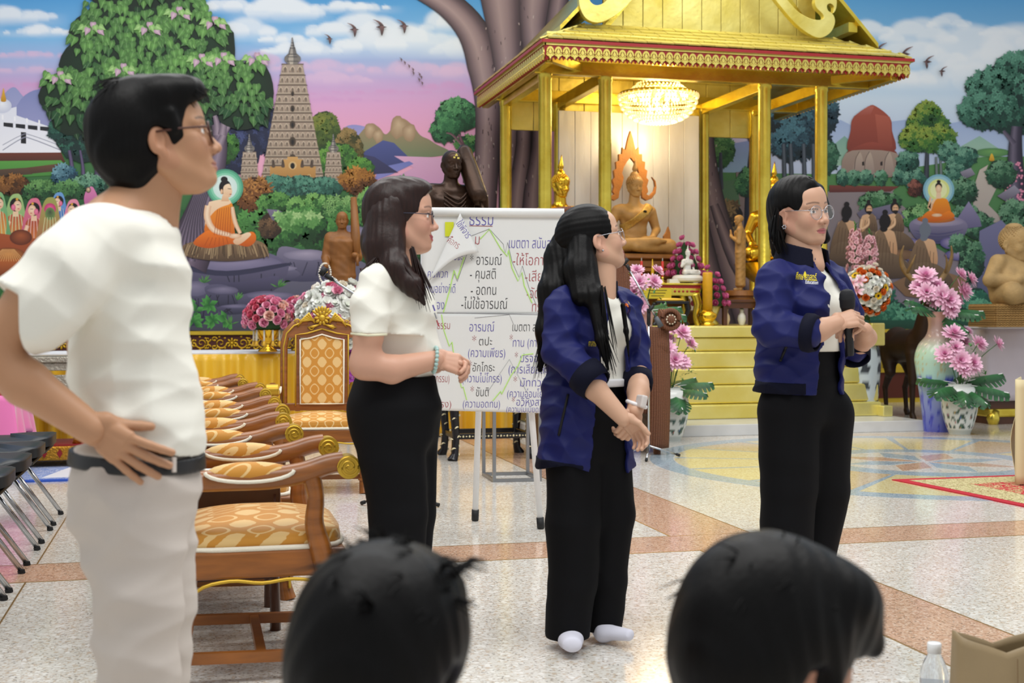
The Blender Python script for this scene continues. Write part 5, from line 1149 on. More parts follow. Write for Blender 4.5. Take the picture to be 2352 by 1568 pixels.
for sx in(-1,1):
 b=MB();pts=[(-.36,.36),(-.36,0.06),(-.3,.06),(.3,.06),(.34,.3),(.3,.6),(.1,.9),(-.1,1.02),(-.3,1.06),(-.42,1.02),(-.46,.9),(-.42,.8),(-.36,.7),(-.36,.5)]
 b.prism(pts,lambda y,z,t:(sx*(.54 if sx>0 else.42)+t,y,z),-.05,.05);b.build('arm_panel',M_wick,wc,bevel=.03)
 ra_=.60 if sx>0 else.42;b=MB();b.tube([(sx*(ra_-.08),-.38,1.12),(sx*(ra_+.06),-.38,1.12)],.085,20);b.ball((sx*ra_,-.475,1.12),(.04,.03,.04),12,8);b.tube([(sx*ra_+.075*math.cos(a),-.46,1.12+.075*math.sin(a))for a in(2*PI*k/20 for k in range(20))],.02,8,closed=True);b.build('rolled_arm',M_wick,wc,True)
 for y in(-.3,.3):b=MB();b.tube([(sx*(ra_-.08),y,0),(sx*(ra_-.08),y,.1)],.03,10);b.build('foot',M_wick,wc)
 b=MB();b.grid(10,24,lambda u,v:(sx*(ra_-.16+.16*u),-.36-.05*math.sin(u*PI)-.06*math.sin(v*PI),.06+1.0*v));b.build('arm_front',M_wick,wc,True,solid=.02)
b=MB()
for k in range(10):a=2*PI*k/10;b.ball((.60+.036*math.cos(a),-.488,1.12+.036*math.sin(a)),(.008,.006,.008),6,4)
b.build('arm_studs',mat('stud_pale','#cfc4ae',.4),wc)['kind']='stuff'
def mic_stand(label,px,d,pole_top,boom,with_base=True):
 o_=W(px,0,d);o_.z=0;t=thing('microphone_stand',label,'microphone stand',o_,-TH)
 def L_(x,y,dy=0.):return Vector(((x-px)/F*d,dy,CH-(y-HY)/F*d))
 b=MB();b.tube([(0,0,.06),L_(px,pole_top)],.0095,10);b.build('pole',M_chrome,t,True)
 b=MB();b.tube([L_(*boom[0]),L_(*boom[1])],.008,10);b.build('boom',M_chrome,t,True)
 h_=L_(*boom[0]);d_=(L_(*boom[0])-L_(*boom[1])).normalized()
 b=MB();b.tube([h_,h_+d_*.05],[.012,.016],10);b.tube([h_+d_*.05+Vector((-.03,0,0)),h_+d_*.07+Vector((.02,0,.03))],[.018,.018],10);b.build('microphone_clip',M_black,t,True)
 b=MB();b.tube([L_(px,pole_top+30),L_(px,pole_top-8)],.016,10);b.tube([L_(px-2,pole_top,-.02),L_(px+10,pole_top-14,-.02),],.014,8);b.build('clamp',M_black,t,True)
 b=MB();e_=L_(*boom[1]);b.tube([e_,e_-d_*.09],[.02,.024],10);b.build('counterweight',mat('grey_rubber','#50545a',.5),t,True)
 for a in(20,140,260):
  b=MB();b.tube([(0,0,.1),(.27*math.cos(R(a)),.27*math.sin(R(a)),.015)],.008,8);l=b.build('leg',M_chrome,t,True);b=MB();b.tube([(.25*math.cos(R(a)),.25*math.sin(R(a)),.022),(.28*math.cos(R(a)),.28*math.sin(R(a)),.012)],.012,8);b.build('rubber_foot',M_black,l,True)
 return t
mic_stand('chrome microphone stand with slanted boom beside the brown wicker armchair',1490,10.35,716,((1446,620),(1506,728)))
mic_stand('chrome microphone boom with black clip peeking out behind the woman with brown hair',905,7.6,735,((764,642),(915,742)))
M_lil=mat('lilac_white_cloth','#cfc6cf',.8,noise=(3,.08))
rx0=8.15;rt=thing('cloth_altar_table','altar table draped in pale lilac cloth on gilt feet at right','table',(rx0+1.1,12.35,0))
b=MB();b.grid(90,10,lambda u,v:((lambda p,k:(p[0]*k,p[1]*k,1.03-.78*v))((lambda s_:(lambda e,t:[(-1.1+2.2*t,-.45),(1.1,-.45+.9*t),(1.1-2.2*t,.45),(-1.1,.45-.9*t)][e])(int(s_)%4,s_-int(s_)))(u*3.9999),1+.012*v*math.sin(u*60)+.01*v)));b.build('cloth_skirt',M_lil,rt,True,solid=.003)
b=MB();b.box((0,0,1.025),(2.24,.94,.02));b.build('cloth_top',mat('cloth_top','#e3e2ea',.75),rt,bevel=.008);b=MB();b.box((0,0,.5),(2.1,.84,1.0));b.build('table_frame',M_teakd,rt)
b=MB();b.box((0,0,.12),(2.16,.9,.09));b.build('gilt_base',M_gold,rt,bevel=.02)
for x in(-1.0,1.0):
 for y in(-.42,.42):b=MB();b.tube([(x,y,.14),(x*1.04,y*1.06,.06),(x*1.03,y*1.04,0)],[.05,.07,.05],10);b.build('gilt_foot',M_gold,rt,True)
eo=G(2425,1112);bc=thing('covered_chair','chrome chair with black back pad and beige cover cut by the right frame edge','chair',eo,R(-40))
b=MB();b.tube([(-.2,.2,.02),(-.2,.2,.5),(-.2,.26,.98),(-.16,.275,1.07),(0,.28,1.09),(.16,.275,1.07),(.2,.26,.98),(.2,.2,.5),(.2,.2,.02)],.0125,10);b.build('frame_tube',M_chrome,bc,True)
b=MB();b.ball((0,.265,.85),(.18,.03,.18),16,12);b.build('backrest',M_vinyl,bc,True);b=MB();b.box((0,0,.44),(.44,.44,.06));b.build('seat',M_vinyl,bc,bevel=.02)
for x in(-.2,.2):b=MB();b.tube([(x,-.18,.42),(x,-.24,.01)],.0125,10);b.build('leg',M_chrome,bc,True)
b=MB();b.grid(30,12,lambda u,v:((-.24-.02*v)+.02*math.sin(v*8),-.2+.44*u,.72-.7*v));b.grid(30,12,lambda u,v:(-.24+.4*u,-.22-.03*v-.015*math.sin(u*20),.72-.7*v));b.build('beige_cover',mat('beige_cloth','#d8c9a0',.8),bc,True,solid=.004)
# ------------------------------------------------------------------ heads and hands (shared by people and statues)
def head_sdf(o):
 """x forward, y to the figure's left, z up; crown +.105, chin -.115"""
 s=SDF();w=o.get('w',1.)
 s.ell((-.008,0,.025),(.095,.076*w,.084),.01);s.ell((.03,0,-.028),(.06,.061*w,.083),.03);s.ell((.02,0,-.075),(.055,.05*w,.042),.03)
 for y in(-1,1):
  s.cone((-.005,y*.052*w,-.055),(.055,y*.022*w,-.103),.021,.017,.03)
  s.ell((.06,y*.034*w,-.036),(.026,.026,.028),.022)
  s.cone((.082,y*.012,.016),(.07,y*.05,.014),.0085,.007,.014)
 s.ell((.074,0,-.102),(.019,.021,.015),.02);s.ell((.052,0,.046),(.042,.052,.044),.03);s.ell((.072,0,-.070),(.0225,.031,.027),.016)
 for y in(-1,1):s.ell((.096,y*.033,-.006),(.011,.0165,.0095),.012,sub=True)
 for y in(-1,1):s.ell((.0745,y*.032,-.007),(.0142,.0155,.0135),.002)
 for y in(-1,1):
  s.cone((.084,y*.017,.0005),(.0875,y*.032,.0032),.0036,.0042,.004);s.cone((.0875,y*.032,.0032),(.077,y*.047,-.003),.0042,.0034,.004)
  s.cone((.083,y*.018,-.0135),(.082,y*.044,-.0125),.003,.003,.005)
 n=o.get('nose',1.)
 s.cone((.087,0,.006),(.106*(1+.04*(n-1)),0,-.037),.0065,.0105,.012);s.ell((.107,0,-.041),(.0115,.0115,.0095),.007)
 for y in(-1,1):s.ell((.098,y*.0135,-.0445),(.011,.0075,.0078),.007)
 for y in(-1,1):s.ell((.1035,y*.007,-.0515),(.005,.0038,.003),.003,sub=True)
 sm=o.get('smile',0.)
 for y in(-1,1):
  s.cone((.0945,0,-.0697),(.0835,y*.0225,-.0745+sm*.006),.0050,.0024,.005);s.cone((.0930,0,-.0812),(.0835,y*.0205,-.0755+sm*.006),.0056,.0024,.005)
  s.cone((.1005,0,-.0752),(.0865,y*.0245,-.0748+sm*.007),.0012,.0012,.003,sub=True)
 s.cone((.0985,0,-.055),(.0985,0,-.065),.002,.002,.005,sub=True)
 for y in(-1,1):
  yy=y*(.073*w+.004)
  s.ell((-.012,yy,-.012),(.0185,.0075,.030),.004,rot=(0,.22,y*-.35));s.ell((-.007,yy-y*.002,-.040),(.009,.006,.013+o.get('lobe',0)),.006)
  s.ell((-.006,yy+y*.007,-.012),(.0095,.0065,.019),.003,rot=(0,.2,y*-.3),sub=True)
 return s
def head_colours(V,o):
 P=V;n=len(P);c=np.tile(np.array(srgb(o.get('skin','#c99b80'))),(n,1));x,y,z=P[:,0],P[:,1],P[:,2];ay=np.abs(y)
 def mix(m,col,k=1.):
  m=(np.clip(m,0,1)*k)[:,None];c[:]=c*(1-m)+np.array(srgb(col))*m
 soft=lambda d,r:np.clip(1-d/r,0,1)
 mix(soft(np.sqrt((ay-.042)**2+(z+.036)**2),.035)*(x>.04),o.get('blush','#cf8d78'),.45)
 mix(soft(np.sqrt((ay-.0)**2+(z+.042)**2),.018)*(x>.09),o.get('blush','#cf8d78'),.3);mix((np.abs(y)>.068)*1.,o.get('blush','#cf8d78'),.35)
 if o.get('plain'):return c
 lz=-.0752+o.get('smile',0)*.006*(ay/.024)**1.5
 lip=(x>.078)&(ay<.0235)&(np.abs(z-lz)<.0098*np.sqrt(np.clip(1-(ay/.0245)**2,0,1)));mix(lip*1.,o.get('lip','#b2605e'),.85);mix((x>.08)&(ay<.024)&(np.abs(z-lz)<.0012),'#5a2a2a',.8)
 ex=np.sqrt((x-.0745)**2+((ay-.032)*.92)**2+(z+.007)**2);eye=(ex<.0158)&(x>.0825)&(z<-.0015)&(z>-.0122)&(ay>.019)&(ay<.046)
 mix(eye*1.,'#e6e2de');gaze=o.get('gaze',(0,0));ix=np.sqrt((y*1.-np.sign(y)*.032-gaze[0])**2+(z+.0065-gaze[1])**2);mix(eye&(ix<.0062),'#2b1a14');mix(eye&(ix<.0028),'#060505')
 mix((x>.07)&(np.abs(z-.0002-.0035*(1-((ay-.032)/.017)**2))<.0020)&(ay>.015)&(ay<.0495),'#1d1412',.9)
 bz=o.get('browz',.021);mix(np.clip(1-np.abs(z-bz-.004*(1-((ay-.034)/.022)**2))/.0042,0,1)*((ay>.012)&(ay<.056)&(x>.05)),o.get('brow','#2a1d18'),.85)
 mix((np.sqrt((ay-.007)**2+(z+.0525)**2)<.004)&(x>.097),'#5a332a',.8)
 if o.get('stubble'):mix(np.clip(1-np.abs(z+.062)/.008,0,1)*(ay<.024)*(x>.085),'#6d5a4e',.35)
 return c
HEADS={}
def head_mesh(o,h=.0024):
 V,Q=head_sdf(o).mesh(h);return V,Q,head_colours(V,o)
def hand_sdf(pose,side=1):
 """palm in local frame: fingers towards +x, thumb towards +y*side, palm faces -z; wrist at origin; pose = (curl per finger list, spread, thumb)"""
 s=SDF();curl,spread,th=pose
 s.cone((-.02,0,0),(.02,0,0),.024,.026,.01,.62,(0,1,0));s.cone((.02,.006*side,0),(.075,.004*side,.002),.032,.037,.012,.40,(0,1,0))
 L=[(.042,.026,.02),(.047,.029,.022),(.043,.027,.021),(.034,.021,.018)];Y=[.028,.0095,-.0095,-.027]
 for i in range(4):
  y=Y[i]*side;a=spread*(1.5-i)*side;p=np.array([.082-(.006 if i==3 else 0)-(.002 if i==0 else 0),y,.002]);ang=0.;r=[.0098,.0102,.0098,.0086][i];c=curl[i]if hasattr(curl,'__len__')else curl
  s.cone((.045,y*.8,.002),p,.011,r+.001,.006)
  for j,l in enumerate(L[i]):
   ang+=c*(1.0,1.15,.7)[j];d=np.array([math.cos(ang)*math.cos(a),math.sin(a)*math.cos(ang),-math.sin(ang)]);q=p+d*l;s.cone(p,q,r,r*.92,.0025);p=q;r*=.92
 b=np.array([.018,.026*side,-.006]);a1,a2=th;d1=np.array([math.cos(a1),math.sin(a1)*side,-.35]);d1/=np.linalg.norm(d1);p1=b+d1*.042;d2=np.array([math.cos(a1-a2),math.sin(a1-a2)*side,-.45]);d2/=np.linalg.norm(d2);p2=p1+d2*.03;p3=p2+d2*.022
 s.cone((.0,.012*side,-.004),b,.02,.017,.012);s.cone(b,p1,.0165,.012,.008);s.cone(p1,p2,.0115,.0105,.003);s.cone(p2,p3,.0105,.0085,.003)
 return s
def frame_mat(origin,fwd,up):
 f=Vector(fwd).normalized();l=Vector(up).cross(f).normalized();u=f.cross(l);M=Matrix((f,l,u)).transposed().to_4x4();M.translation=Vector(origin);return M
# ------------------------------------------------------------------ statues (forward = +x in their own frame)
M_carve=mat('carved_wood','#8f5c2a',.5,noise=(9,.3),stretch=(1,1,.3),bump=(38,.25,.01));M_carvel=mat('pale_carved_wood','#b88c4e',.55,noise=(7,.3),bump=(30,.25,.01));M_arch=mat('arch_wood','#b5742f',.55,noise=(9,.25),bump=(60,.35,.01))
M_goldst=mat('polished_gold','#e0b437',.2,.95,bump=(8,.05));M_bronze=mat('dark_bronze','#3d2a1e',.36,.55,noise=(9,.4),bump=(30,.2));M_porc=mat('white_porcelain','#dcdbd4',.25);M_sand=mat('weathered_sandstone','#b39462',.75,noise=(6,.35),bump=(45,.4,.01));M_brown=mat('stained_wood','#3a2416',.5,noise=(5,.4),bump=(20,.15))
def curls(m,parent,M,dense=1.,r=.0115,zlo=.028):
 b=MB();n=int(260*dense);k=0
 for i in range(n):
  z=1-2*(i+.5)/n;a=i*2.39996;q=math.sqrt(1-z*z);p=Vector((-.008+.099*q*math.cos(a),.08*q*math.sin(a),.025+.088*z))
  if p.z<zlo+.35*max(0,p.x-.04)and not(p.x<.0 and p.z>-.05):continue
  if p.x>.066 and p.z<.062:continue
  b.ball(M@p,r*M.to_scale().x,6,4)
 return b.build('hair_curls',m,parent,True)
def flame(m,parent,M):
 b=MB();b.tf=M;b.lathe([(.052,.085),(.052,.11),(.042,.135),(.024,.15),(.018,.156),(.03,.168),(.028,.19),(.018,.225),(.01,.26),(.002,.30)],c=(-.02,0,0),n=14);return b.build('flame_finial',m,parent,True)
def seated(name,label,loc,rz,m,sc=1.,facing=0.,h=.009,base=None,sash=None,right_hand='knee',curl=True,face=None):
 t=thing(name,label,'statue',loc,rz,scale=sc);s=SDF()
 s.cone((-.02,0,.12),(-.01,0,.26),.165,.135,.05,.75,(0,1,0));s.cone((-.01,0,.26),(0,0,.45),.135,.19,.05,.62,(0,1,0));s.cone((0,-.15,.49),(0,.15,.49),.065,.065,.06);s.cone((0,0,.5),(.012,0,.66),.066,.056,.05)
 for y in(-1,1):s.ell((.085,y*.07,.42),(.05,.07,.055),.05)
 for y in(-1,1):s.cone((0,y*.1,.1),(.22,y*.31,.085),.105,.085,.04)
 s.cone((.22,.31,.08),(.3,-.12,.07),.078,.045,.03);s.cone((.22,-.31,.09),(.31,.12,.135),.078,.045,.02);s.ell((.31,.17,.14),(.035,.07,.025),.02);s.ell((.1,0,.07),(.2,.3,.06),.05)
 if right_hand=='knee':s.chain([(0,-.205,.48),(-.02,-.275,.30),(.17,-.29,.19)],[.058,.046,.034],.03);s.cone((.17,-.29,.19),(.27,-.27,.12),.036,.022,.02,.5,(0,1,0))
 else:s.chain([(0,-.205,.48),(0,-.27,.30),(.14,-.2,.42)],[.058,.046,.034],.03);s.cone((.14,-.2,.42),(.16,-.19,.52),.034,.022,.02,.5,(0,1,0))
 s.chain([(0,.205,.48),(-.01,.275,.28),(.17,.14,.185)],[.058,.046,.034],.03);s.cone((.17,.14,.185),(.25,-.02,.175),.036,.024,.02,.5,(1,0,0))
 V,Q=s.mesh(h);link('body',np_mesh('body',[(V,Q,None)],m),t)
 Mh=Matrix.Translation((.018,0,.755))@Euler((0,.12,facing)).to_matrix().to_4x4();hv=head_mesh({'plain':1,'lobe':.016,'smile':.5},.0042);o=link('head',np_mesh('head',[(xform(hv[0],Mh),hv[1],None)],m),t)
 if curl:curls(m,t,Mh)
 flame(m,t,Mh)
 if face:b=MB();b.box(Mh@Vector((.093,0,.05)),(.004,.05,.03));b.build('gold_leaf_patch',face,t)
 if sash:
  g=SDF();g.cone((-.01,0,.24),(0,0,.45),.148,.202,.05,.66,(0,1,0));g.cone((0,-.15,.49),(0,.15,.49),.078,.078,.06)
  for y in(-1,1):g.ell((.085,y*.07,.42),(.061,.08,.066),.05)
  n=Vector((0,-.62,.78)).normalized();V,Q=g.mesh(h,cuts=[((0,.02,.47),n),((0,.0,.35),-n)]);link('sash',np_mesh('sash',[(V,Q,None)],sash),t)
  b=MB();b.tube([(.148,.06,.47),(.152,.056,.46)],.02,14,up=(0,1,0));b.build('medallion',M_black,t)
 if base is not None:
  for nm,prof,mm,sq,n in base:b=MB();b.lathe(prof,n=n,sq=sq,a0=PI/4 if sq else 0);b.build(nm,mm,t,True,sharp=35)
 return t
HP=-PI/2
main=seated('wooden_buddha_statue','carved wooden seated Buddha statue with gold sash under a flame arch',(4.66,13.2,1.81),HP+.12,M_carvel,sash=mat('gold_sash','#c29a4a',.5,.3,noise=(60,.3)),h=.008)
for k,(z0,z1,r)in enumerate(((-.76,-.6,.62),(-.6,-.46,.56),(-.46,-.33,.52),(-.33,-.28,.56),(-.28,-.2,.46),(-.2,-.15,.5),(-.15,-.06,.42),(-.06,-.0,.45))):
 b=MB();b.lathe([(r*.94,z0),(r,z0+.015),(r*.98,z1-.02),(r*.92,z1)],n=48,sq=5);b.build('pedestal_tier',M_carve,main,True,sharp=35).scale=(.76,1,1)
for k in range(9):b=MB();b.box((.39,-.4+.1*k,-.39),(.05,.03,.1));b.build('pedestal_block',M_carve,main,bevel=.006)
def Lmain(px,py,Y):return main_inv@WY(px,py,Y)
bpy.context.view_layer.update();main_inv=main.matrix_world.inverted()
half=[(1447,300),(1453,318),(1459,345),(1466,338),(1467,354),(1474,354),(1474,370),(1481,372),(1480,388),(1486,392),(1484,408),(1489,414),(1485,428),(1488,440),(1484,446),(1490,450),(1500,440),(1504,428),(1502,416),(1496,406),(1505,416),(1507,430),(1505,444),(1496,456),(1484,461),(1474,455),(1472,440),(1466,426),(1462,408),(1466,398),(1462,384),(1455,372),(1447,362)]
outl=half+[(2*1447-x,y)for x,y in half[-2:0:-1]]
b=MB();P2=[(lambda w_:(w_.x,w_.z))(WY(x,y,13.46))for x,y in outl];b.prism(P2,lambda x,z,t_:main_inv@Vector((x,t_,z)),13.44,13.49);b.build('flame_arch',M_arch,main,bevel=.008)
for sg in(-1,1):b=MB();b.prism([(0,0),(.09,0),(.085,.1),(.06,.17),(.03,.1),(.0,.06)],lambda x,z,t_:(-.1+t_,sg*(.40+x),.16+z),0,.03);b.build('side_flame',M_arch,main,bevel=.005);b=MB();b.beam((-.1,sg*.42,0),(-.1,sg*.44,.2),.03,.03);b.build('flame_post',M_arch,main)
ped=[('pedestal',[(.19,-.634),(.2,-.5),(.17,-.46),(.17,-.2),(.3,-.1),(.36,0)],M_goldst,5,40)]
seated('gold_buddha_statue','polished gold seated Buddha statue beside the white screen at the left columns',(3.82,13.2,1.735),HP+.2,M_goldst,1.08,base=ped,facing=.1)
seated('gold_buddha_statue','polished gold seated Buddha statue mostly hidden behind the woman holding the microphone',(6.31,13.2,1.735),HP-.1,M_goldst,1.08,base=ped)
def standing(name,label,loc,rz,m,sc,arms,h=.009,hopt=None,robe_in=0.,lean=0.):
 t=thing(name,label,'statue',loc,rz,scale=sc);s=SDF();sd=(0,1,0)
 s.chain([(0,0,.12),(0,0,.5),(0,0,.85),(0,0,1.1),(.01,0,1.3)],[.17,.165,.18,.175,.2],.05,.68,sd);s.cone((0,-.15,1.37),(0,.15,1.37),.07,.07,.06);s.cone((0,0,1.38),(.02,0,1.52),.064,.055,.04)
 for y in(-.075,.075):s.cone((0,y,.12),(0,y,.03),.05,.045,.03);s.cone((.0,y,.03),(.12,y,.02),.04,.03,.02)
 for A in arms:s.chain(A[0],A[1],.035)
 def folds(P,D):return D+.0016*np.sin(P[2]*55+P[1]*40+2*np.sin(P[0]*20))*(P[2]<1.35)
 V,Q=s.mesh(h,post=folds);link('body',np_mesh('body',[(V,Q,None)],m),t)
 Mh=Matrix.Translation((.03,0,1.60))@Euler((0,.08,0)).to_matrix().to_4x4();hv=head_mesh(dict({'plain':1,'lobe':.008},**(hopt or{})),.0042);link('head',np_mesh('head',[(xform(hv[0],Mh),hv[1],None)],m),t)
 return t,Mh
ARM_L=([(0,.17,1.35),(0,.21,1.1),(.17,.17,1.12)],[.066,.056,.042])
wm,Mh=standing('wooden_monk_statue','brown wooden standing monk statue with umbrella bundle and white garland',W(786,0,12.3)*Vector((1,1,0))+Vector((0,0,.92))if False else Vector((*W(786,0,12.3).xy,.92)),HP-.15,M_carve,.72,[ARM_L,([(0,-.17,1.35),(0,-.22,1.1),(.14,-.2,.98)],[.066,.056,.042])])
b=MB();b.tube([(.1,.2,1.08),(.06,.18,1.35),(0,.15,1.9)],[.03,.065,.04],12);b.build('umbrella_bundle',M_carve,wm,True);b=MB();b.tube([(.17,.2,1.12),(.19,.21,.98)],.02,8);b.build('umbrella_handle',M_carve,wm,True)
b=MB();b.ball((.02,.31,.74),(.08,.07,.09),12,8);b.tube([(.02,.29,.8),(.02,.24,.95),(.02,.33,.95),(.02,.34,.8)],.012,6);b.build('kettle',M_carve,wm,True)
b=MB();b.lathe([(.3,-.14),(.3,-.06),(.24,-.03),(.26,0)],n=24);b.build('plinth',M_carve,wm,True,sharp=40)
b=MB()
for k in range(26):a=2*PI*k/26;b.ball((.16,-.22+.075*math.sin(a),.88+.13*math.cos(a)),.015,6,4)
for k in range(9):b.ball((.165,-.2,.76-.02*k),.014,6,4)
b.build('flower_garland',mat('garland_white','#e3e0d2',.7),wm,True)['kind']='stuff'
b=MB();b.ball((.165,-.2,.76),.022,8,6);b.ball((.165,-.2,.9),.02,8,6);b.build('marigold_knot',M_satin,wm,True)
bz,Mh=standing('bronze_monk_statue','dark bronze standing monk statue with gilded brow carrying a bundle above the flip chart',Vector((*W(1034,0,10.35).xy,.775)),HP+.2,M_bronze,1.0,[([(0,.2,1.38),(.02,.27,1.2),(.2,.2,1.32)],[.075,.06,.04]),([(0,-.2,1.35),(0,-.27,1.08),(.12,-.2,.95)],[.075,.06,.045])],.008)
b=MB();b.tube([(.22,.17,1.3),(.16,.17,1.36),(.05,.15,1.55),(-.02,.13,1.72),(-.03,.13,1.76)],[.06,.075,.075,.06,.03],14);b.build('shoulder_bundle',M_bronze,bz,True);b=MB();b.tube([(.17,.17,1.36),(.3,.22,1.02)],.013,8);b.build('rod',M_bronze,bz,True)
b=MB()
for dy,dz,w_ in((0,.052,.022),(-.018,.04,.016),(.016,.036,.018),(.002,.066,.012)):b.box(Mh@Vector((.103-dz*.22,dy,dz+.008)),(.006,w_,w_*.8))
b.build('gold_leaf_patch',mat('leaf_spot','#d9c768',.4,.5),bz)
b=MB()
for k in range(9):b.tube(sp([(.12+.006*k,-.1-.004*k,1.36-.03*k),(.16+.003*k,.0,1.30-.035*k),(.13,.09,1.36-.03*k)]),.009,6)
b.build('robe_folds',M_bronze,bz,True)
b=MB();b.tube(sp([(.19,-.06,1.2),(.2,-.03,1.17),(.2,.0,1.19),(.19,.02,1.14)]),.012,6);b.build('white_tassel',mat('garland_white'),bz,True)
b=MB();b.lathe([(.26,-.003),(.26,.03),(.2,.05)],n=24);b.build('plinth',M_bronze,bz,True,sharp=40)
dt=thing('offering_table','dark red wooden stool under the standing praying statue on the shrine','table',(5.62,12.62,1.05))
b=MB();b.box((0,0,.255),(.52,.4,.03));b.build('top',M_teakd,dt,bevel=.006);b=MB();b.box((0,0,.21),(.48,.36,.06));b.build('apron',M_teakd,dt)
for x in(-.22,.22):
 for y in(-.16,.16):b=MB();b.box((x,y,.12),(.045,.045,.24));b.build('leg',M_teakd,dt,bevel=.004)
sp_,Mh=standing('praying_monk_statue','pale wooden standing monk statue with palms together facing left',(5.65,12.62,1.42),PI-.5,M_carvel,.47,[([(0,.2,1.35),(.02,.24,1.08),(.2,.03,1.22)],[.07,.055,.035]),([(0,-.2,1.35),(.02,-.24,1.08),(.2,-.03,1.22)],[.07,.055,.035]),([(.2,0,1.2),(.22,0,1.36)],[.035,.02])])
b=MB();b.lathe([(.34,-.3),(.36,-.2),(.3,-.18),(.3,-.14),(.36,-.12),(.34,-.01),(.26,0)],n=24);b.build('plinth',M_carve,sp_,True,sharp=40)
at=thing('gilt_altar_table','gilt and red altar table with curved legs before the wooden Buddha','table',(4.72,12.53,1.05))
b=MB();b.box((0,0,.425),(.76,.42,.02));b.build('top',M_gold,at,bevel=.005);b=MB();b.box((0,0,.40),(.72,.38,.035));b.build('red_band',M_red,at);b=MB();b.box((0,0,.345),(.72,.38,.08));b.build('apron',M_gold,at,bevel=.006)
for k in range(6):b=MB();b.ball((.08+.045*k if k<4 else.27+.05*(k-4),-.19,.35),(.014 if k<4 else.03,.006,.012),8,6);b.build('red_boss',M_red,at,True)
for x in(-.34,.34):
 for y in(-.17,.17):b=MB();b.tube(sp([(x*.9,y,.33),(x*1.0,y,.22),(x*.92,y,.1),(x*1.03,y,0)]),sr([.05,.045,.03,.04]),10);b.build('leg',M_gold,at,True)
b=MB();b.box((-.12,-.215,.33),(.3,.008,.11));b.build('name_plaque',mat('plaque_yellow','#d8c43a',.35,.4),at)
for k in range(3):b=MB();b.box((-.12,-.221,.36-.028*k),(.2-.03*k,.002,.006));b.build('plaque_lettering',M_brown,at)
def candle(x,y,z,col,label,h_=.16):
 t=thing('altar_candle',label,'candle',(x,y,z));b=MB();b.lathe([(.028,0),(.028,.006),(.01,.015),(.016,.03),(.008,.05),(.018,.065)],n=14);b.build('gold_holder',M_gold,t,True);b=MB();b.lathe([(.013,.065),(.013,.065+h_),(.004,.07+h_)],n=12);b.build('candle_stick',col,t,True);b=MB();b.tube([(0,0,.065+h_),(0,0,.1+h_)],.004,6);b.build('tip',M_silver,t)
zt=1.485
candle(4.48,12.46,zt,mat('red_candle','#c92a22',.4),'red candle in gold holder beside the yellow cone');candle(4.71,12.46,zt,mat('red_candle'),'red candle in gold holder beside the white box')
t=thing('incense_cone','yellow pointed cone in gold bowl between the two red candles','incense',(4.60,12.46,zt));b=MB();b.lathe([(.02,0),(.034,.02),(.036,.05),(.03,.06)],n=16);b.build('bowl',M_gold,t,True);b=MB();b.lathe([(.02,.055),(.012,.16),(.003,.25)],n=12);b.build('cone',mat('incense_yellow','#d9b02a',.5),t,True)
b=MB();b.box((0,0,.022),(.115,.08,.043));o=b.build('white_box',M_porc,None,bevel=.004);o.location=(4.83,12.46,zt);tag(o,'small white box between a red candle and the white figurine','box')
wb=seated('white_buddha_figurine','small white porcelain seated Buddha figurine in front of pink lotus',(5.0,12.5,zt+.09),HP+.4,M_porc,.30,h=.014,right_hand='up',curl=False,base=[('round_base',[(.46,-.25),(.52,-.2),(.54,-.12),(.5,-.04),(.4,0)],M_porc,None,28)])
yc=thing('pillar_candle','thick yellow pillar candle in ornate gold holder before pink lotus','candle',(5.12,12.25,1.05))
b=MB();b.lathe([(.07,0),(.075,.02),(.05,.03),(.075,.06),(.095,.09),(.09,.12),(.06,.14),(.05,.16)],n=24,wob=lambda a,z:1+.05*math.cos(a*8));b.build('gold_holder',M_goldst,yc,True);b=MB();b.lathe([(.05,.15),(.051,.53),(.046,.545)],n=20);b.build('wax',mat('yellow_wax','#dca31e',.4,noise=(20,.15)),yc,True)
ds=thing('lacquer_stool','dark carved stool with yellow cloth under the altar table','stool',(4.72,12.25,1.05));b=MB();b.box((0,0,.235),(.36,.12,.03));b.build('top',M_lacq,ds,bevel=.006)
for x in(-.17,.17):b=MB();b.tube(sp([(x,0,.23),(x*1.1,0,.15),(x*.9,0,.06),(x*1.1,0,0)]),sr([.03,.03,.018,.025]),8);b.build('leg',M_lacq,ds,True)
b=MB();b.ball((0,0,.262),(.15,.06,.02),16,8);b.build('yellow_cloth',M_satin,ds,True)
for k,(x,m_,lb)in enumerate(((5.44,mat('cream_glaze','#cdb99a',.3),'small cream vase under the dark red stool'),(5.62,M_porc,'small white vase with green leaf under the dark red stool'),(5.8,M_gold,'small gold cup under the dark red stool'))):
 t=thing('offering_vase',lb,'vase',(x,12.52,1.05));b=MB();b.lathe([(.025,0),(.03,.01),(.045,.06),(.04,.1),(.018,.14),(.03,.17)],n=18);b.build('body',m_,t,True)
 if k==1:b=MB();b.ball((0,0,.19),(.02,.01,.05),8,6);b.build('leaf',mat('leaf_green','#2f6b34',.5),t,True)
fb=thing('smiling_buddha_statue','big-bellied sandstone-coloured seated Buddha statue on woven base at right','statue',Vector((*W(2322,0,13.35).xy,1.275)),HP+.38,scale=.93);s=SDF()
s.ell((0,0,.27),(.25,.3,.27),.05);s.ell((.08,0,.24),(.24,.27,.2),.05);s.cone((0,-.17,.46),(0,.17,.46),.09,.09,.06)
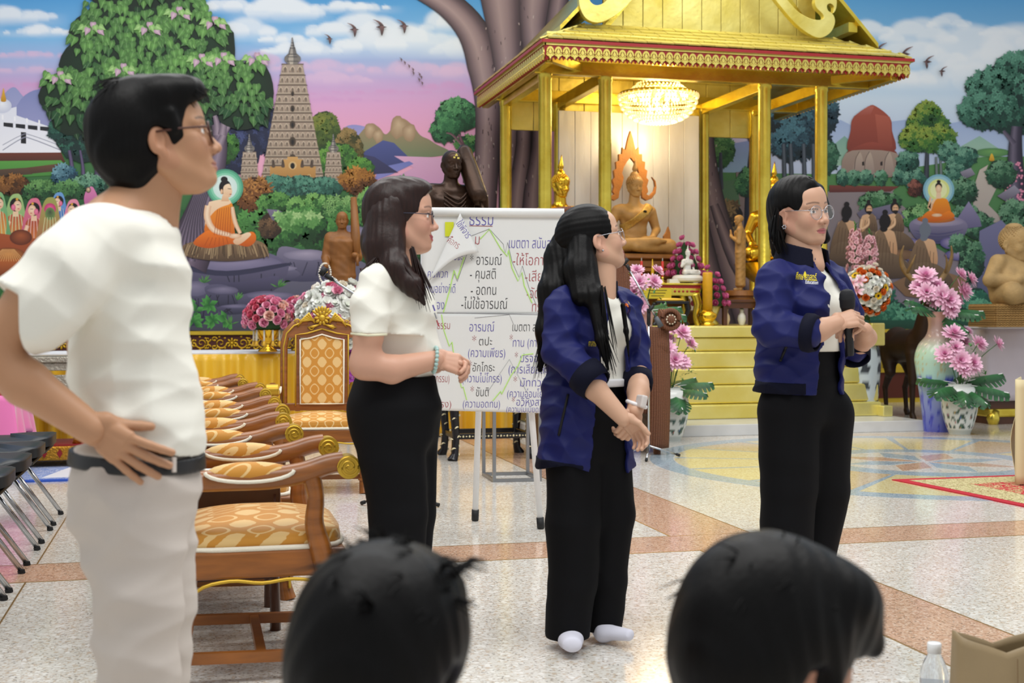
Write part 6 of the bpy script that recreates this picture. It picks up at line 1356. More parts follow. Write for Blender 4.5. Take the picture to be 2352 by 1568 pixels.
for y in(-1,1):
 s.cone((0,y*.15,.1),(.22,y*.3,.11),.15,.12,.05);s.cone((.22,y*.3,.1),(.32,-y*.05,.07),.1,.06,.04);s.chain([(0,y*.25,.46),(-.02,y*.36,.26),(.22,y*.2,.25)],[.09,.08,.055],.03);s.cone((.22,y*.2,.25),(.31,y*.08,.26),.055,.04,.02,.45,(0,0,1))
 for j in range(4):s.cone((.29,y*.13,.235+.02*j),(.335,y*.03,.235+.021*j),.012,.01,.006)
V,Q=s.mesh(.009);link('body',np_mesh('body',[(V,Q,None)],M_sand),fb)
Mh=Matrix.Translation((.05,0,.68))@Euler((0,.1,.0)).to_matrix().to_4x4()@Matrix.Scale(1.72,4);hv=head_mesh({'plain':1,'lobe':.016,'smile':.6,'w':1.1},.0042);link('head',np_mesh('head',[(xform(hv[0],Mh),hv[1],None)],M_sand),fb);curls(M_sand,fb,Mh,1.6,.0075,.045)
b=MB();b.ball(Mh@Vector((-.02,0,.1)),(.1,.09,.05),16,8);b.build('top_knot',M_sand,fb,True)
wb2=thing('woven_pedestal','square woven straw pedestal under the big-bellied statue','pedestal',Vector((*W(2322,0,13.35).xy,1.037)),-.1);M_straw=mat('plaited_straw','#b08a52',.8,noise=(40,.4),bump=(60,.5,.01))
b=MB();b.box((0,0,.118),(.64,.56,.235));b.build('core',M_straw,wb2)
sb=MB();
for k in range(5):
 for sx in(-1,1):sb.beam((0,0,-.05+.022*k),(sx*.016,0,-.062+.022*k),.012,.012)
me_st=sb.mesh('plait',M_straw)
for r_ in(0,1):
 for k in range(19):o=link('straw_plait',me_st,wb2);o.location=(-.306+.034*k,-.288,.065+.115*r_)
 for k in range(16):o=link('straw_plait',me_st,wb2);o.location=(-.328,-.26+.034*k,.065+.115*r_);o.rotation_euler=(0,0,PI/2)
dp=Vector((*W(2092,0,14.5).xy,0));de=thing('wooden_deer_statue','dark wooden deer statue with branching antlers behind the tall vase','statue',dp,HP-TH+.1);s=SDF()
s.cone((-.36,0,.80),(.26,0,.82),.165,.175,.06,1.1,(0,1,0));s.ell((-.38,0,.82),(.17,.165,.2),.06);s.cone((.3,0,.86),(.5,0,1.32),.13,.085,.06);s.cone((.5,0,1.36),(.72,0,1.27),.085,.045,.04)
for y in(-1,1):
 s.cone((.5,y*.06,1.42),(.46,y*.19,1.52),.025,.03,.02,.5,(1,0,0));s.cone((-.4,y*.1,.74),(-.3,y*.12,.5),.11,.06,.05);s.cone((-.3,y*.12,.5),(-.45,y*.12,.32),.05,.032,.02);s.cone((-.45,y*.12,.32),(-.41,y*.12,.05),.03,.024,.015);s.cone((-.41,y*.12,.05),(-.37,y*.12,.015),.032,.034,.01)
 s.cone((.28,y*.1,.72),(.3,y*.11,.4),.075,.04,.04);s.cone((.3,y*.11,.4),(.3,y*.11,.05),.034,.025,.015);s.cone((.3,y*.11,.05),(.33,y*.11,.015),.032,.034,.01)
s.cone((-.53,0,.86),(-.6,0,.74),.035,.03,.03);V,Q=s.mesh(.011);link('body',np_mesh('body',[(V,Q,None)],M_brown),de);M_ant=mat('antler','#96794e',.6,noise=(12,.4))
for y in(-1,1):
 b=MB();b.tube(sp([(.5,y*.05,1.42),(.44,y*.14,1.52),(.4,y*.25,1.66),(.42,y*.29,1.8),(.45,y*.27,1.92)]),sr([.036,.032,.03,.02,.006]),8);b.tube(sp([(.42,y*.22,1.62),(.5,y*.2,1.72),(.53,y*.17,1.82)]),sr([.02,.015,.004]),8);b.build('antler',M_ant,de,True)
for k,(a,lb)in enumerate((((.35,.1),0),)):pass
# ------------------------------------------------------------------ vases and flowers
M_fl=VC(.6);M_leafg=VC(.42)
def petal_mesh(layers,name,m=M_fl,cup=.0):
 """layers: (n, length, width, tilt, colour_in, colour_out, z)"""
 b=MB();rr=random.Random(3)
 for n,L,w,tilt,ci,co,z in layers:
  ci,co=srgb(ci),srgb(co)
  for k in range(n):
   a=2*PI*(k+rr.uniform(-.2,.2))/n+z*7;t=tilt+rr.uniform(-.1,.1);i0=len(b.v);l=L*rr.uniform(.88,1.08)
   for q,wk in((.08,.35),(.45,.9),(.8,1.),(1,.25)):
    tt=t-.5*q*q*cup
    r=l*q*math.cos(tt);zz=z+l*q*math.sin(tt);cl=tuple(ci[i]+(co[i]-ci[i])*q**.8 for i in range(3))
    for sgn in(-1,1):b.vadd((r*math.cos(a)-sgn*w*wk*math.sin(a),r*math.sin(a)+sgn*w*wk*math.cos(a),zz-abs(sgn)*.0),cl)
   for q in range(3):j=i0+q*2;b.face(j,j+1,j+3,j+2)
 return b.mesh(name,m)
ME_chrys=petal_mesh([(16,1.,.13,.15,'#d77fae','#efc4d8',0),(14,.85,.12,.55,'#d676a8','#f0c9dc',.05),(11,.65,.1,.95,'#d06a9f','#ecbdd6',.1),(7,.45,.08,1.3,'#c9598f','#e39fc6',.12)],'chrys')
ME_rose={c:petal_mesh([(6,1.,.55,.3,c,l,0),(6,.85,.48,.75,d,c,.08),(5,.7,.4,1.1,d,c,.12),(4,.5,.28,1.4,d,l,.15)],'rose',cup=-.5)for c,d,l in(('#e06f24','#b8491a','#ee9448'),('#eee6d6','#d8c9a8','#f6f2ea'),('#e592b0','#d06a90','#f2bccd'),('#d8607a','#b03a58','#e68a98'),('#efc3b4','#dc9a90','#f6dccf'))}
ME_lotus=petal_mesh([(8,.9,.42,.5,'#b83f78','#d46a9c',0),(8,.85,.4,.95,'#b03a70','#d0659a',.05),(6,.7,.32,1.25,'#b84a7c','#dd86ae',.1),(4,.3,.15,1.4,'#e8d27a','#e8c8a0',.25)],'lotus',cup=-.6)
ME_sun=petal_mesh([(16,1.,.14,.15,'#e0a010','#f4d326',0),(12,.9,.13,.35,'#e0a010','#f4d326',.03),(10,.38,.12,.5,'#2a1608','#3a2410',.06)],'sunflower')
ME_lily=petal_mesh([(6,1.,.2,.45,'#c8507a','#f4dfe4',0),(4,.4,.03,1.2,'#b8d080','#a04a2a',.05)],'lily',cup=.7)
ME_hyd=petal_mesh([(14,.95,.3,.2,'#dfe3d8','#f0f1ec',0),(12,.85,.28,.7,'#e3e6da','#f2f3ee',.1),(9,.75,.26,1.1,'#dde2d4','#f4f5f0',.15)],'hydrangea')
ME_fpink=petal_mesh([(8,.95,.32,.2,'#d99aa8','#efc4c8',0),(7,.8,.28,.8,'#d88fa0','#f0ccd0',.1),(5,.6,.2,1.2,'#cf8095','#eec2c8',.15)],'blossom')
ME_orch=petal_mesh([(5,1.,.35,.2,'#8f2a9a','#c95ad0',0),(3,.5,.2,.9,'#d07ad8','#e8b0ea',.05)],'orchid')
def monstera():
 b=MB();n=14;g1,g2=srgb('#173f22'),srgb('#2f6b3a')
 for sgn in(-1,1):
  for k in range(7):
   t0,t1=k/7,(k+1)/7;w=lambda t:.46*math.sin(PI*min(1,t*.86+.12))**.8
   P=lambda t_,q,dx=0.:(t_+q*.07+dx,sgn*q*w(t_),.06*math.sin(t_*3)*(1-q)-(.08*t_+.09)*q)
   i=[b.vadd(P(t0,0),g2),b.vadd(P(t1,0),g2),b.vadd(P(t1,.6),g1),b.vadd(P(t0,.6),g1)];b.face(*i)
   i=[b.vadd(P(t0,.6),g1),b.vadd(P(t1-.015,.6),g1),b.vadd(P(t1-.04,1.),g2),b.vadd(P(t0+.01,1.02),g1)];b.face(*i)
 b.tube([(-.5,0,-.2),(-.2,0,0),(0,0,.02),(.98,0,.02)],.012,5);return b.mesh('leaf',M_leafg)
ME_mon=monstera()
lb_=MB();g1,g2=srgb('#2a5f2f'),srgb('#5a9a4a')
i=[lb_.vadd(p,c)for p,c in(((0,0,0),g1),((.4,.2,.05),g2),((1,0,-.05),g2),((.4,-.2,.05),g1))];lb_.face(*i);ME_lf=lb_.mesh('leaflet',M_leafg)
def put(nm,me,parent,loc,nrm,size,roll=0.):
 o=link(nm,me,parent);z=Vector(nrm).normalized();q=z.to_track_quat('Z','Y');o.location=loc;o.rotation_mode='QUATERNION';from mathutils import Quaternion
 o.rotation_quaternion=q@Quaternion((0,0,1),roll);o.scale=(size,)*3;return o
def leafat(nm,me,parent,loc,dirn,size,up=(0,0,1)):
 o=link(nm,me,parent);M=frame_mat(loc,dirn,up);o.matrix_local=M@Matrix.Scale(size,4);return o
def vase(root,prof,m,n=48,colfn=None,nm='vase_body'):
 P=[Vector((r,z,0))for r,z in prof];S_=sp(P,6);b=MB();i0=0
 b.grid(n,len(S_)-1,lambda u,v:(lambda p:(p.x*math.cos(2*PI*u),p.x*math.sin(2*PI*u),p.y))(S_[min(len(S_)-1,int(round(v*(len(S_)-1))))]),(lambda u,v:colfn(u,S_[min(len(S_)-1,int(round(v*(len(S_)-1))))].y))if colfn else None,close_u=True)
 return b.build(nm,m,root,True)
def nz_(x,y,z=0.,s_=0):return float(vnoise(np.float64(x),np.float64(y),np.float64(z),s_))
def pink_bouquet(root,z0,heads,leaves,sprigs=8,seed=1):
 r=random.Random(seed);M_stem=mat('stem_green','#3d6a35',.6)
 b=MB()
 for(x,y,z,s_)in heads:
  p=Vector((x,y,z));b.tube(sp([(x*.08,y*.08,z0-.05),(x*.5,y*.5,z0+(z-z0)*.6),p]),.004,5)
 b.build('stems',M_stem,root)['kind']='stuff'
 for(x,y,z,s_)in heads:
  d=Vector((x,y-.25,(z-z0)*.5+.05));put('chrysanthemum',ME_chrys,root,(x,y,z),d,s_,r.random()*6)
 for(a,el,s_)in leaves:
  d=Vector((math.cos(a),math.sin(a),el));leafat('monstera_leaf',ME_mon,root,Vector((0,0,z0+.02))+d*.1,d,s_,(0,-.3,1))
 for k in range(sprigs):
  a=r.random()*6.3;x,y,z=.22*math.cos(a),.16*math.sin(a),z0+r.uniform(.05,.4)
  for j in range(6):leafat('sprig_leaf',ME_lf,root,(x+r.uniform(-.05,.05),y+r.uniform(-.05,.05),z+r.uniform(-.05,.05)),(r.uniform(-1,1),r.uniform(-1,1),r.uniform(-.2,1)),r.uniform(.04,.06))
def pix_heads(base,d,lst):
 """flower heads read off as (px,py,size_px,depth offset)"""
 o=[]
 for px,py,s_,dy in lst:p=W(px,py,d+dy)-base;c_=p.copy();o.append((p.x,p.y,p.z,s_/F*d))
 return o
def porcelain(u,z,H,seed,dens=.25):
 base=np.array(srgb('#dfe3e0'));x,y=math.cos(2*PI*u),math.sin(2*PI*u);t=z/H
 a,b_=nz_(x*14,y*14,z*60,seed),nz_(x*30,y*30,z*110,seed+3);c=base
 if.12<t<.85:
  dens_=dens+(.32 if t<.45 else 0)-.25*abs(t-.5)
  if a>.62-dens_:c=np.array(srgb(['#2c4a3c','#44605a','#6d7d72','#3f6a4a'][int(abs(b_)*7)%4]))
  if b_>.55 and a>.1:c=np.array(srgb(['#b8508c','#3f62b0','#c9a23a','#a8422c'][int((u*13+z*30))%4]))
 if t<.1:c=np.array(srgb('#c3cbc8'))
 return tuple(c)
PV=[(.10,0),(.105,.02),(.135,.1),(.168,.24),(.17,.38),(.14,.455),(.105,.47),(.115,.49)]
def chin_vase(label,px,py,seed,sc,heads,leaves,d=None):
 p=G(px,py);d=(p-Vector((0,0,0))).length if d is None else d;d=(CH)*F/(py-HY);t=thing('flower_vase',label,'flower vase',p)
 vase(t,[(r*sc,z*sc)for r,z in PV],VC(.16,spec=.6),96,lambda u,z:porcelain(u,z,.49*sc,seed));pink_bouquet(t,.47*sc,pix_heads(p,d,heads),leaves,9,seed);return t
chin_vase('white porcelain vase painted with dark foliage and pink flowers beside the wicker chair',1539,1011,2,1.,[(1548,757,24,0),(1566,765,26,-.05),(1584,790,22,.05),(1532,800,26,-.1),(1528,760,18,.1),(1548,828,28,-.14),(1566,832,24,-.1),(1528,838,24,-.05),(1536,780,20,.1)],[(-.2,.1,.3),(.5,.2,.28),(-1.6,-.55,.28),(-2.6,-.3,.25),(-.7,-.15,.26),(1.6,.3,.25)])
chin_vase('white porcelain vase painted with roosters, pink flowers, beside the tall blue vase',2204,996,5,1.,[(2190,768,30,0),(2212,786,22,.1),(2246,790,26,0),(2194,800,24,-.1),(2170,815,26,-.1),(2205,830,30,-.16),(2232,835,28,-.14),(2214,846,24,-.18),(2290,790,22,0),(2220,762,18,.1)],[(-.1,.2,.36),(.45,.05,.34),(-.6,-.2,.36),(-1.4,-.5,.3),(-2.0,-.45,.3),(-2.7,-.2,.34),(1.3,.3,.3),(2.4,.1,.3)])
TV=[(.125,0),(.13,.03),(.16,.3),(.205,.62),(.215,.74),(.18,.86),(.11,.95),(.085,1.03),(.09,1.12),(.125,1.19)]
def tallcol(u,z):
 a=nz_(math.cos(2*PI*u)*9,math.sin(2*PI*u)*9,z*28,4);b_=nz_(math.cos(2*PI*u)*30,math.sin(2*PI*u)*30,z*90,9)
 st=[(0,'#5a62c0'),(.35,'#8f9fd4'),(.55,'#a9cfc8'),(.8,'#b8d6bc'),(.95,'#cdb0a8'),(1.2,'#cf9a90')]
 for(z0,c0),(z1,c1)in zip(st,st[1:]):
  if z<=z1:c=lerp3(srgb(c0),srgb(c1),max(0,(z-z0)/(z1-z0)));break
 else:c=srgb('#cf9a90')
 if z<.56 and a>.18:c=srgb('#3f47b8')if b_>-.2 else srgb('#5f6cd0')
 if.55<z<.92 and b_>.45:c=srgb('#b9b48a')if z<.8 else srgb('#e6dcd6')
 return c
def tall_vase(label,px,d,heads,leaves,seed,z0=0.):
 p=W(px,0,d);p.z=z0;t=thing('tall_flower_vase',label,'flower vase',p);vase(t,TV,VC(.14,spec=.6),96,tallcol);pink_bouquet(t,1.17,pix_heads(p,d,heads),leaves,8,seed)
tall_vase('tall vase shading from pink to green to blue with pink flowers beside the deer statue',2152,12.75,[(2126,636,30,0),(2150,660,28,0),(2110,660,24,0),(2128,672,26,-.1),(2176,690,34,-.15),(2160,680,28,-.15),(2182,710,26,-.15),(2210,668,30,0),(2196,690,22,.05),(2228,640,22,0),(2205,630,20,0),(2145,690,22,-.05)],[(-2.7,.1,.34),(-3.0,.3,.3),(-.3,.0,.36),(-1.2,-.55,.3),(-.7,-.1,.3),(.8,.2,.3)],4)
tall_vase('tall blue vase with pink flowers almost hidden behind the wicker chair',1478,12.05,[(1462,622,20,0),(1500,648,24,0),(1468,650,26,-.1),(1456,672,24,-.1),(1470,702,24,-.1),(1452,700,22,0),(1510,622,18,.1)],[(.1,.1,.3),(.6,.2,.28),(-.4,-.1,.3),(-2.5,.1,.3)],6)
p=W(1985,0,13.5);p.z=.108;iv=thing('bouquet_vase','tall grey-white vase with ink blotches behind the woman with the microphone','vase',p)
vase(iv,[(.12,0),(.13,.02),(.15,.25),(.17,.5),(.16,.68),(.11,.78),(.1,.82)],VC(.16,spec=.6),72,lambda u,z:srgb('#2b343c')if nz_(math.cos(2*PI*u)*7,math.sin(2*PI*u)*7,z*30,7)>.3 else lerp3(srgb('#c3cdd2'),srgb('#aab6bd'),z))
bp_=W(1992,668,13.4);bq=thing('ball_bouquet','round bouquet of orange roses, sunflowers and lilies behind the microphone','bouquet',bp_);rr=random.Random(11);cnt=150
b=MB();b.ball((0,0,0),(.19,.17,.21),16,12);b.tube([(0,0,-.18),(-.02,.02,-.3)],[.06,.04],10);b.build('moss_core',mat('moss','#2a4a2a',.9),bq,True)
for i in range(cnt):
 z=1-2*(i+.5)/cnt;a=i*2.39996;q=math.sqrt(1-z*z);n_=Vector((q*math.cos(a),q*math.sin(a),z));k=rr.random();loc=Vector((n_.x*.23,n_.y*.2,n_.z*.24))
 if k<.24:put('orange_rose',ME_rose['#e06f24'],bq,loc,n_,.048,a)
 elif k<.36:put('sunflower',ME_sun,bq,loc,n_,.045,a)
 elif k<.58:put('white_rose',ME_rose['#eee6d6'],bq,loc,n_,.045,a)
 else:put('white_hydrangea',ME_hyd,bq,loc*.96,n_,.045,a)
for x,y in((1958,650),(1968,668),(1955,690),(1975,645)):q=W(x,y,13.15)-bp_;put('pink_lily',ME_lily,bq,q,(q.x,q.y-.2,.1),.075,x)
for x,y in((2010,610),(2020,622),(2004,618)):q=W(x,y,13.3)-bp_;put('white_lily',ME_rose['#eee6d6'],bq,q,(.3,-.2,1),.04,x)
for px,y0,y1,lb in((1964,528,640,'tall spike of pale pink blossom rising behind the orange bouquet'),(1997,545,630,'shorter spike of pale pink blossom beside the taller one')):
 a_,c_=W(px,y0,13.6),W(px,760,13.6);t=thing('blossom_spike',lb,'flowers',c_);b=MB();b.tube([(0,0,0),a_-c_],.008,6);b.build('stem',mat('stem_green'),t);hh=(W(px,y1,13.6)-c_).z;H_=(a_-c_).z
 for i in range(110):u=rr.random();an=rr.random()*6.3;r_=.075*(1-.55*max(0,u-.6)/.4);n_=Vector((math.cos(an),math.sin(an),rr.uniform(-.2,.6)));put('blossom',ME_fpink,t,Vector((r_*n_.x,r_*n_.y,hh+(H_-hh)*u)),n_,.03,an)
 for i in range(8):leafat('tip_leaf',ME_lf,t,(0,0,H_-.02+.01*i),(rr.uniform(-1,1),rr.uniform(-1,1),1.2),.06)
for x,y,z,r_,h_,lb in((5.06,12.7,1.487,.17,.44,'pink lotus pyramid behind the white Buddha figurine'),(5.27,12.52,1.05,.16,.50,'pink lotus pyramid behind the thick yellow candle')):
 t=thing('lotus_pyramid',lb,'flowers',(x,y,z));z00=.08 if z>1.2 else.2;b=MB();b.lathe([(.07,0),(.09,.02),(.05,.06),(.11,z00),(.1,z00+.01)],n=20);b.build('bowl',M_porc if z>1.2 else M_goldp,t,True);b=MB();b.lathe([(r_*.82,z00),(r_*.75,z00+.12),(r_*.3,z00+.3),(.02,z00+.36)],n=16);b.build('core',mat('moss'),t,True)
 for lv in range(6):
  q=lv/5;rl=r_*(1-.85*q**1.2);n=max(1,int(2*PI*rl/.088))
  for k in range(n):a=2*PI*(k+.5*(lv%2))/n;put('lotus_flower',ME_lotus,t,(rl*math.cos(a),rl*math.sin(a),z00+.03+.36*q),(math.cos(a),math.sin(a),.15+q),.055,a)
def rose_bowl(label,px,d,rad):
 p=Vector((*W(px,0,d).xy,.821));t=thing('rose_bowl',label,'flower bowl',p);b=MB();b.lathe([(.085,0),(.09,.01),(.04,.05),(.035,.09),(.09,.12),(.115,.19),(.12,.2)],n=28);b.build('pedestal_bowl',M_goldst,t,True)
 for k in range(10):a=2*PI*k/10;b=MB();b.tube([(.125*math.cos(a),.125*math.sin(a),.2),(.128*math.cos(a),.128*math.sin(a),.1)],.009,6);tt=b.build('tassel',mat('garland_white'),t,True);b=MB();b.lathe([(.02,0),(.008,.045)],c=(.128*math.cos(a),.128*math.sin(a),.055),n=8);b.build('tassel_tip',M_satin,tt,True)
 b=MB();b.ball((0,0,.29),(.16,.16,.12),14,10);b.build('leaf_core',mat('moss'),t,True)
 for i in range(56):
  z=1-1.25*(i+.5)/56;a=i*2.39996;q=math.sqrt(max(0,1-z*z));n_=Vector((q*math.cos(a),q*math.sin(a),z));put('rose',ME_rose[rr.choice(['#e592b0','#e592b0','#efc3b4','#d8607a','#e592b0'])],t,(n_.x*rad,n_.y*rad,.29+n_.z*.19),n_,rr.uniform(.045,.06),a)
 for i in range(26):a=rr.random()*6.3;leafat('rose_leaf',ME_lf,t,(.15*math.cos(a),.15*math.sin(a),.24+rr.random()*.1),(math.cos(a),math.sin(a),rr.uniform(-.4,.6)),.1)
rose_bowl('gold pedestal bowl of pink roses with white tassels on the satin table',615,11.75,.19);rose_bowl('second bowl of pink roses half hidden behind the facing armchair',690,12.1,.17)
p=Vector((*W(770,0,11.6).xy,.821));wf=thing('white_flower_arrangement','large dome of white hydrangeas and pink roses beside the wooden monk statue','flowers',p);b=MB();b.lathe([(.12,0),(.14,.05),(.1,.1)],n=20);b.build('pot',M_porc,wf,True);b=MB();b.ball((0,0,.3),(.26,.22,.26),16,12);b.build('leaf_core',mat('moss'),wf,True)
for i in range(210):
 z=1-1.7*(i+.5)/210;a=i*2.39996;q=math.sqrt(max(0,1-z*z));n_=Vector((q*math.cos(a),q*math.sin(a),z));k=rr.random();me_=ME_hyd if k<.68 else(ME_rose['#e592b0']if k<.84 else(ME_rose['#d8607a']if k<.92 else ME_rose['#eee6d6']))
 j_=rr.uniform(.86,1.1);n2=n_+Vector((rr.uniform(-.4,.4),rr.uniform(-.4,.4),rr.uniform(-.3,.3)));put('hydrangea' if k<.68 else 'rose',me_,wf,(n_.x*.3*j_,n_.y*.26*j_,.3+n_.z*.31*j_),n2,rr.uniform(.05,.085)if k<.68 else.062,a)
p=Vector((*W(800,0,11.9).xy,0));os_=thing('orchid_stand','purple orchid spray on a tall stand behind the facing armchair','flowers',p);b=MB();b.tube([(0,0,0),(0,0,1.0)],.012,8);b.lathe([(.12,0),(.12,.02),(.03,.04)],n=16);b.build('stand',M_steel,os_,True)
for i in range(70):put('orchid_bloom',ME_orch,os_,(rr.uniform(-.1,.1),rr.uniform(-.08,.05),.52+.5*rr.random()),(rr.uniform(-.5,.5),-1,rr.uniform(-.2,.5)),.05,rr.random()*6)
for i in range(34):
 x=8.2+.055*i+rr.uniform(-.01,.01);me_=rr.choice([ME_rose['#e592b0'],ME_rose['#eee6d6'],ME_sun,ME_rose['#d8607a'],ME_rose['#efc3b4'],ME_orch]);o=put('altar_posy',me_,None,(x,12.0+rr.uniform(-.03,.05),1.047),(rr.uniform(-.3,.3),-.5,1),.032,rr.random()*6);tag(o,'tiny cut flower strewn along the cloth edge of the right altar','flower','flowers strewn on the right altar')
# ------------------------------------------------------------------ people
M_hairb=mat('black_hair','#080606',.45,noise=(170,.5),stretch=(1,1,.06),bump=(170,.3,.003),spec=.18);M_hairbr=mat('brown_hair','#2a1510',.4,noise=(170,.45),stretch=(1,1,.05),bump=(170,.3,.003),spec=.35)
M_skin=VC(.48,sss=.06)
M_cream=mat('cream_jersey','#ebe9de',.85,bump=(260,.12,.002));M_creamr=mat('cream_rib','#e6e3c6',.85,bump=(300,.2,.002));M_blk=mat('black_trouser','#0b0b0e',.8,spec=.2);M_beige=mat('beige_chino','#c9bfb6',.85,bump=(240,.15,.002),noise=(6,.05));M_navyj=mat('navy_twill','#161c58',.6,spec=.3,bump=(320,.12,.002));M_navyd=mat('dark_rib','#0b0d20',.8,spec=.2,bump=(420,.3,.002));M_sock=mat('white_sock','#d9d9e6',.9,bump=(200,.2,.002));M_wbelt=mat('white_leather','#e8e8ea',.4);M_bbelt=mat('black_leather','#1a1a1c',.4);M_lens=mat('lens_glass','#ffffff',.03,alpha=.12,spec=.8);M_silvm=mat('silver_wire','#b8bac0',.22,.95);M_tort=mat('tortoise','#4a2418',.3)
def wr(P,L):
 o=0.
 for kx,ky,kz,a,ph in L:o=o+a*(2.2*np.sqrt(.003+np.sin(.5*(kx*P[0]+ky*P[1]+kz*P[2])+ph+.8*np.sin(.3*(kz*P[0]-kx*P[2])+ph*2))**2)-1.3)
 return o
def capd(P,a,b,ra,rb,fl=1.):
 a,b=np.array(a,np.float32),np.array(b,np.float32);ab=b-a;t=np.clip(((P[0]-a[0])*ab[0]+(P[1]-a[1])*ab[1]+(P[2]-a[2])*ab[2])/float(ab@ab),0,1)
 return np.sqrt((P[0]-a[0]-t*ab[0])**2+(P[1]-a[1]-t*ab[1])**2+(P[2]-a[2]-t*ab[2])**2)-(ra+t*(rb-ra))
def wedge(P,c0,c1,fw,sd,ys,hs,mid=0.):
 t=(P[2]-c0.z)/(c1.z-c0.z);lat=(P[0]-c0.x-t*(c1.x-c0.x))*sd.x+(P[1]-c0.y-t*(c1.y-c0.y))*sd.y;fr=(P[0]-c0.x-t*(c1.x-c0.x))*fw.x+(P[1]-c0.y-t*(c1.y-c0.y))*fw.y
 hf=np.interp(-P[2],[-y for y in ys],hs);return np.maximum(np.abs(lat-mid)-hf,.02-fr)
class Person:
 def __init__(s,label,px0,d,group=None):
  s.px0,s.d=px0,d;p=W(px0,0,d);p.z=0;s.root=thing('person',label,'person',p,-TH);s.parts=[];s.o0=(px0-CX)/F*d
 def J(s,px,py,dy=0.):D=s.d+dy;return Vector(((px-CX)/F*D-s.o0,dy,CH-(py-HY)/F*D))
 def add(s,nm,sdf,h,m,post=None,cuts=(),onion=0.,parent=None,pre=None):
  V,Q=sdf.mesh(h,post=post,cuts=cuts,onion=onion,pre=pre);return link(nm,np_mesh(nm,[(V,Q,None)],m),parent or s.root)
 def skin(s,sdf,h,col):V,Q=sdf.mesh(h);s.parts.append((V,Q,col))
 def head(s,c,fwd,up,k,opt,h=.0024):
  s.Mh=frame_mat(c,fwd,up)@Matrix.Scale(k,4);V,Q,cl=head_mesh(opt,h);s.parts.append((xform(V,s.Mh),Q,cl))
 def hand(s,wrist,fwd,up,side,pose,col,k=1.,nails='#d9a79a'):
  M=frame_mat(wrist,fwd,up)@Matrix.Scale(k,4);V,Q=hand_sdf(pose,side).mesh(.0022);s.parts.append((xform(V,M),Q,col))
 def body(s):return link('body',np_mesh('body',s.parts,M_skin),s.root)
 def hl(s,p):return s.Mh@Vector(p)
 def glasses(s,m,r=.0245,wire=.0011,shape=2.3,lensm=M_lens,temple=None,cy=.0335):
  b=MB();b.tf=s.Mh;g=None
  for y in(-1,1):
   c=(.1015,y*cy,-.011);P=[]
   for k in range(28):a=2*PI*k/28;q=1/(abs(math.cos(a))**shape+abs(math.sin(a))**shape)**(1/shape);P.append((c[0]-.004*abs(math.cos(a))*(1 if math.cos(a)*y>0 else 0),c[1]+r*q*math.cos(a),c[2]+r*.92*q*math.sin(a)))
   b.tube(P,wire,6,closed=True,up=(1,0,0))
  b.tube([(.102,-.011,-.006),(.106,0,-.002),(.102,.011,-.006)],wire,6)
  g=b.build('glasses',m,s.root,True)
  b=MB();b.tf=s.Mh
  for y in(-1,1):b.tube([(.097,y*(cy+r),-.003),(.09,y*(cy+r+.008),-.002),(.04,y*.077,.002),(-.01,y*.082,.004)],wire*1.1,6)
  b.build('temple_arm',temple or m,g,True)
  b=MB();b.tf=s.Mh
  for y in(-1,1):i0=len(b.v);n=24;[b.vadd((.1012,y*cy+r*.97*math.cos(2*PI*k/n),-.011+r*.89*math.sin(2*PI*k/n)))for k in range(n)];b.face(*range(i0,i0+n))
  b.build('lens',lensm,g)
 def decal(s,obj,txt,x0,x1,base,hpx,m,lift=.003,nm='lettering',rot=0.):
  V,Fc=text_mesh(txt,1.,.012);me=obj.data;bv=BVHTree.FromPolygons([v.co for v in me.vertices],[p.vertices for p in me.polygons]);kx=(x1-x0)/(V[:,0].max()-V[:,0].min());kz=hpx/.56;P=[];eye=Vector((-s.o0,-s.d,CH))
  for v in V:
   qx,qz=(v[0]-V[:,0].min())*kx,v[1]*kz;px,py=x0+qx*math.cos(rot)+qz*math.sin(rot),base+qx*math.sin(rot)-qz*math.cos(rot);dr=(s.J(px,py)-eye).normalized();hit=bv.ray_cast(eye,dr);P.append((hit[0]if hit[0]else s.J(px,py))-dr*lift)
  b=MB();b.raw(P,Fc);return b.build(nm,m,obj)
 def decal_line(s,obj,p0,p1,r,m,nm):
  me=obj.data;bv=BVHTree.FromPolygons([v.co for v in me.vertices],[p.vertices for p in me.polygons]);eye=Vector((-s.o0,-s.d,CH));P=[]
  for k in range(9):dr=(s.J(p0[0]+(p1[0]-p0[0])*k/8,p0[1]+(p1[1]-p0[1])*k/8)-eye).normalized();h=bv.ray_cast(eye,dr);P.append((h[0]if h[0]else P[-1])-dr*.001)
  b=MB();b.tube(P,r,6);return b.build(nm,m,obj,True)
 def decal_poly(s,obj,pts,m,nm,lift=.003):
  me=obj.data;bv=BVHTree.FromPolygons([v.co for v in me.vertices],[p.vertices for p in me.polygons]);eye=Vector((-s.o0,-s.d,CH));b=MB();I=[]
  for px,py in pts:dr=(s.J(px,py)-eye).normalized();hit=bv.ray_cast(eye,dr);I.append(b.vadd((hit[0]if hit[0]else s.J(px,py))-dr*lift))
  for t in tessellate_polygon([[Vector((x,y,0))for x,y in pts]]):b.face(*(I[q]for q in t))
  return b.build(nm,m,obj)
def yawv(a,p=0.):a,p=R(a),R(p);return Vector((math.cos(a)*math.cos(p),math.sin(a)*math.cos(p),math.sin(p)))
def strands(b,roots,tips,bend,r0,n,rng,jit=.01):
 for k in range(n):
  i=rng.randrange(len(roots));a,c=Vector(roots[i]),Vector(tips[i]);j=Vector((rng.uniform(-jit,jit),rng.uniform(-jit,jit),rng.uniform(-jit,jit)));m_=a.lerp(c,.5)+Vector(bend)+j;b.tube(sp([a+j*.5,m_,c+j*1.6],4),sr([r0,r0,r0*.25],4),4,cap=False)
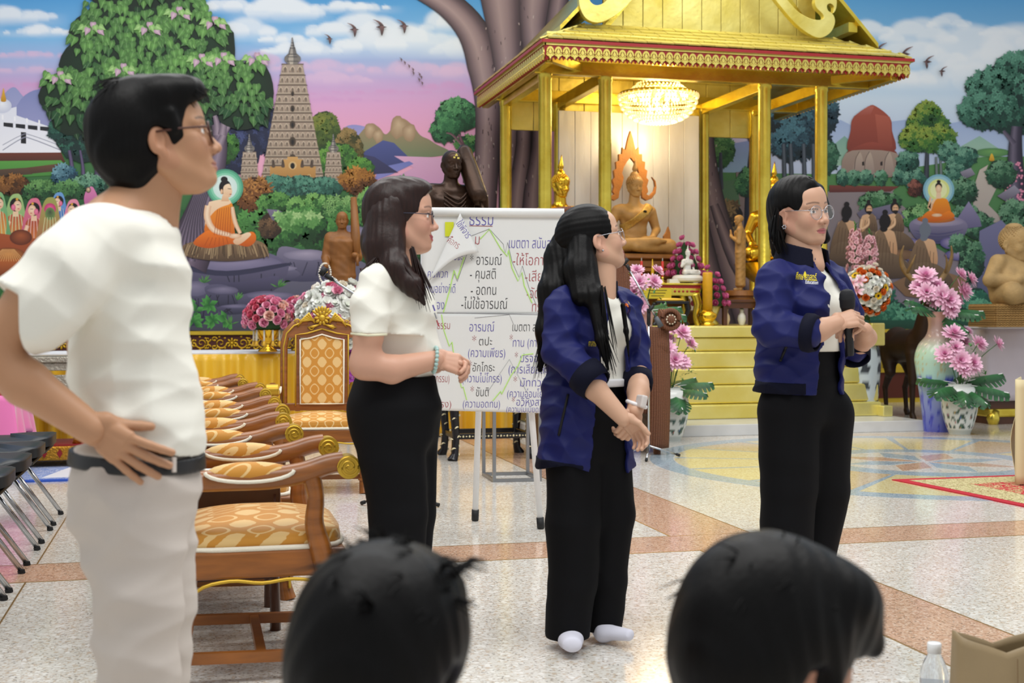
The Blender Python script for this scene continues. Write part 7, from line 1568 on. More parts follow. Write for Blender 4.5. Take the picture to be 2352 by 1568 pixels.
def cap_hair(face_cut,k=1.,back=.02,top=.018,fr=.012,side=.012,extra=None):
 """hair shell in head coordinates"""
 s=SDF();s.ell((-.012-back*.4,0,.03),(.098+back*.6+fr*.4,.077+side,.088+top),.01);s.ell((-.04-back*.5,0,-.02),(.07+back*.4,.066+side,.07),.03)
 if extra:extra(s)
 return s
# ---- man in cream T-shirt, hand on hip ------------------------------------------------
pm=Person('man in cream T-shirt and beige trousers standing sideways with hand on hip, nearest at left',310,2.75);J=pm.J;SK='#b98a68';SKl=srgb(SK)
fw=yawv(20);sd=Vector((-fw.y,fw.x,0))
pm.head(J(369,322),yawv(17,14),(-.22,0,1),1.02,{'skin':SK,'blush':'#b57a60','lip':'#a56a5c','brow':'#1c1512','stubble':1,'nose':1.2,'browz':.02})
s=SDF();s.cone(J(318,470),J(372,360),.068,.058,.03);s.cone(J(375,400),J(355,540),.03,.05,.04);s.chain([J(300,620),J(300,800),J(310,1060)],[.12,.11,.12],.05,.7,sd);s.cone(J(260,520,-.06),J(215,545,-.15),.07,.05,.04)
s.chain([J(300,1100,-.05),J(320,1400,-.07),J(300,1880,-.08)],[.07,.055,.04],.03);s.chain([J(340,1100,.08),J(350,1400,.08),J(345,1880,.08)],[.07,.055,.04],.03);s.cone(J(300,1900,-.08),J(370,1930,-.1),.04,.035,.02);s.cone(J(345,1900,.08),J(415,1925,.06),.04,.035,.02);pm.skin(s,.008,SKl)
s=SDF();s.chain([J(200,560,-.18),J(75,690,-.24),J(-28,805,-.24)],[.055,.05,.042],.03);s.chain([J(-28,805,-.24),J(60,880,-.235),J(210,985,-.22)],[.043,.045,.031],.03);pm.skin(s,.004,SKl)
pm.hand(J(205,980,-.22),(.80,.12,-.56),(.05,-1,-.1),1,([.12,.18,.16,.1],.13,(.3,-.15)),SKl,.98)
s=SDF();s.chain([J(230,540,.16),J(190,700,.2),J(200,900,.22)],[.055,.045,.035],.03);pm.skin(s,.008,SKl);pm.body()
s=SDF();s.chain([J(280,562),J(284,620),J(292,720),J(304,860),J(316,960),J(320,1060)],[.165,.178,.17,.17,.178,.185],.05,.76,sd);s.cone(J(250,536,-.11),J(290,520,.09),.058,.056,.04);s.cone(J(296,560),J(316,512),.1,.066,.04)
s.chain([J(222,556,-.15),J(160,616,-.2),J(82,706,-.23)],[.078,.083,.09],.03);s.chain([J(240,560,.16),J(200,700,.19)],[.085,.088],.03)
hem_n=(J(82,706,-.23)-J(160,610,-.2)).normalized();hp=J(86,715,-.23)
def mp(P,D):
 D=D+wr(P,[(30,8,22,.0042,0),(-50,8,34,.003,1.7),(74,10,-24,.0018,.4),(26,6,70,.002,2.)])*np.clip((1.4-P[2])/.15,0,1)
 fold=.008*np.sin(26*P[2]+34*P[0]+1.5*np.sin(14*P[0]))*np.clip(1-np.abs(P[2]-.93)/.1,0,1);D=D+fold
 D=np.maximum(D,-(capd(P,J(326,520),J(365,380),.064,.06)));D=np.maximum(D,-capd(P,J(372,445,-.01),J(385,545,-.03),.05,.008))
 near=(P[0]<J(170,0).x)&(P[1]<-.1);pl=(P[0]-hp.x)*hem_n.x+(P[1]-hp.y)*hem_n.y+(P[2]-hp.z)*hem_n.z;D=np.where(near,np.maximum(D,pl),D)
 hz=J(277,974).z-.36*np.clip(P[0]-J(277,0).x,-.06,.2);D=np.maximum(D,hz-P[2]);return D
tee=pm.add('t_shirt',s,.005,M_cream,post=mp)
b=MB();b.tube([J(x,y,dy)for x,y,dy in((246,470,-.05),(290,492,-.1),(335,518,-.1),(366,546,-.075),(379,560,-.05))],[.009]*5,8);b.build('neck_rib',M_creamr,tee,True)
s=SDF();s.chain([J(318,1010),J(312,1110),J(308,1170)],[.16,.17,.165],.05,.80,sd);s.chain([J(296,1150,-.07),J(318,1380,-.085),J(312,1640,-.085),J(302,1900,-.085)],[.115,.09,.083,.085],.04);s.chain([J(330,1150,.075),J(352,1380,.08),J(345,1640,.08),J(340,1900,.08)],[.115,.092,.08,.08],.04)
ztop=J(0,1030).z;tr=pm.add('trousers',s,.006,M_beige,post=lambda P,D:np.maximum(D+wr(P,[(30,5,40,.004,.5),(-46,6,40,.003,2.1),(12,6,80,.0016,1.2)]),P[2]-(ztop-.06*P[0])))
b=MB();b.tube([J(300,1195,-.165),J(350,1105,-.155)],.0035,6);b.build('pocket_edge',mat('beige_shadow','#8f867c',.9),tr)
g=SDF();g.chain([J(318,1010),J(314,1090)],[.174,.182],.05,.80,sd);zb0,zb1=J(0,1034).z,J(0,1068).z;belt=pm.add('belt',g,.005,M_bbelt,post=lambda P,D:np.maximum(np.maximum(D,P[2]-(zb0-.06*P[0])),(zb1-.06*P[0])-P[2]))
for x in(400,300):b=MB();b.tube([J(x,1050,-.15),J(x,1084,-.155)],.009,8,flat=.5);b.build('belt_loop',M_beige,tr)
for dy in(-.085,.08):b=MB();q=J(335,1935,dy);b.ball((q.x+.03,q.y,.035),(.13,.045,.04),14,8);b.build('shoe',M_bbelt,pm.root,True)
def ex(s):
 s.ell((-.07,0,-.07),(.045,.055,.05),.03);s.ell((.055,-.02,.088),(.055,.055,.034),.03);s.cone((.02,-.05,.08),(.09,-.03,.075),.035,.018,.03);s.cone((.025,-.074,.035),(.028,-.076,.0),.013,.006,.012)
 s.ell((.096,0,-.002),(.064,.096,.068),.012,sub=True);s.ell((.085,0,-.09),(.11,.1,.085),.02,sub=True);s.ell((-.005,-.09,-.02),(.024,.03,.036),.012,sub=True);s.ell((-.005,.09,-.02),(.024,.03,.036),.012,sub=True)
V,Q=cap_hair(0,back=.035,top=.026,side=.012,extra=ex).mesh(.003,post=lambda P,D:D+.0007*np.sin(230*P[1]+60*P[0]+4*np.sin(30*P[2])));hair=link('hair',np_mesh('hair',[(xform(V,pm.Mh),Q,None)],M_hairb),pm.root)
b=MB();rg_=random.Random(2);strands(b,[pm.hl((.05,-.05,.1)),pm.hl((.03,0,.125)),pm.hl((-.06,-.03,.13)),pm.hl((-.03,.02,.138)),pm.hl((.06,-.02,.105))],[pm.hl((.1,-.05,.05)),pm.hl((.105,-.01,.075)),pm.hl((-.1,-.05,.105)),pm.hl((-.09,0,.13)),pm.hl((.112,-.03,.06))],(0,0,.006),.0016,60,rg_,.012);b.build('loose_strands',M_hairb,hair,True)['kind']='stuff'
pm.glasses(M_tort,.024,.0022,3.2)
# ---- woman with brown hair, hands clasped -------------------------------------------------
p1=Person('woman with long brown hair and glasses in cream T-shirt and black trousers, hands clasped',905,4.1);J=p1.J;SK='#c99a82';SKl=srgb(SK);fw=yawv(8);sd=Vector((-fw.y,fw.x,0))
p1.head(J(922,496),yawv(3,2),(-.02,0,1),.99,{'skin':SK,'blush':'#cc8878','lip':'#b04a58','smile':1.1,'brow':'#3a2620'})
s=SDF();s.cone(J(905,620),J(930,540),.056,.05,.03);s.chain([J(915,680),J(915,850)],[.1,.11],.05,.7,sd);s.chain([J(900,900,-.05),J(915,1180,-.06),J(905,1520,-.06)],[.07,.05,.036],.03);s.chain([J(925,900,.06),J(930,1180,.06),J(920,1520,.06)],[.07,.05,.036],.03)
for dy in(-.06,.06):s.cone(J(905,1535,dy),J(965,1555,dy),.036,.026,.02)
p1.skin(s,.008,SKl);s=SDF();s.chain([J(852,690,-.155),J(846,770,-.175),J(838,835,-.175)],[.043,.045,.041],.02);s.chain([J(838,838,-.175),J(900,848,-.165),J(1000,826,-.1)],[.043,.043,.029],.03);p1.skin(s,.004,SKl)
s=SDF();s.chain([J(905,690,.17),J(930,830,.16),J(1000,838,.0)],[.05,.042,.028],.03);p1.skin(s,.006,SKl)
p1.hand(J(1000,826,-.1),(.93,.22,-.22),(.1,-.85,.5),1,([.55,.6,.62,.6],.02,(.45,.45)),SKl,.92);p1.hand(J(1004,834,-.02),(.95,-.2,-.05),(-.1,.75,.6),-1,([.7,.75,.75,.7],.02,(.5,.5)),SKl,.9);p1.body()
s=SDF();s.chain([J(893,655),J(903,700),J(914,770),J(910,880)],[.14,.15,.142,.142],.04,.78,sd);s.cone(J(872,634,-.09),J(905,628,.09),.044,.044,.04);s.ell(J(956,716,-.05),(.062,.07,.068),.04);s.ell(J(956,716,.08),(.062,.07,.068),.04);s.ell(J(942,800,0),(.098,.12,.09),.05);s.cone(J(890,640),J(902,612),.075,.055,.03)
s.chain([J(864,650,-.13),J(850,700,-.157),J(847,800,-.178)],[.058,.058,.061],.025);s.chain([J(890,650,.13),J(905,760,.15)],[.056,.056],.025);zs_=J(0,766).z
def p1p(P,D):
 D=D+wr(P,[(30,10,34,.003,.4),(-62,12,36,.0024,2.),(18,8,80,.0018,1.)]);D=np.maximum(D,-capd(P,J(905,632),J(935,560),.052,.05));D=np.where((P[1]<-.11)&(P[2]<1.2),np.maximum(D,(zs_-.05*P[0])-P[2]),D);return np.maximum(D,(J(0,866).z+.012*np.sin(P[0]*40))-P[2])
tee=p1.add('t_shirt',s,.0045,M_cream,post=p1p);b=MB();b.tube([J(807,766,-.19),J(846,770,-.262),J(888,768,-.2)],.004,6);b.build('sleeve_hem',M_creamr,tee,True)
for x,y,w_,c in((994,700,5,'p'),(998,718,4,'e'),(1003,735,4,'r')):b=MB();b.tube([J(x,y,-.11),J(x+5,y+14,-.11)],.0025,5);b.build('chest_print',INK[c],tee)
s=SDF();s.chain([J(910,855),J(910,930),J(908,990)],[.146,.162,.15],.05,.86,sd);s.ell(J(862,945,0),(.085,.14,.1),.05)
s.chain([J(892,960,-.06),J(915,1180,-.065),J(912,1400,-.065),J(905,1535,-.065)],[.115,.092,.085,.085],.04);s.chain([J(930,960,.07),J(935,1180,.065),J(925,1400,.065),J(918,1535,.065)],[.112,.09,.08,.08],.04);zt_=J(0,862).z
p1.add('trousers',s,.006,M_blk,post=lambda P,D:np.maximum(D+wr(P,[(14,4,20,.002,.3),(24,2,-9,.0015,1.)]),P[2]-zt_))
for dy in(-.065,.065):b=MB();q=J(930,1540,dy);b.ball((q.x+.02,q.y,.03),(.1,.04,.035),12,8);b.build('sock',M_sock,p1.root,True)
def ex(s):
 s.ell((.045,0,.082),(.06,.06,.038),.03);s.ell((.115,0,-.005),(.062,.1,.085),.012,sub=True);s.ell((.09,0,-.1),(.062,.12,.1),.015,sub=True)
V1,Q1=cap_hair(0,back=.012,top=.012,side=.008,extra=ex).mesh(.0032,post=lambda P,D:D+.0006*np.sin(260*P[1]+8*np.sin(20*P[0])))
s=SDF();s.chain([J(905,478,-.045),J(892,560,-.075),J(908,618,-.12),J(948,655,-.145),J(975,698,-.14)],[.045,.048,.042,.03,.006],.03,kk=.03);s.chain([J(900,470,0),J(878,560,-.01),J(862,612,-.03)],[.075,.07,.03],.03);s.chain([J(910,480,.06),J(905,560,.07),J(930,640,.09)],[.05,.05,.02],.03)
s.chain([J(880,500,-.05),J(864,570,-.08),J(852,622,-.11)],[.045,.04,.012],.03)
V2,Q2=s.mesh(.004,post=lambda P,D:D+.0009*np.sin(300*P[0]+30*P[2]+3*np.sin(25*P[1])));hair=link('hair',np_mesh('hair',[(xform(V1,p1.Mh),Q1,None),(V2,Q2,None)],M_hairbr),p1.root)
b=MB();strands(b,[J(945,570,-.12),J(925,610,-.15),J(958,600,-.12),J(870,590,-.11)],[J(977,702,-.15),J(962,688,-.16),J(984,674,-.14),J(846,634,-.12)],(0,-.006,0),.0022,70,rg_,.014);b.build('loose_strands',M_hairbr,hair,True)['kind']='stuff'
p1.glasses(mat('dark_wire','#3a3c4a',.3,.6),.023,.0014,2.8)
br_=thing('bead_bracelet','pale turquoise bead bracelet on the wrist of the brown-haired woman','bracelet',p1.root.matrix_world@J(1000,826,-.1)if False else(0,0,0));br_.parent=None;M_bead=mat('turquoise_bead','#a9c9c4',.3);bpy.context.view_layer.update();br_.location=p1.root.matrix_world@J(999,826,-.1);br_.rotation_euler=(0,0,-TH);bb=MB();bb.ball((0,0,0),.0066,10,7);me_b=bb.mesh('bead',M_bead,True);ax_=Vector((.96,.2,-.1)).normalized();t_,s_,u_=frame_of((0,0,0),ax_)
for k in range(19):a=2*PI*k/19;o=link('bead',me_b,br_);o.location=(s_*math.cos(a)+u_*math.sin(a))*.0385
q=J(1047,852,-.06);b=MB();b.tube([q+Vector((.0,.011*math.cos(a),.011*math.sin(a)))for a in(2*PI*k/14 for k in range(14))],.0018,6,closed=True);b.build('ring',M_goldst,p1.root,True)
# ---- woman with long black hair and navy jacket ---------------------------------------------
p2=Person('woman with long half-tied black hair in open navy jacket and black trousers, hands folded',1355,4.5);J=p2.J;SK='#cba186';SKl=srgb(SK);fw=yawv(-56);sd=Vector((-fw.y,fw.x,0))
p2.head(J(1362,549),yawv(14,15),(-.2,0,1),.98,{'skin':SK,'blush':'#cf9280','lip':'#b0605e','smile':.4,'nose':.9})
s=SDF();s.cone(J(1362,690),J(1372,590),.054,.049,.03);s.cone(J(1395,610,-.01),J(1390,700,-.03),.028,.04,.04);s.chain([J(1365,740),J(1360,900)],[.1,.1],.05,.7,sd);s.chain([J(1320,950,-.04),J(1320,1200,-.05),J(1312,1440,-.06)],[.065,.05,.035],.03);s.chain([J(1395,950,.05),J(1395,1200,.05),J(1385,1420,.05)],[.065,.05,.035],.03);p2.skin(s,.008,SKl)
s=SDF();s.chain([J(1325,855,-.2),J(1365,890,-.235),J(1432,962,-.26)],[.042,.039,.026],.03);p2.skin(s,.004,SKl);s=SDF();s.chain([J(1468,850,.0),J(1466,900,-.1),J(1458,945,-.2)],[.04,.037,.027],.03);p2.skin(s,.004,SKl)
p2.hand(J(1455,938,-.2),(-.32,-.12,-.94),(.35,-.93,0),1,([.75,.8,.8,.75],.02,(.75,.3)),SKl,.9);p2.hand(J(1428,958,-.25),(.72,.25,-.65),(.2,.75,.62),-1,([.6,.65,.65,.6],.02,(.6,.4)),SKl,.88);p2.body()
s=SDF();s.chain([J(1362,712),J(1365,750),J(1368,810),J(1366,900)],[.145,.15,.138,.14],.04,.66,sd);q=J(1366,755,0);s.ell(q+fw*.075+sd*.065,(.055,.06,.06),.04);s.ell(q+fw*.075-sd*.065,(.055,.06,.06),.04);s.cone(J(1362,690),J(1368,655),.08,.055,.03)
def t2(P,D):D=D+wr(P,[(22,10,30,.0025,.2),(-30,8,20,.002,1.)]);D=np.maximum(D,-capd(P,J(1366,680,-.01),J(1385,570,-.01),.054,.05));D=np.maximum(D,-capd(P,J(1382,650,-.1),J(1398,706,-.13),.034,.006));return np.maximum(D,J(0,876).z-P[2])
p2.add('t_shirt',s,.0045,M_cream,post=t2)
s=SDF();s.chain([J(1356,706),J(1360,750),J(1358,830),J(1348,930),J(1342,1110)],[.158,.166,.162,.174,.19],.04,.78,sd);q=J(1362,755,0);s.ell(q+fw*.085+sd*.07,(.062,.068,.07),.04);s.ell(q+fw*.085-sd*.07,(.062,.068,.07),.04);s.cone(J(1300,686,-.1),J(1412,684,.1),.052,.05,.04);s.cone(J(1358,690),J(1364,655),.095,.07,.03)
a_,e_,c_=J(1290,706,-.12),J(1284,805,-.16),J(1350,866,-.225);s.chain([a_,e_,c_],[.061,.062,.055],.025);a2,e2,c2=J(1434,704,.1),J(1458,785,.08),J(1464,866,-.02);s.chain([a2,e2,c2],[.062,.056,.048],.03)
wd2=lambda P:wedge(P,J(1360,750),J(1340,1100),fw,sd,[J(0,y).z for y in(660,760,870,1080)],[.034,.05,.068,.085],.012)
def jk(P,D):
 D=np.maximum(D,-capd(P,J(1362,690),J(1380,590),.072,.075));D=np.maximum(D,-wd2(P));return np.maximum(D,(J(0,1076).z+.12*np.clip(J(1330,0).x-P[0],0,.2)-.02*np.sin(P[0]*20))-P[2])
w2f=lambda P,D:D+wr(P,[(52,22,64,.0034,.3),(-70,12,44,.003,1.9),(24,30,98,.0018,.7),(20,8,26,.003,0)])
jac=p2.add('jacket',s,.0045,M_navyj,post=jk,onion=.007,pre=w2f);s2=s
for(p,q_,r_)in((c_+(e_-c_)*.15,c_+(c_-e_).normalized()*.045,.062),(c2+(e2-c2)*.05,c2+(c2-e2).normalized()*.05,.05)):b=MB();b.tube([p,p.lerp(q_,.5),q_],[r_*1.02,r_*1.04,r_*.92],20,cap=False);b.build('cuff',M_navyd,jac,True,solid=.005)
s=SDF();s.cone(J(1358,700),J(1368,620),.1,.076,.01);p2.add('collar',s,.004,M_navyd,post=lambda P,D:np.maximum(D,-wedge(P,J(1358,700),J(1368,640),fw,sd,[0,2],[.045,.045])),cuts=[(J(1360,684),(-.1,0,-1)),(J(1366,640),(.1,0,1))],onion=.005,parent=jac)
p2.decal_line(jac,(1283,1000),(1305,905),.005,mat('pocket_black','#08080c',.6),'pocket_zip')
p2.add('hem_rib',s2,.005,M_navyd,post=lambda P,D:np.maximum(np.maximum(jk(P,D),P[0]-J(1335,0).x),P[2]-(J(0,1056).z+.12*np.clip(J(1330,0).x-P[0],0,.2))),onion=.009,pre=lambda P,D:w2f(P,D)-.003,parent=jac)
cpts=lambda r:[(1438+r*.55*math.cos(a),708+r*math.sin(a))for a in(2*PI*k/24 for k in range(24))]
for r_,m_,l_ in((19,mat('emblem_gold','#c9a832',.5),.004),(16,mat('emblem_plum','#5a2a5a',.6),.0055),(12,mat('emblem_orange','#d8702a',.6),.007)):p2.decal_poly(jac,cpts(r_),m_,'round_emblem',l_)
p2.decal(jac,'ศาสตร์',1352,1369,795,11,mat('thread_yellow','#d8c322',.6));p2.decal(jac,'ศาสตร์',1250,1260,690,10,MATS['thread_yellow'],rot=-1.3)
s=SDF();s.chain([J(1352,880),J(1350,960),J(1348,1030)],[.13,.145,.15],.04,.70,sd);s.chain([J(1318,1040,-.04),J(1318,1200,-.06),J(1314,1340,-.06),J(1304,1452,-.06)],[.1,.096,.085,.08],.03);s.chain([J(1386,1040,.04),J(1394,1180,.05),J(1390,1330,.05),J(1380,1432,.05)],[.1,.096,.08,.074],.03);zt2=J(0,868).z;zl=J(0,1452).z
p2.add('trousers',s,.0055,M_blk,post=lambda P,D:np.maximum(np.maximum(D+wr(P,[(14,4,22,.0022,.3),(26,2,-9,.0018,1.)]),P[2]-zt2),zl-P[2]))
g=SDF();g.chain([J(1366,860),J(1362,900)],[.15,.15],.03,.72,sd);p2.add('belt',g,.005,M_wbelt,post=lambda P,D:np.maximum(np.maximum(D,P[2]-J(0,868).z),J(0,886).z-P[2]))
s=SDF();s.cone(J(1308,1440,-.05),J(1310,1468,-.12),.04,.036,.02);s.cone(J(1310,1466,-.1),J(1314,1480,-.22),.044,.034,.02,.75,(1,0,0));p2.add('sock',s,.005,M_sock,cuts=[((0,0,.003),(0,0,-1))]);s=SDF();s.cone(J(1378,1435,.05),J(1385,1452,.0),.038,.034,.02);s.cone(J(1385,1450,.0),J(1446,1458,-.06),.036,.025,.02,.8,(0,1,0));p2.add('sock',s,.005,M_sock,cuts=[((0,0,.003),(0,0,-1))])
def ex(s):
 s.ell((-.095,0,.02),(.035,.035,.045),.03);s.ell((.11,0,.0),(.057,.1,.088),.012,sub=True);s.ell((.075,0,-.1),(.095,.12,.1),.02,sub=True);s.ell((.0,-.085,-.03),(.026,.03,.042),.01,sub=True);s.cone((-.1,-.1,-.03),(.05,-.1,-.01),.012,.004,.01,sub=True)
V1,Q1=cap_hair(0,back=.016,top=.014,side=.008,extra=ex).mesh(.003,post=lambda P,D:D+.0004*np.sin(300*P[2]+40*P[0]+6*np.sin(20*P[1])))
s=SDF();s.chain([J(1306,525,0),J(1290,590,0),J(1272,670,-.06),J(1255,760,-.1),J(1240,850,-.1)],[.04,.056,.052,.034,.008],.03,kk=.03);s.chain([J(1335,560,-.06),J(1330,620,-.1),J(1335,680,-.16)],[.045,.05,.035],.03,kk=.03);s.chain([J(1320,560,.02),J(1300,640,.05)],[.06,.05],.03);s.chain([J(1352,600,-.09),J(1364,680,-.17),J(1382,780,-.225),J(1396,850,-.235)],[.028,.03,.02,.004],.02,kk=.03);s.chain([J(1430,700,-.1),J(1438,760,-.115),J(1446,840,-.12)],[.008,.008,.002],.01)
V2,Q2=s.mesh(.004,post=lambda P,D:D+.0009*np.sin(300*P[0]+40*P[2]+3*np.sin(25*P[1])));hair=link('hair',np_mesh('hair',[(xform(V1,p2.Mh),Q1,None),(V2,Q2,None)],M_hairb),p2.root)
b=MB();strands(b,[J(1270,680,-.08),J(1262,720,-.1),J(1370,700,-.2),J(1378,740,-.22),J(1385,660,-.18)],[J(1236,860,-.11),J(1246,850,-.12),J(1398,860,-.245),J(1404,840,-.25),J(1402,800,-.24)],(0,-.01,0),.0018,80,rg_,.016);b.build('loose_strands',M_hairb,hair,True)['kind']='stuff'
b=MB();b.tube([J(1302,520,-.03),J(1306,536,-.035)],.02,10);b.build('hair_tie',M_bbelt,hair,True)
p2.glasses(M_silvm,.0235,.0011,2.2);b=MB();b.ball(p2.hl((-.004,-.088,-.05)),.004,8,6);b.build('ear_stud',M_silvm,p2.root,True)
s=SDF();s.box(J(1473,922,-.215),(.012,.02,.022),.006,.002,rot=(0,.25,.5));wa=p2.add('watch',s,.002,mat('watch_pearl','#cfc8c4',.3));b=MB();b.tube([J(1462,928,-.185)+Vector((.031*math.cos(a),.028*math.sin(a),-.01*math.cos(a)))for a in(2*PI*k/20 for k in range(20))],.007,8,closed=True);b.build('strap',M_wbelt,wa,True)
# ---- woman with microphone ---------------------------------------------------------------------
p3=Person('woman with shoulder-length black hair and round glasses in navy jacket holding a microphone',1845,4.55);J=p3.J;SK='#c79c82';SKl=srgb(SK);fw=yawv(-50);sd=Vector((-fw.y,fw.x,0))
p3.head(J(1839,486),yawv(-54,1),(-.09,0,1),1.0,{'skin':SK,'blush':'#cc8c7a','lip':'#b05862','w':1.06,'gaze':(-.002,0)})
s=SDF();s.cone(J(1835,625),J(1835,540),.062,.054,.03);s.cone(J(1862,560,-.02),J(1868,610,-.04),.03,.04,.04);s.chain([J(1845,690),J(1848,830)],[.11,.11],.05,.7,sd);s.chain([J(1815,930,-.05),J(1815,1180,-.05),J(1805,1440,-.05)],[.07,.05,.036],.03);s.chain([J(1890,930,.05),J(1880,1180,.05),J(1855,1440,.05)],[.07,.05,.036],.03);s.cone(J(1806,1445,-.05),J(1840,1462,-.14),.036,.026,.02);s.cone(J(1856,1440,.05),J(1895,1455,-.04),.036,.026,.02);p3.skin(s,.008,SKl)
s=SDF();s.chain([J(1845,765,-.24),J(1880,758,-.25),J(1922,742,-.24)],[.041,.039,.028],.03);p3.skin(s,.004,SKl);s=SDF();s.chain([J(1968,800,.02),J(1990,775,-.08),J(1985,758,-.14)],[.036,.034,.028],.03);p3.skin(s,.005,SKl)
p3.hand(J(1918,744,-.245),(.93,.15,.25),(.2,-.75,.62),1,([.75,.7,.8,.85],.02,(.35,.6)),SKl,.92);p3.hand(J(1990,762,-.12),(-.62,-.5,.3),(.15,-.25,.95),-1,([.75,.8,.85,.85],.02,(.5,.5)),SKl,.92);p3.body()
s=SDF();s.chain([J(1848,660),J(1852,700),J(1856,760),J(1856,850)],[.15,.158,.152,.152],.04,.68,sd);q=J(1852,705,0);s.ell(q+fw*.08+sd*.07,(.06,.066,.066),.04);s.ell(q+fw*.08-sd*.07,(.06,.066,.066),.04);s.cone(J(1845,640),J(1850,600),.085,.065,.03)
p3.add('blouse',s,.0045,M_cream,post=lambda P,D:np.maximum(np.maximum(D+wr(P,[(60,30,8,.003,0),(20,8,20,.002,.6)]),-capd(P,J(1848,625,-.02),J(1860,540,-.02),.062,.058)),J(0,806).z-P[2]))
s=SDF();s.chain([J(1842,654),J(1844,700),J(1840,780),J(1834,940)],[.166,.178,.178,.186],.04,.78,sd);q=J(1846,705,0);s.ell(q+fw*.09+sd*.075,(.066,.072,.074),.04);s.ell(q+fw*.09-sd*.075,(.066,.072,.074),.04);s.cone(J(1784,634,-.11),J(1896,630,.11),.056,.054,.04);s.cone(J(1838,636),J(1842,590),.1,.08,.03)
a_,e_,c_=J(1776,655,-.13),J(1772,752,-.18),J(1858,764,-.25);s.chain([a_,e_,c_],[.064,.064,.056],.025);a2,e2,c2=J(1918,652,.11),J(1946,735,.1),J(1962,800,.02);s.chain([a2,e2,c2],[.064,.058,.048],.03)
wd3=lambda P:wedge(P,J(1844,700),J(1836,930),fw,sd,[J(0,y).z for y in(590,660,740,910)],[.03,.042,.05,.075],.0)
def jk3(P,D):
 D=np.maximum(D,-capd(P,J(1840,640),J(1852,540),.078,.08));D=np.maximum(D,-wd3(P));return np.maximum(D,J(0,902).z-.03*P[0]-P[2])
w3f=lambda P,D:D+wr(P,[(50,22,66,.0034,.9),(-66,12,46,.003,.2),(24,30,96,.0018,1.7),(20,8,26,.003,1)])
jac=p3.add('jacket',s,.0045,M_navyj,post=jk3,onion=.007,pre=w3f);s3=s
for(p,q_,r_)in((c_+(e_-c_)*.1,c_+(c_-e_).normalized()*.03,.062),(c2+(e2-c2)*.05,c2+(c2-e2).normalized()*.05,.05)):b=MB();b.tube([p,p.lerp(q_,.5),q_],[r_*1.02,r_*1.04,r_*.92],20,cap=False,up=(0,1,0));b.build('cuff',M_navyd,jac,True,solid=.005)
s=SDF();s.cone(J(1838,640),J(1844,545),.112,.082,.01);p3.add('collar',s,.004,M_navyd,post=lambda P,D:np.maximum(D,-wedge(P,J(1838,640),J(1844,560),fw,sd,[0,2],[.045,.045])),cuts=[(J(1840,616),(-.1,0,-1)),(J(1844,562),(.2,-.2,1))],onion=.005,parent=jac)
ty,tw=MATS['thread_yellow'],mat('thread_white','#dcdce4',.6)
p3.decal(jac,'ศึกษาศาสตร์',1828,1875,641,12,ty,rot=.06);p3.decal(jac,'Education',1850,1879,651,7,tw,rot=.06);p3.decal_poly(jac,[(1853,642),(1877,643),(1877,644.5),(1853,643.5)],ty,'stitched_line');p3.decal_poly(jac,[(1849,622),(1852,628),(1851,637),(1847,637),(1846,628)],ty,'flame_emblem')
p3.decal_line(jac,(1792,830),(1806,796),.005,MATS['pocket_black'],'pocket_zip')
p3.add('hem_rib',s3,.005,M_navyd,post=lambda P,D:np.maximum(np.maximum(jk3(P,D),P[0]-J(1828,0).x),P[2]-(J(0,876).z-.03*P[0])),onion=.009,pre=lambda P,D:w3f(P,D)-.003,parent=jac)
s=SDF();s.chain([J(1848,795),J(1844,880),J(1840,950)],[.138,.152,.158],.04,.72,sd);s.chain([J(1812,950,-.05),J(1812,1120,-.06),J(1806,1300,-.06),J(1800,1448,-.06)],[.112,.1,.088,.085],.03);s.chain([J(1888,950,.05),J(1886,1120,.055),J(1862,1300,.05),J(1850,1440,.05)],[.112,.1,.084,.08],.03);zt3=J(0,792).z
p3.add('trousers',s,.0055,M_blk,post=lambda P,D:np.maximum(D+wr(P,[(14,4,22,.0022,.3),(26,2,-9,.0018,1.)]),P[2]-zt3))
for x,y,dy in((1825,1455,-.1),(1878,1448,0)):b=MB();q=J(x,y,dy);b.ball((q.x,q.y,.03),(.06,.09,.035),12,8,rot=(0,0,.8));b.build('sock',M_sock,p3.root,True)
def ex(s):
 s.ell((.03,-.012,.09),(.05,.03,.032),.02);s.cone((-.035,-.06,.02),(-.045,-.066,-.1),.026,.02,.02);s.cone((-.03,.07,.02),(.03,.085,-.1),.03,.02,.02);s.cone((.03,.06,.07),(.06,.078,-.02),.025,.016,.02);s.cone((-.06,-.05,-.06),(-.07,-.06,-.14),.04,.02,.02);s.cone((-.07,.02,-.06),(-.07,.04,-.14),.05,.03,.02)
 s.ell((.116,-.012,-.006),(.06,.064,.09),.014,sub=True);s.ell((.07,-.03,-.095),(.075,.088,.08),.015,sub=True);s.ell((.012,-.086,-.025),(.03,.03,.042),.01,sub=True);s.cone((-.03,-.006,.128),(.07,-.012,.11),.0035,.003,.006,sub=True)
V1,Q1=cap_hair(0,back=.02,top=.016,side=.012,extra=ex).mesh(.003,post=lambda P,D:D+.0004*np.sin(300*P[0]+60*P[1]+5*np.sin(20*P[2])))
s=SDF();s.chain([J(1786,505,-.03),J(1784,545,-.04),J(1788,580,-.05)],[.02,.02,.006],.02);s.chain([J(1820,520,.07),J(1815,580,.06)],[.05,.03],.02);s.chain([J(1885,545,.02),J(1884,570,.02)],[.014,.004],.01);V2,Q2=s.mesh(.004)
hair=link('hair',np_mesh('hair',[(xform(V1,p3.Mh),Q1,None),(V2,Q2,None)],M_hairb),p3.root)
b=MB();strands(b,[J(1785,480,-.05),J(1778,500,-.02),J(1790,530,-.07)],[J(1782,568,-.07),J(1776,560,-.04),J(1800,575,-.08)],(-.004,0,0),.0018,50,rg_,.012);b.build('loose_strands',M_hairb,hair,True)['kind']='stuff'
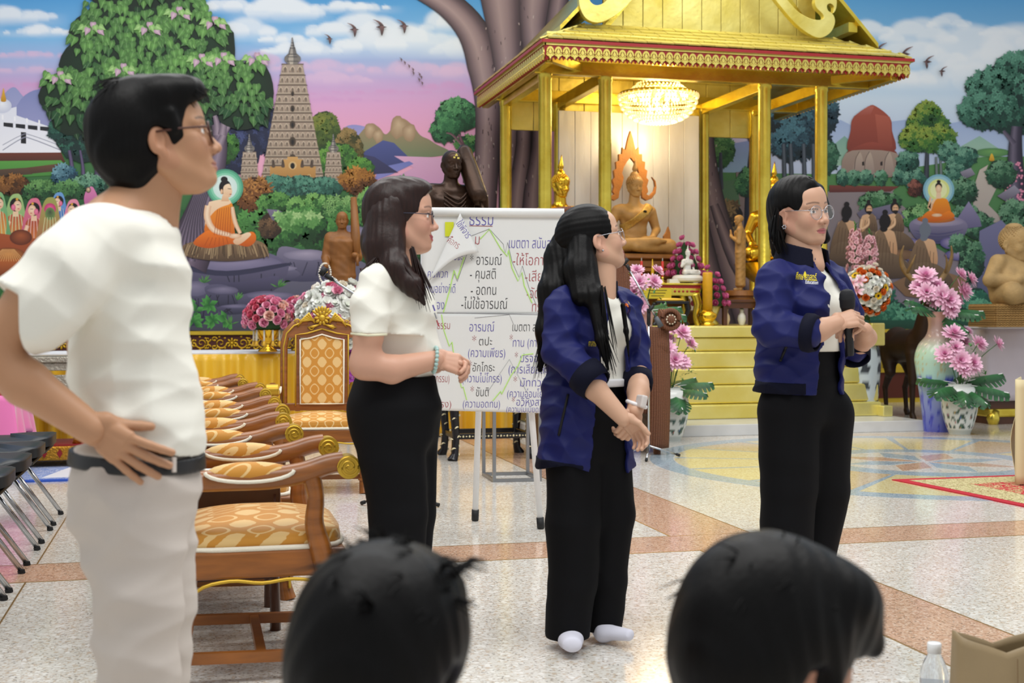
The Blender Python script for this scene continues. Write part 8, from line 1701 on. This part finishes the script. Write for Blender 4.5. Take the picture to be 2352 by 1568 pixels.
p3.glasses(M_silvm,.0262,.0012,2.1);b=MB();q=p3.hl((-.002,-.09,-.052))
for k in range(6):a=k*PI/3;b.ball(q+Vector((.006*math.cos(a),-.004,.006*math.sin(a))),.003,6,5)
b.build('ear_flower',M_silvm,p3.root,True)
mc=thing('microphone','black handheld microphone in the hands of the woman in navy','microphone',(0,0,0));bpy.context.view_layer.update();a_,c_=p3.root.matrix_world@J(1945,668,-.21),p3.root.matrix_world@J(1952,816,-.17);mc.location=c_;dv=a_-c_;Lm=dv.length;mc.rotation_mode='QUATERNION';mc.rotation_quaternion=dv.to_track_quat('Z','Y')
M_mic=mat('mic_body','#15161a',.35,.2);b=MB();b.lathe([(.013,0),(.015,.01),(.0155,.05),(.018,Lm*.6),(.022,Lm*.72),(.024,Lm*.74)],n=20);b.build('handle',M_mic,mc,True,sharp=40);b=MB();b.lathe([(.024,Lm*.74),(.0255,Lm*.76),(.0265,Lm*.86),(.0275,Lm*.88),(.0265,Lm*.9),(.025,Lm*.96),(.018,Lm*1.01),(.004,Lm*1.03)],n=24);b.build('grille',mat('mic_grille','#1d1e22',.55,.3,bump=(900,.9,.002)),mc,True)
# ---- two seated listeners seen from behind ---------------------------------------------------------
def listener(label,px,d,hc,fwd,up,k,ear_side,shirt,tuft,hair_kw,seedv):
 P_=Person(label,px,d);J=P_.J;P_.head(J(*hc),fwd,up,k,{'skin':'#b98a70','blush':'#c08570'},.0032);c=J(*hc);s=SDF();s.cone((c.x,c.y,c.z-.22),(c.x,c.y,c.z-.06),.06,.055,.03);s.chain([(c.x,c.y,c.z-.3),(c.x,c.y,.12)],[.12,.12],.05,.7,(1,0,0));s.cone((c.x-.08,c.y+.15,.08),(c.x+.08,c.y+.15,.08),.06,.06,.05);P_.skin(s,.009,srgb('#b98a70'));P_.body()
 s=SDF();s.chain([(c.x,c.y,c.z-.30),(c.x,c.y,c.z-.45),(c.x,c.y,.1)],[.16,.18,.18],.05,.66,(1,0,0));s.cone((c.x-.15,c.y,c.z-.27),(c.x+.15,c.y,c.z-.27),.06,.06,.05);s.chain([(c.x-.16,c.y,c.z-.29),(c.x-.2,c.y+.05,c.z-.5),(c.x-.1,c.y+.25,.14)],[.06,.06,.05],.03);s.chain([(c.x+.16,c.y,c.z-.29),(c.x+.2,c.y+.05,c.z-.5),(c.x+.1,c.y+.25,.14)],[.06,.06,.05],.03);s.cone((c.x-.02,c.y,c.z-.27),(c.x,c.y,c.z-.17),.09,.068,.03);P_.add('shirt',s,.008,shirt)
 s=SDF();s.cone((c.x-.09,c.y,.1),(c.x-.15,c.y+.34,.1),.09,.075,.04);s.cone((c.x+.09,c.y,.1),(c.x+.15,c.y+.34,.1),.09,.075,.04);s.cone((c.x-.15,c.y+.34,.08),(c.x+.05,c.y+.44,.07),.065,.05,.03);s.cone((c.x+.15,c.y+.34,.08),(c.x-.05,c.y+.42,.07),.065,.05,.03);s.ell((c.x,c.y,.1),(.17,.15,.1),.05);P_.add('trousers',s,.01,M_blk,cuts=[((0,0,.003),(0,0,-1))])
 V,Q=cap_hair(0,**hair_kw).mesh(.0032,post=lambda P,D:D+.0008*np.sin(220*P[0]+90*P[1]+5*np.sin(24*P[2])+seedv));hair=link('hair',np_mesh('hair',[(xform(V,P_.Mh),Q,None)],M_hairb),P_.root)
 b=MB();rg=random.Random(seedv);Rt,Tp=[],[]
 for k_ in range(60):a=rg.uniform(0,6.3);e=rg.uniform(.3,1.4);n_=Vector((math.cos(a)*math.cos(e),math.sin(a)*math.cos(e),math.sin(e)));r_=Vector((n_.x*.105-.02,n_.y*.088,.03+n_.z*.1));Rt.append(P_.hl(r_));Tp.append(P_.hl(r_*1.06+Vector((rg.uniform(-.05,.03),rg.uniform(-.02,.02),rg.uniform(-.035,.012)))))
 strands(b,Rt,Tp,(0,0,.004),.0014,240,rg,.008)
 if tuft:strands(b,[P_.hl(t_[0])for t_ in tuft],[P_.hl(t_[1])for t_ in tuft],(0,0,.012),.0012,24,rg,.006)
 b.build('loose_strands',M_hairb,hair,True)['kind']='stuff';return P_
def exL(s):s.ell((-.05,0,-.06),(.06,.062,.06),.03);s.ell((.03,0,.09),(.06,.06,.035),.03);s.ell((.12,0,-.01),(.05,.09,.08),.012,sub=True);s.ell((.08,0,-.12),(.1,.1,.085),.02,sub=True);s.ell((0,-.1,-.025),(.024,.03,.036),.01,sub=True);s.ell((0,.1,-.025),(.024,.03,.036),.01,sub=True)
listener('seated listener with short black hair seen from behind in front of the carved armchair',890,1.52,(890,1516),yawv(62,-12),(.1,.15,1),1.02,1,M_cloth,[((.0,-.05,.11),(-.03,-.115,.11)),((.02,-.06,.1),(0,-.11,.12))],dict(back=.022,top=.02,side=.022,extra=exL),5)
def exR(s):s.ell((-.05,0,-.06),(.062,.066,.06),.03);s.ell((.045,-.01,.085),(.075,.07,.045),.03);s.cone((.05,-.05,.075),(.104,-.04,.035),.035,.022,.03);s.cone((.02,-.07,.04),(.03,-.078,-.02),.02,.01,.02);s.ell((.112,0,-.05),(.085,.11,.072),.012,sub=True);s.ell((.09,0,-.12),(.1,.1,.085),.02,sub=True);s.ell((-.0,-.095,-.035),(.024,.03,.034),.01,sub=True)
listener('seated listener with thick black hair in profile at bottom right beside the beige bag',1790,1.62,(1784,1500),yawv(24,-14),(.08,.1,1),1.02,1,mat('lilac_shirt','#c9c3dd',.85),None,dict(back=.03,top=.03,side=.022,extra=exR),8)
# ---- bottle and bag on the floor -----------------------------------------------------------------------
q=W(2146,0,3.42);q.z=0;bo=thing('water_bottle','clear plastic water bottle with white cap and blue print beside the beige bag','bottle',q)
M_pet=mat('clear_plastic','#e9eef2',.06,trans=.9,ior=1.2);zc=CH-(1475-HY)/F*3.42;k=zc/.235
b=MB();b.lathe([(r*k,z*k)for r,z in((.03,0),(.032,.008),(.032,.05),(.030,.055),(.032,.06),(.032,.15),(.03,.17),(.022,.195),(.0135,.21),(.0135,.222))],n=28);b.build('body',M_pet,bo,True);b=MB();b.lathe([(.0155*k,.212*k),(.0155*k,.233*k),(.014*k,.235*k)],n=24);b.build('cap',M_white,bo,True)
b=MB();b.lathe([(.0326*k,.07*k),(.0326*k,.145*k)],n=28,cap=False);b.build('label_film',mat('label_film','#dfe6f2',.3,alpha=.55),bo,True);bl=MB()
for i in range(7):
 for a0,a1 in((-.9,-.35),(.25,.75)):bl.tube([(.0335*k*math.sin(a0+(a1-a0)*j/5),-.0335*k*math.cos(a0+(a1-a0)*j/5),(.135-.0085*i)*k)for j in range(6)],.0022 if i%3 else.0032,4)
bl.build('blue_print',mat('print_blue','#4a66b8',.5),bo)
q=W(2296,0,3.32);q.z=0;bag=thing('beige_handbag','beige leather handbag with metal ring standing on the floor at bottom right','bag',q,-TH);M_lea=mat('beige_leather','#94805f',.5,bump=(90,.15,.003),noise=(5,.12));zt4=CH-(1452-HY)/F*3.32
b=MB();b.grid(48,14,lambda u,v:(lambda a,q_:(.125*q_*math.cos(a)*(1-.08*v),.075*q_*math.sin(a)*(1-.35*v),(zt4-.02*(1-abs(math.cos(a)))*2.2*v)*v+.004))(2*PI*u,1/(abs(math.cos(2*PI*u))**4+abs(math.sin(2*PI*u))**4)**.25),close_u=True);b.build('bag_body',M_lea,bag,True,solid=.004)
b=MB();b.box((0,0,.006),(.2,.11,.008));b.build('bag_base',M_lea,bag);b=MB();b.tube(sp([(.07,-.075,zt4-.14),(.09,-.085,zt4-.07),(.1,-.06,zt4-.02)]),.009,8,flat=.4);b.build('strap',M_lea,bag,True);b=MB();b.tube([(.062+.02*math.cos(a),-.083,zt4-.085+.022*math.sin(a))for a in(2*PI*k_/20 for k_ in range(20))],.003,6,closed=True);b.build('metal_ring',M_steel,bag,True);b=MB();b.tube([(.02,-.0765,.02),(.02,-.068,zt4-.05)],.0015,5);b.build('seam',mat('seam_brown','#7d6648',.7),bag)
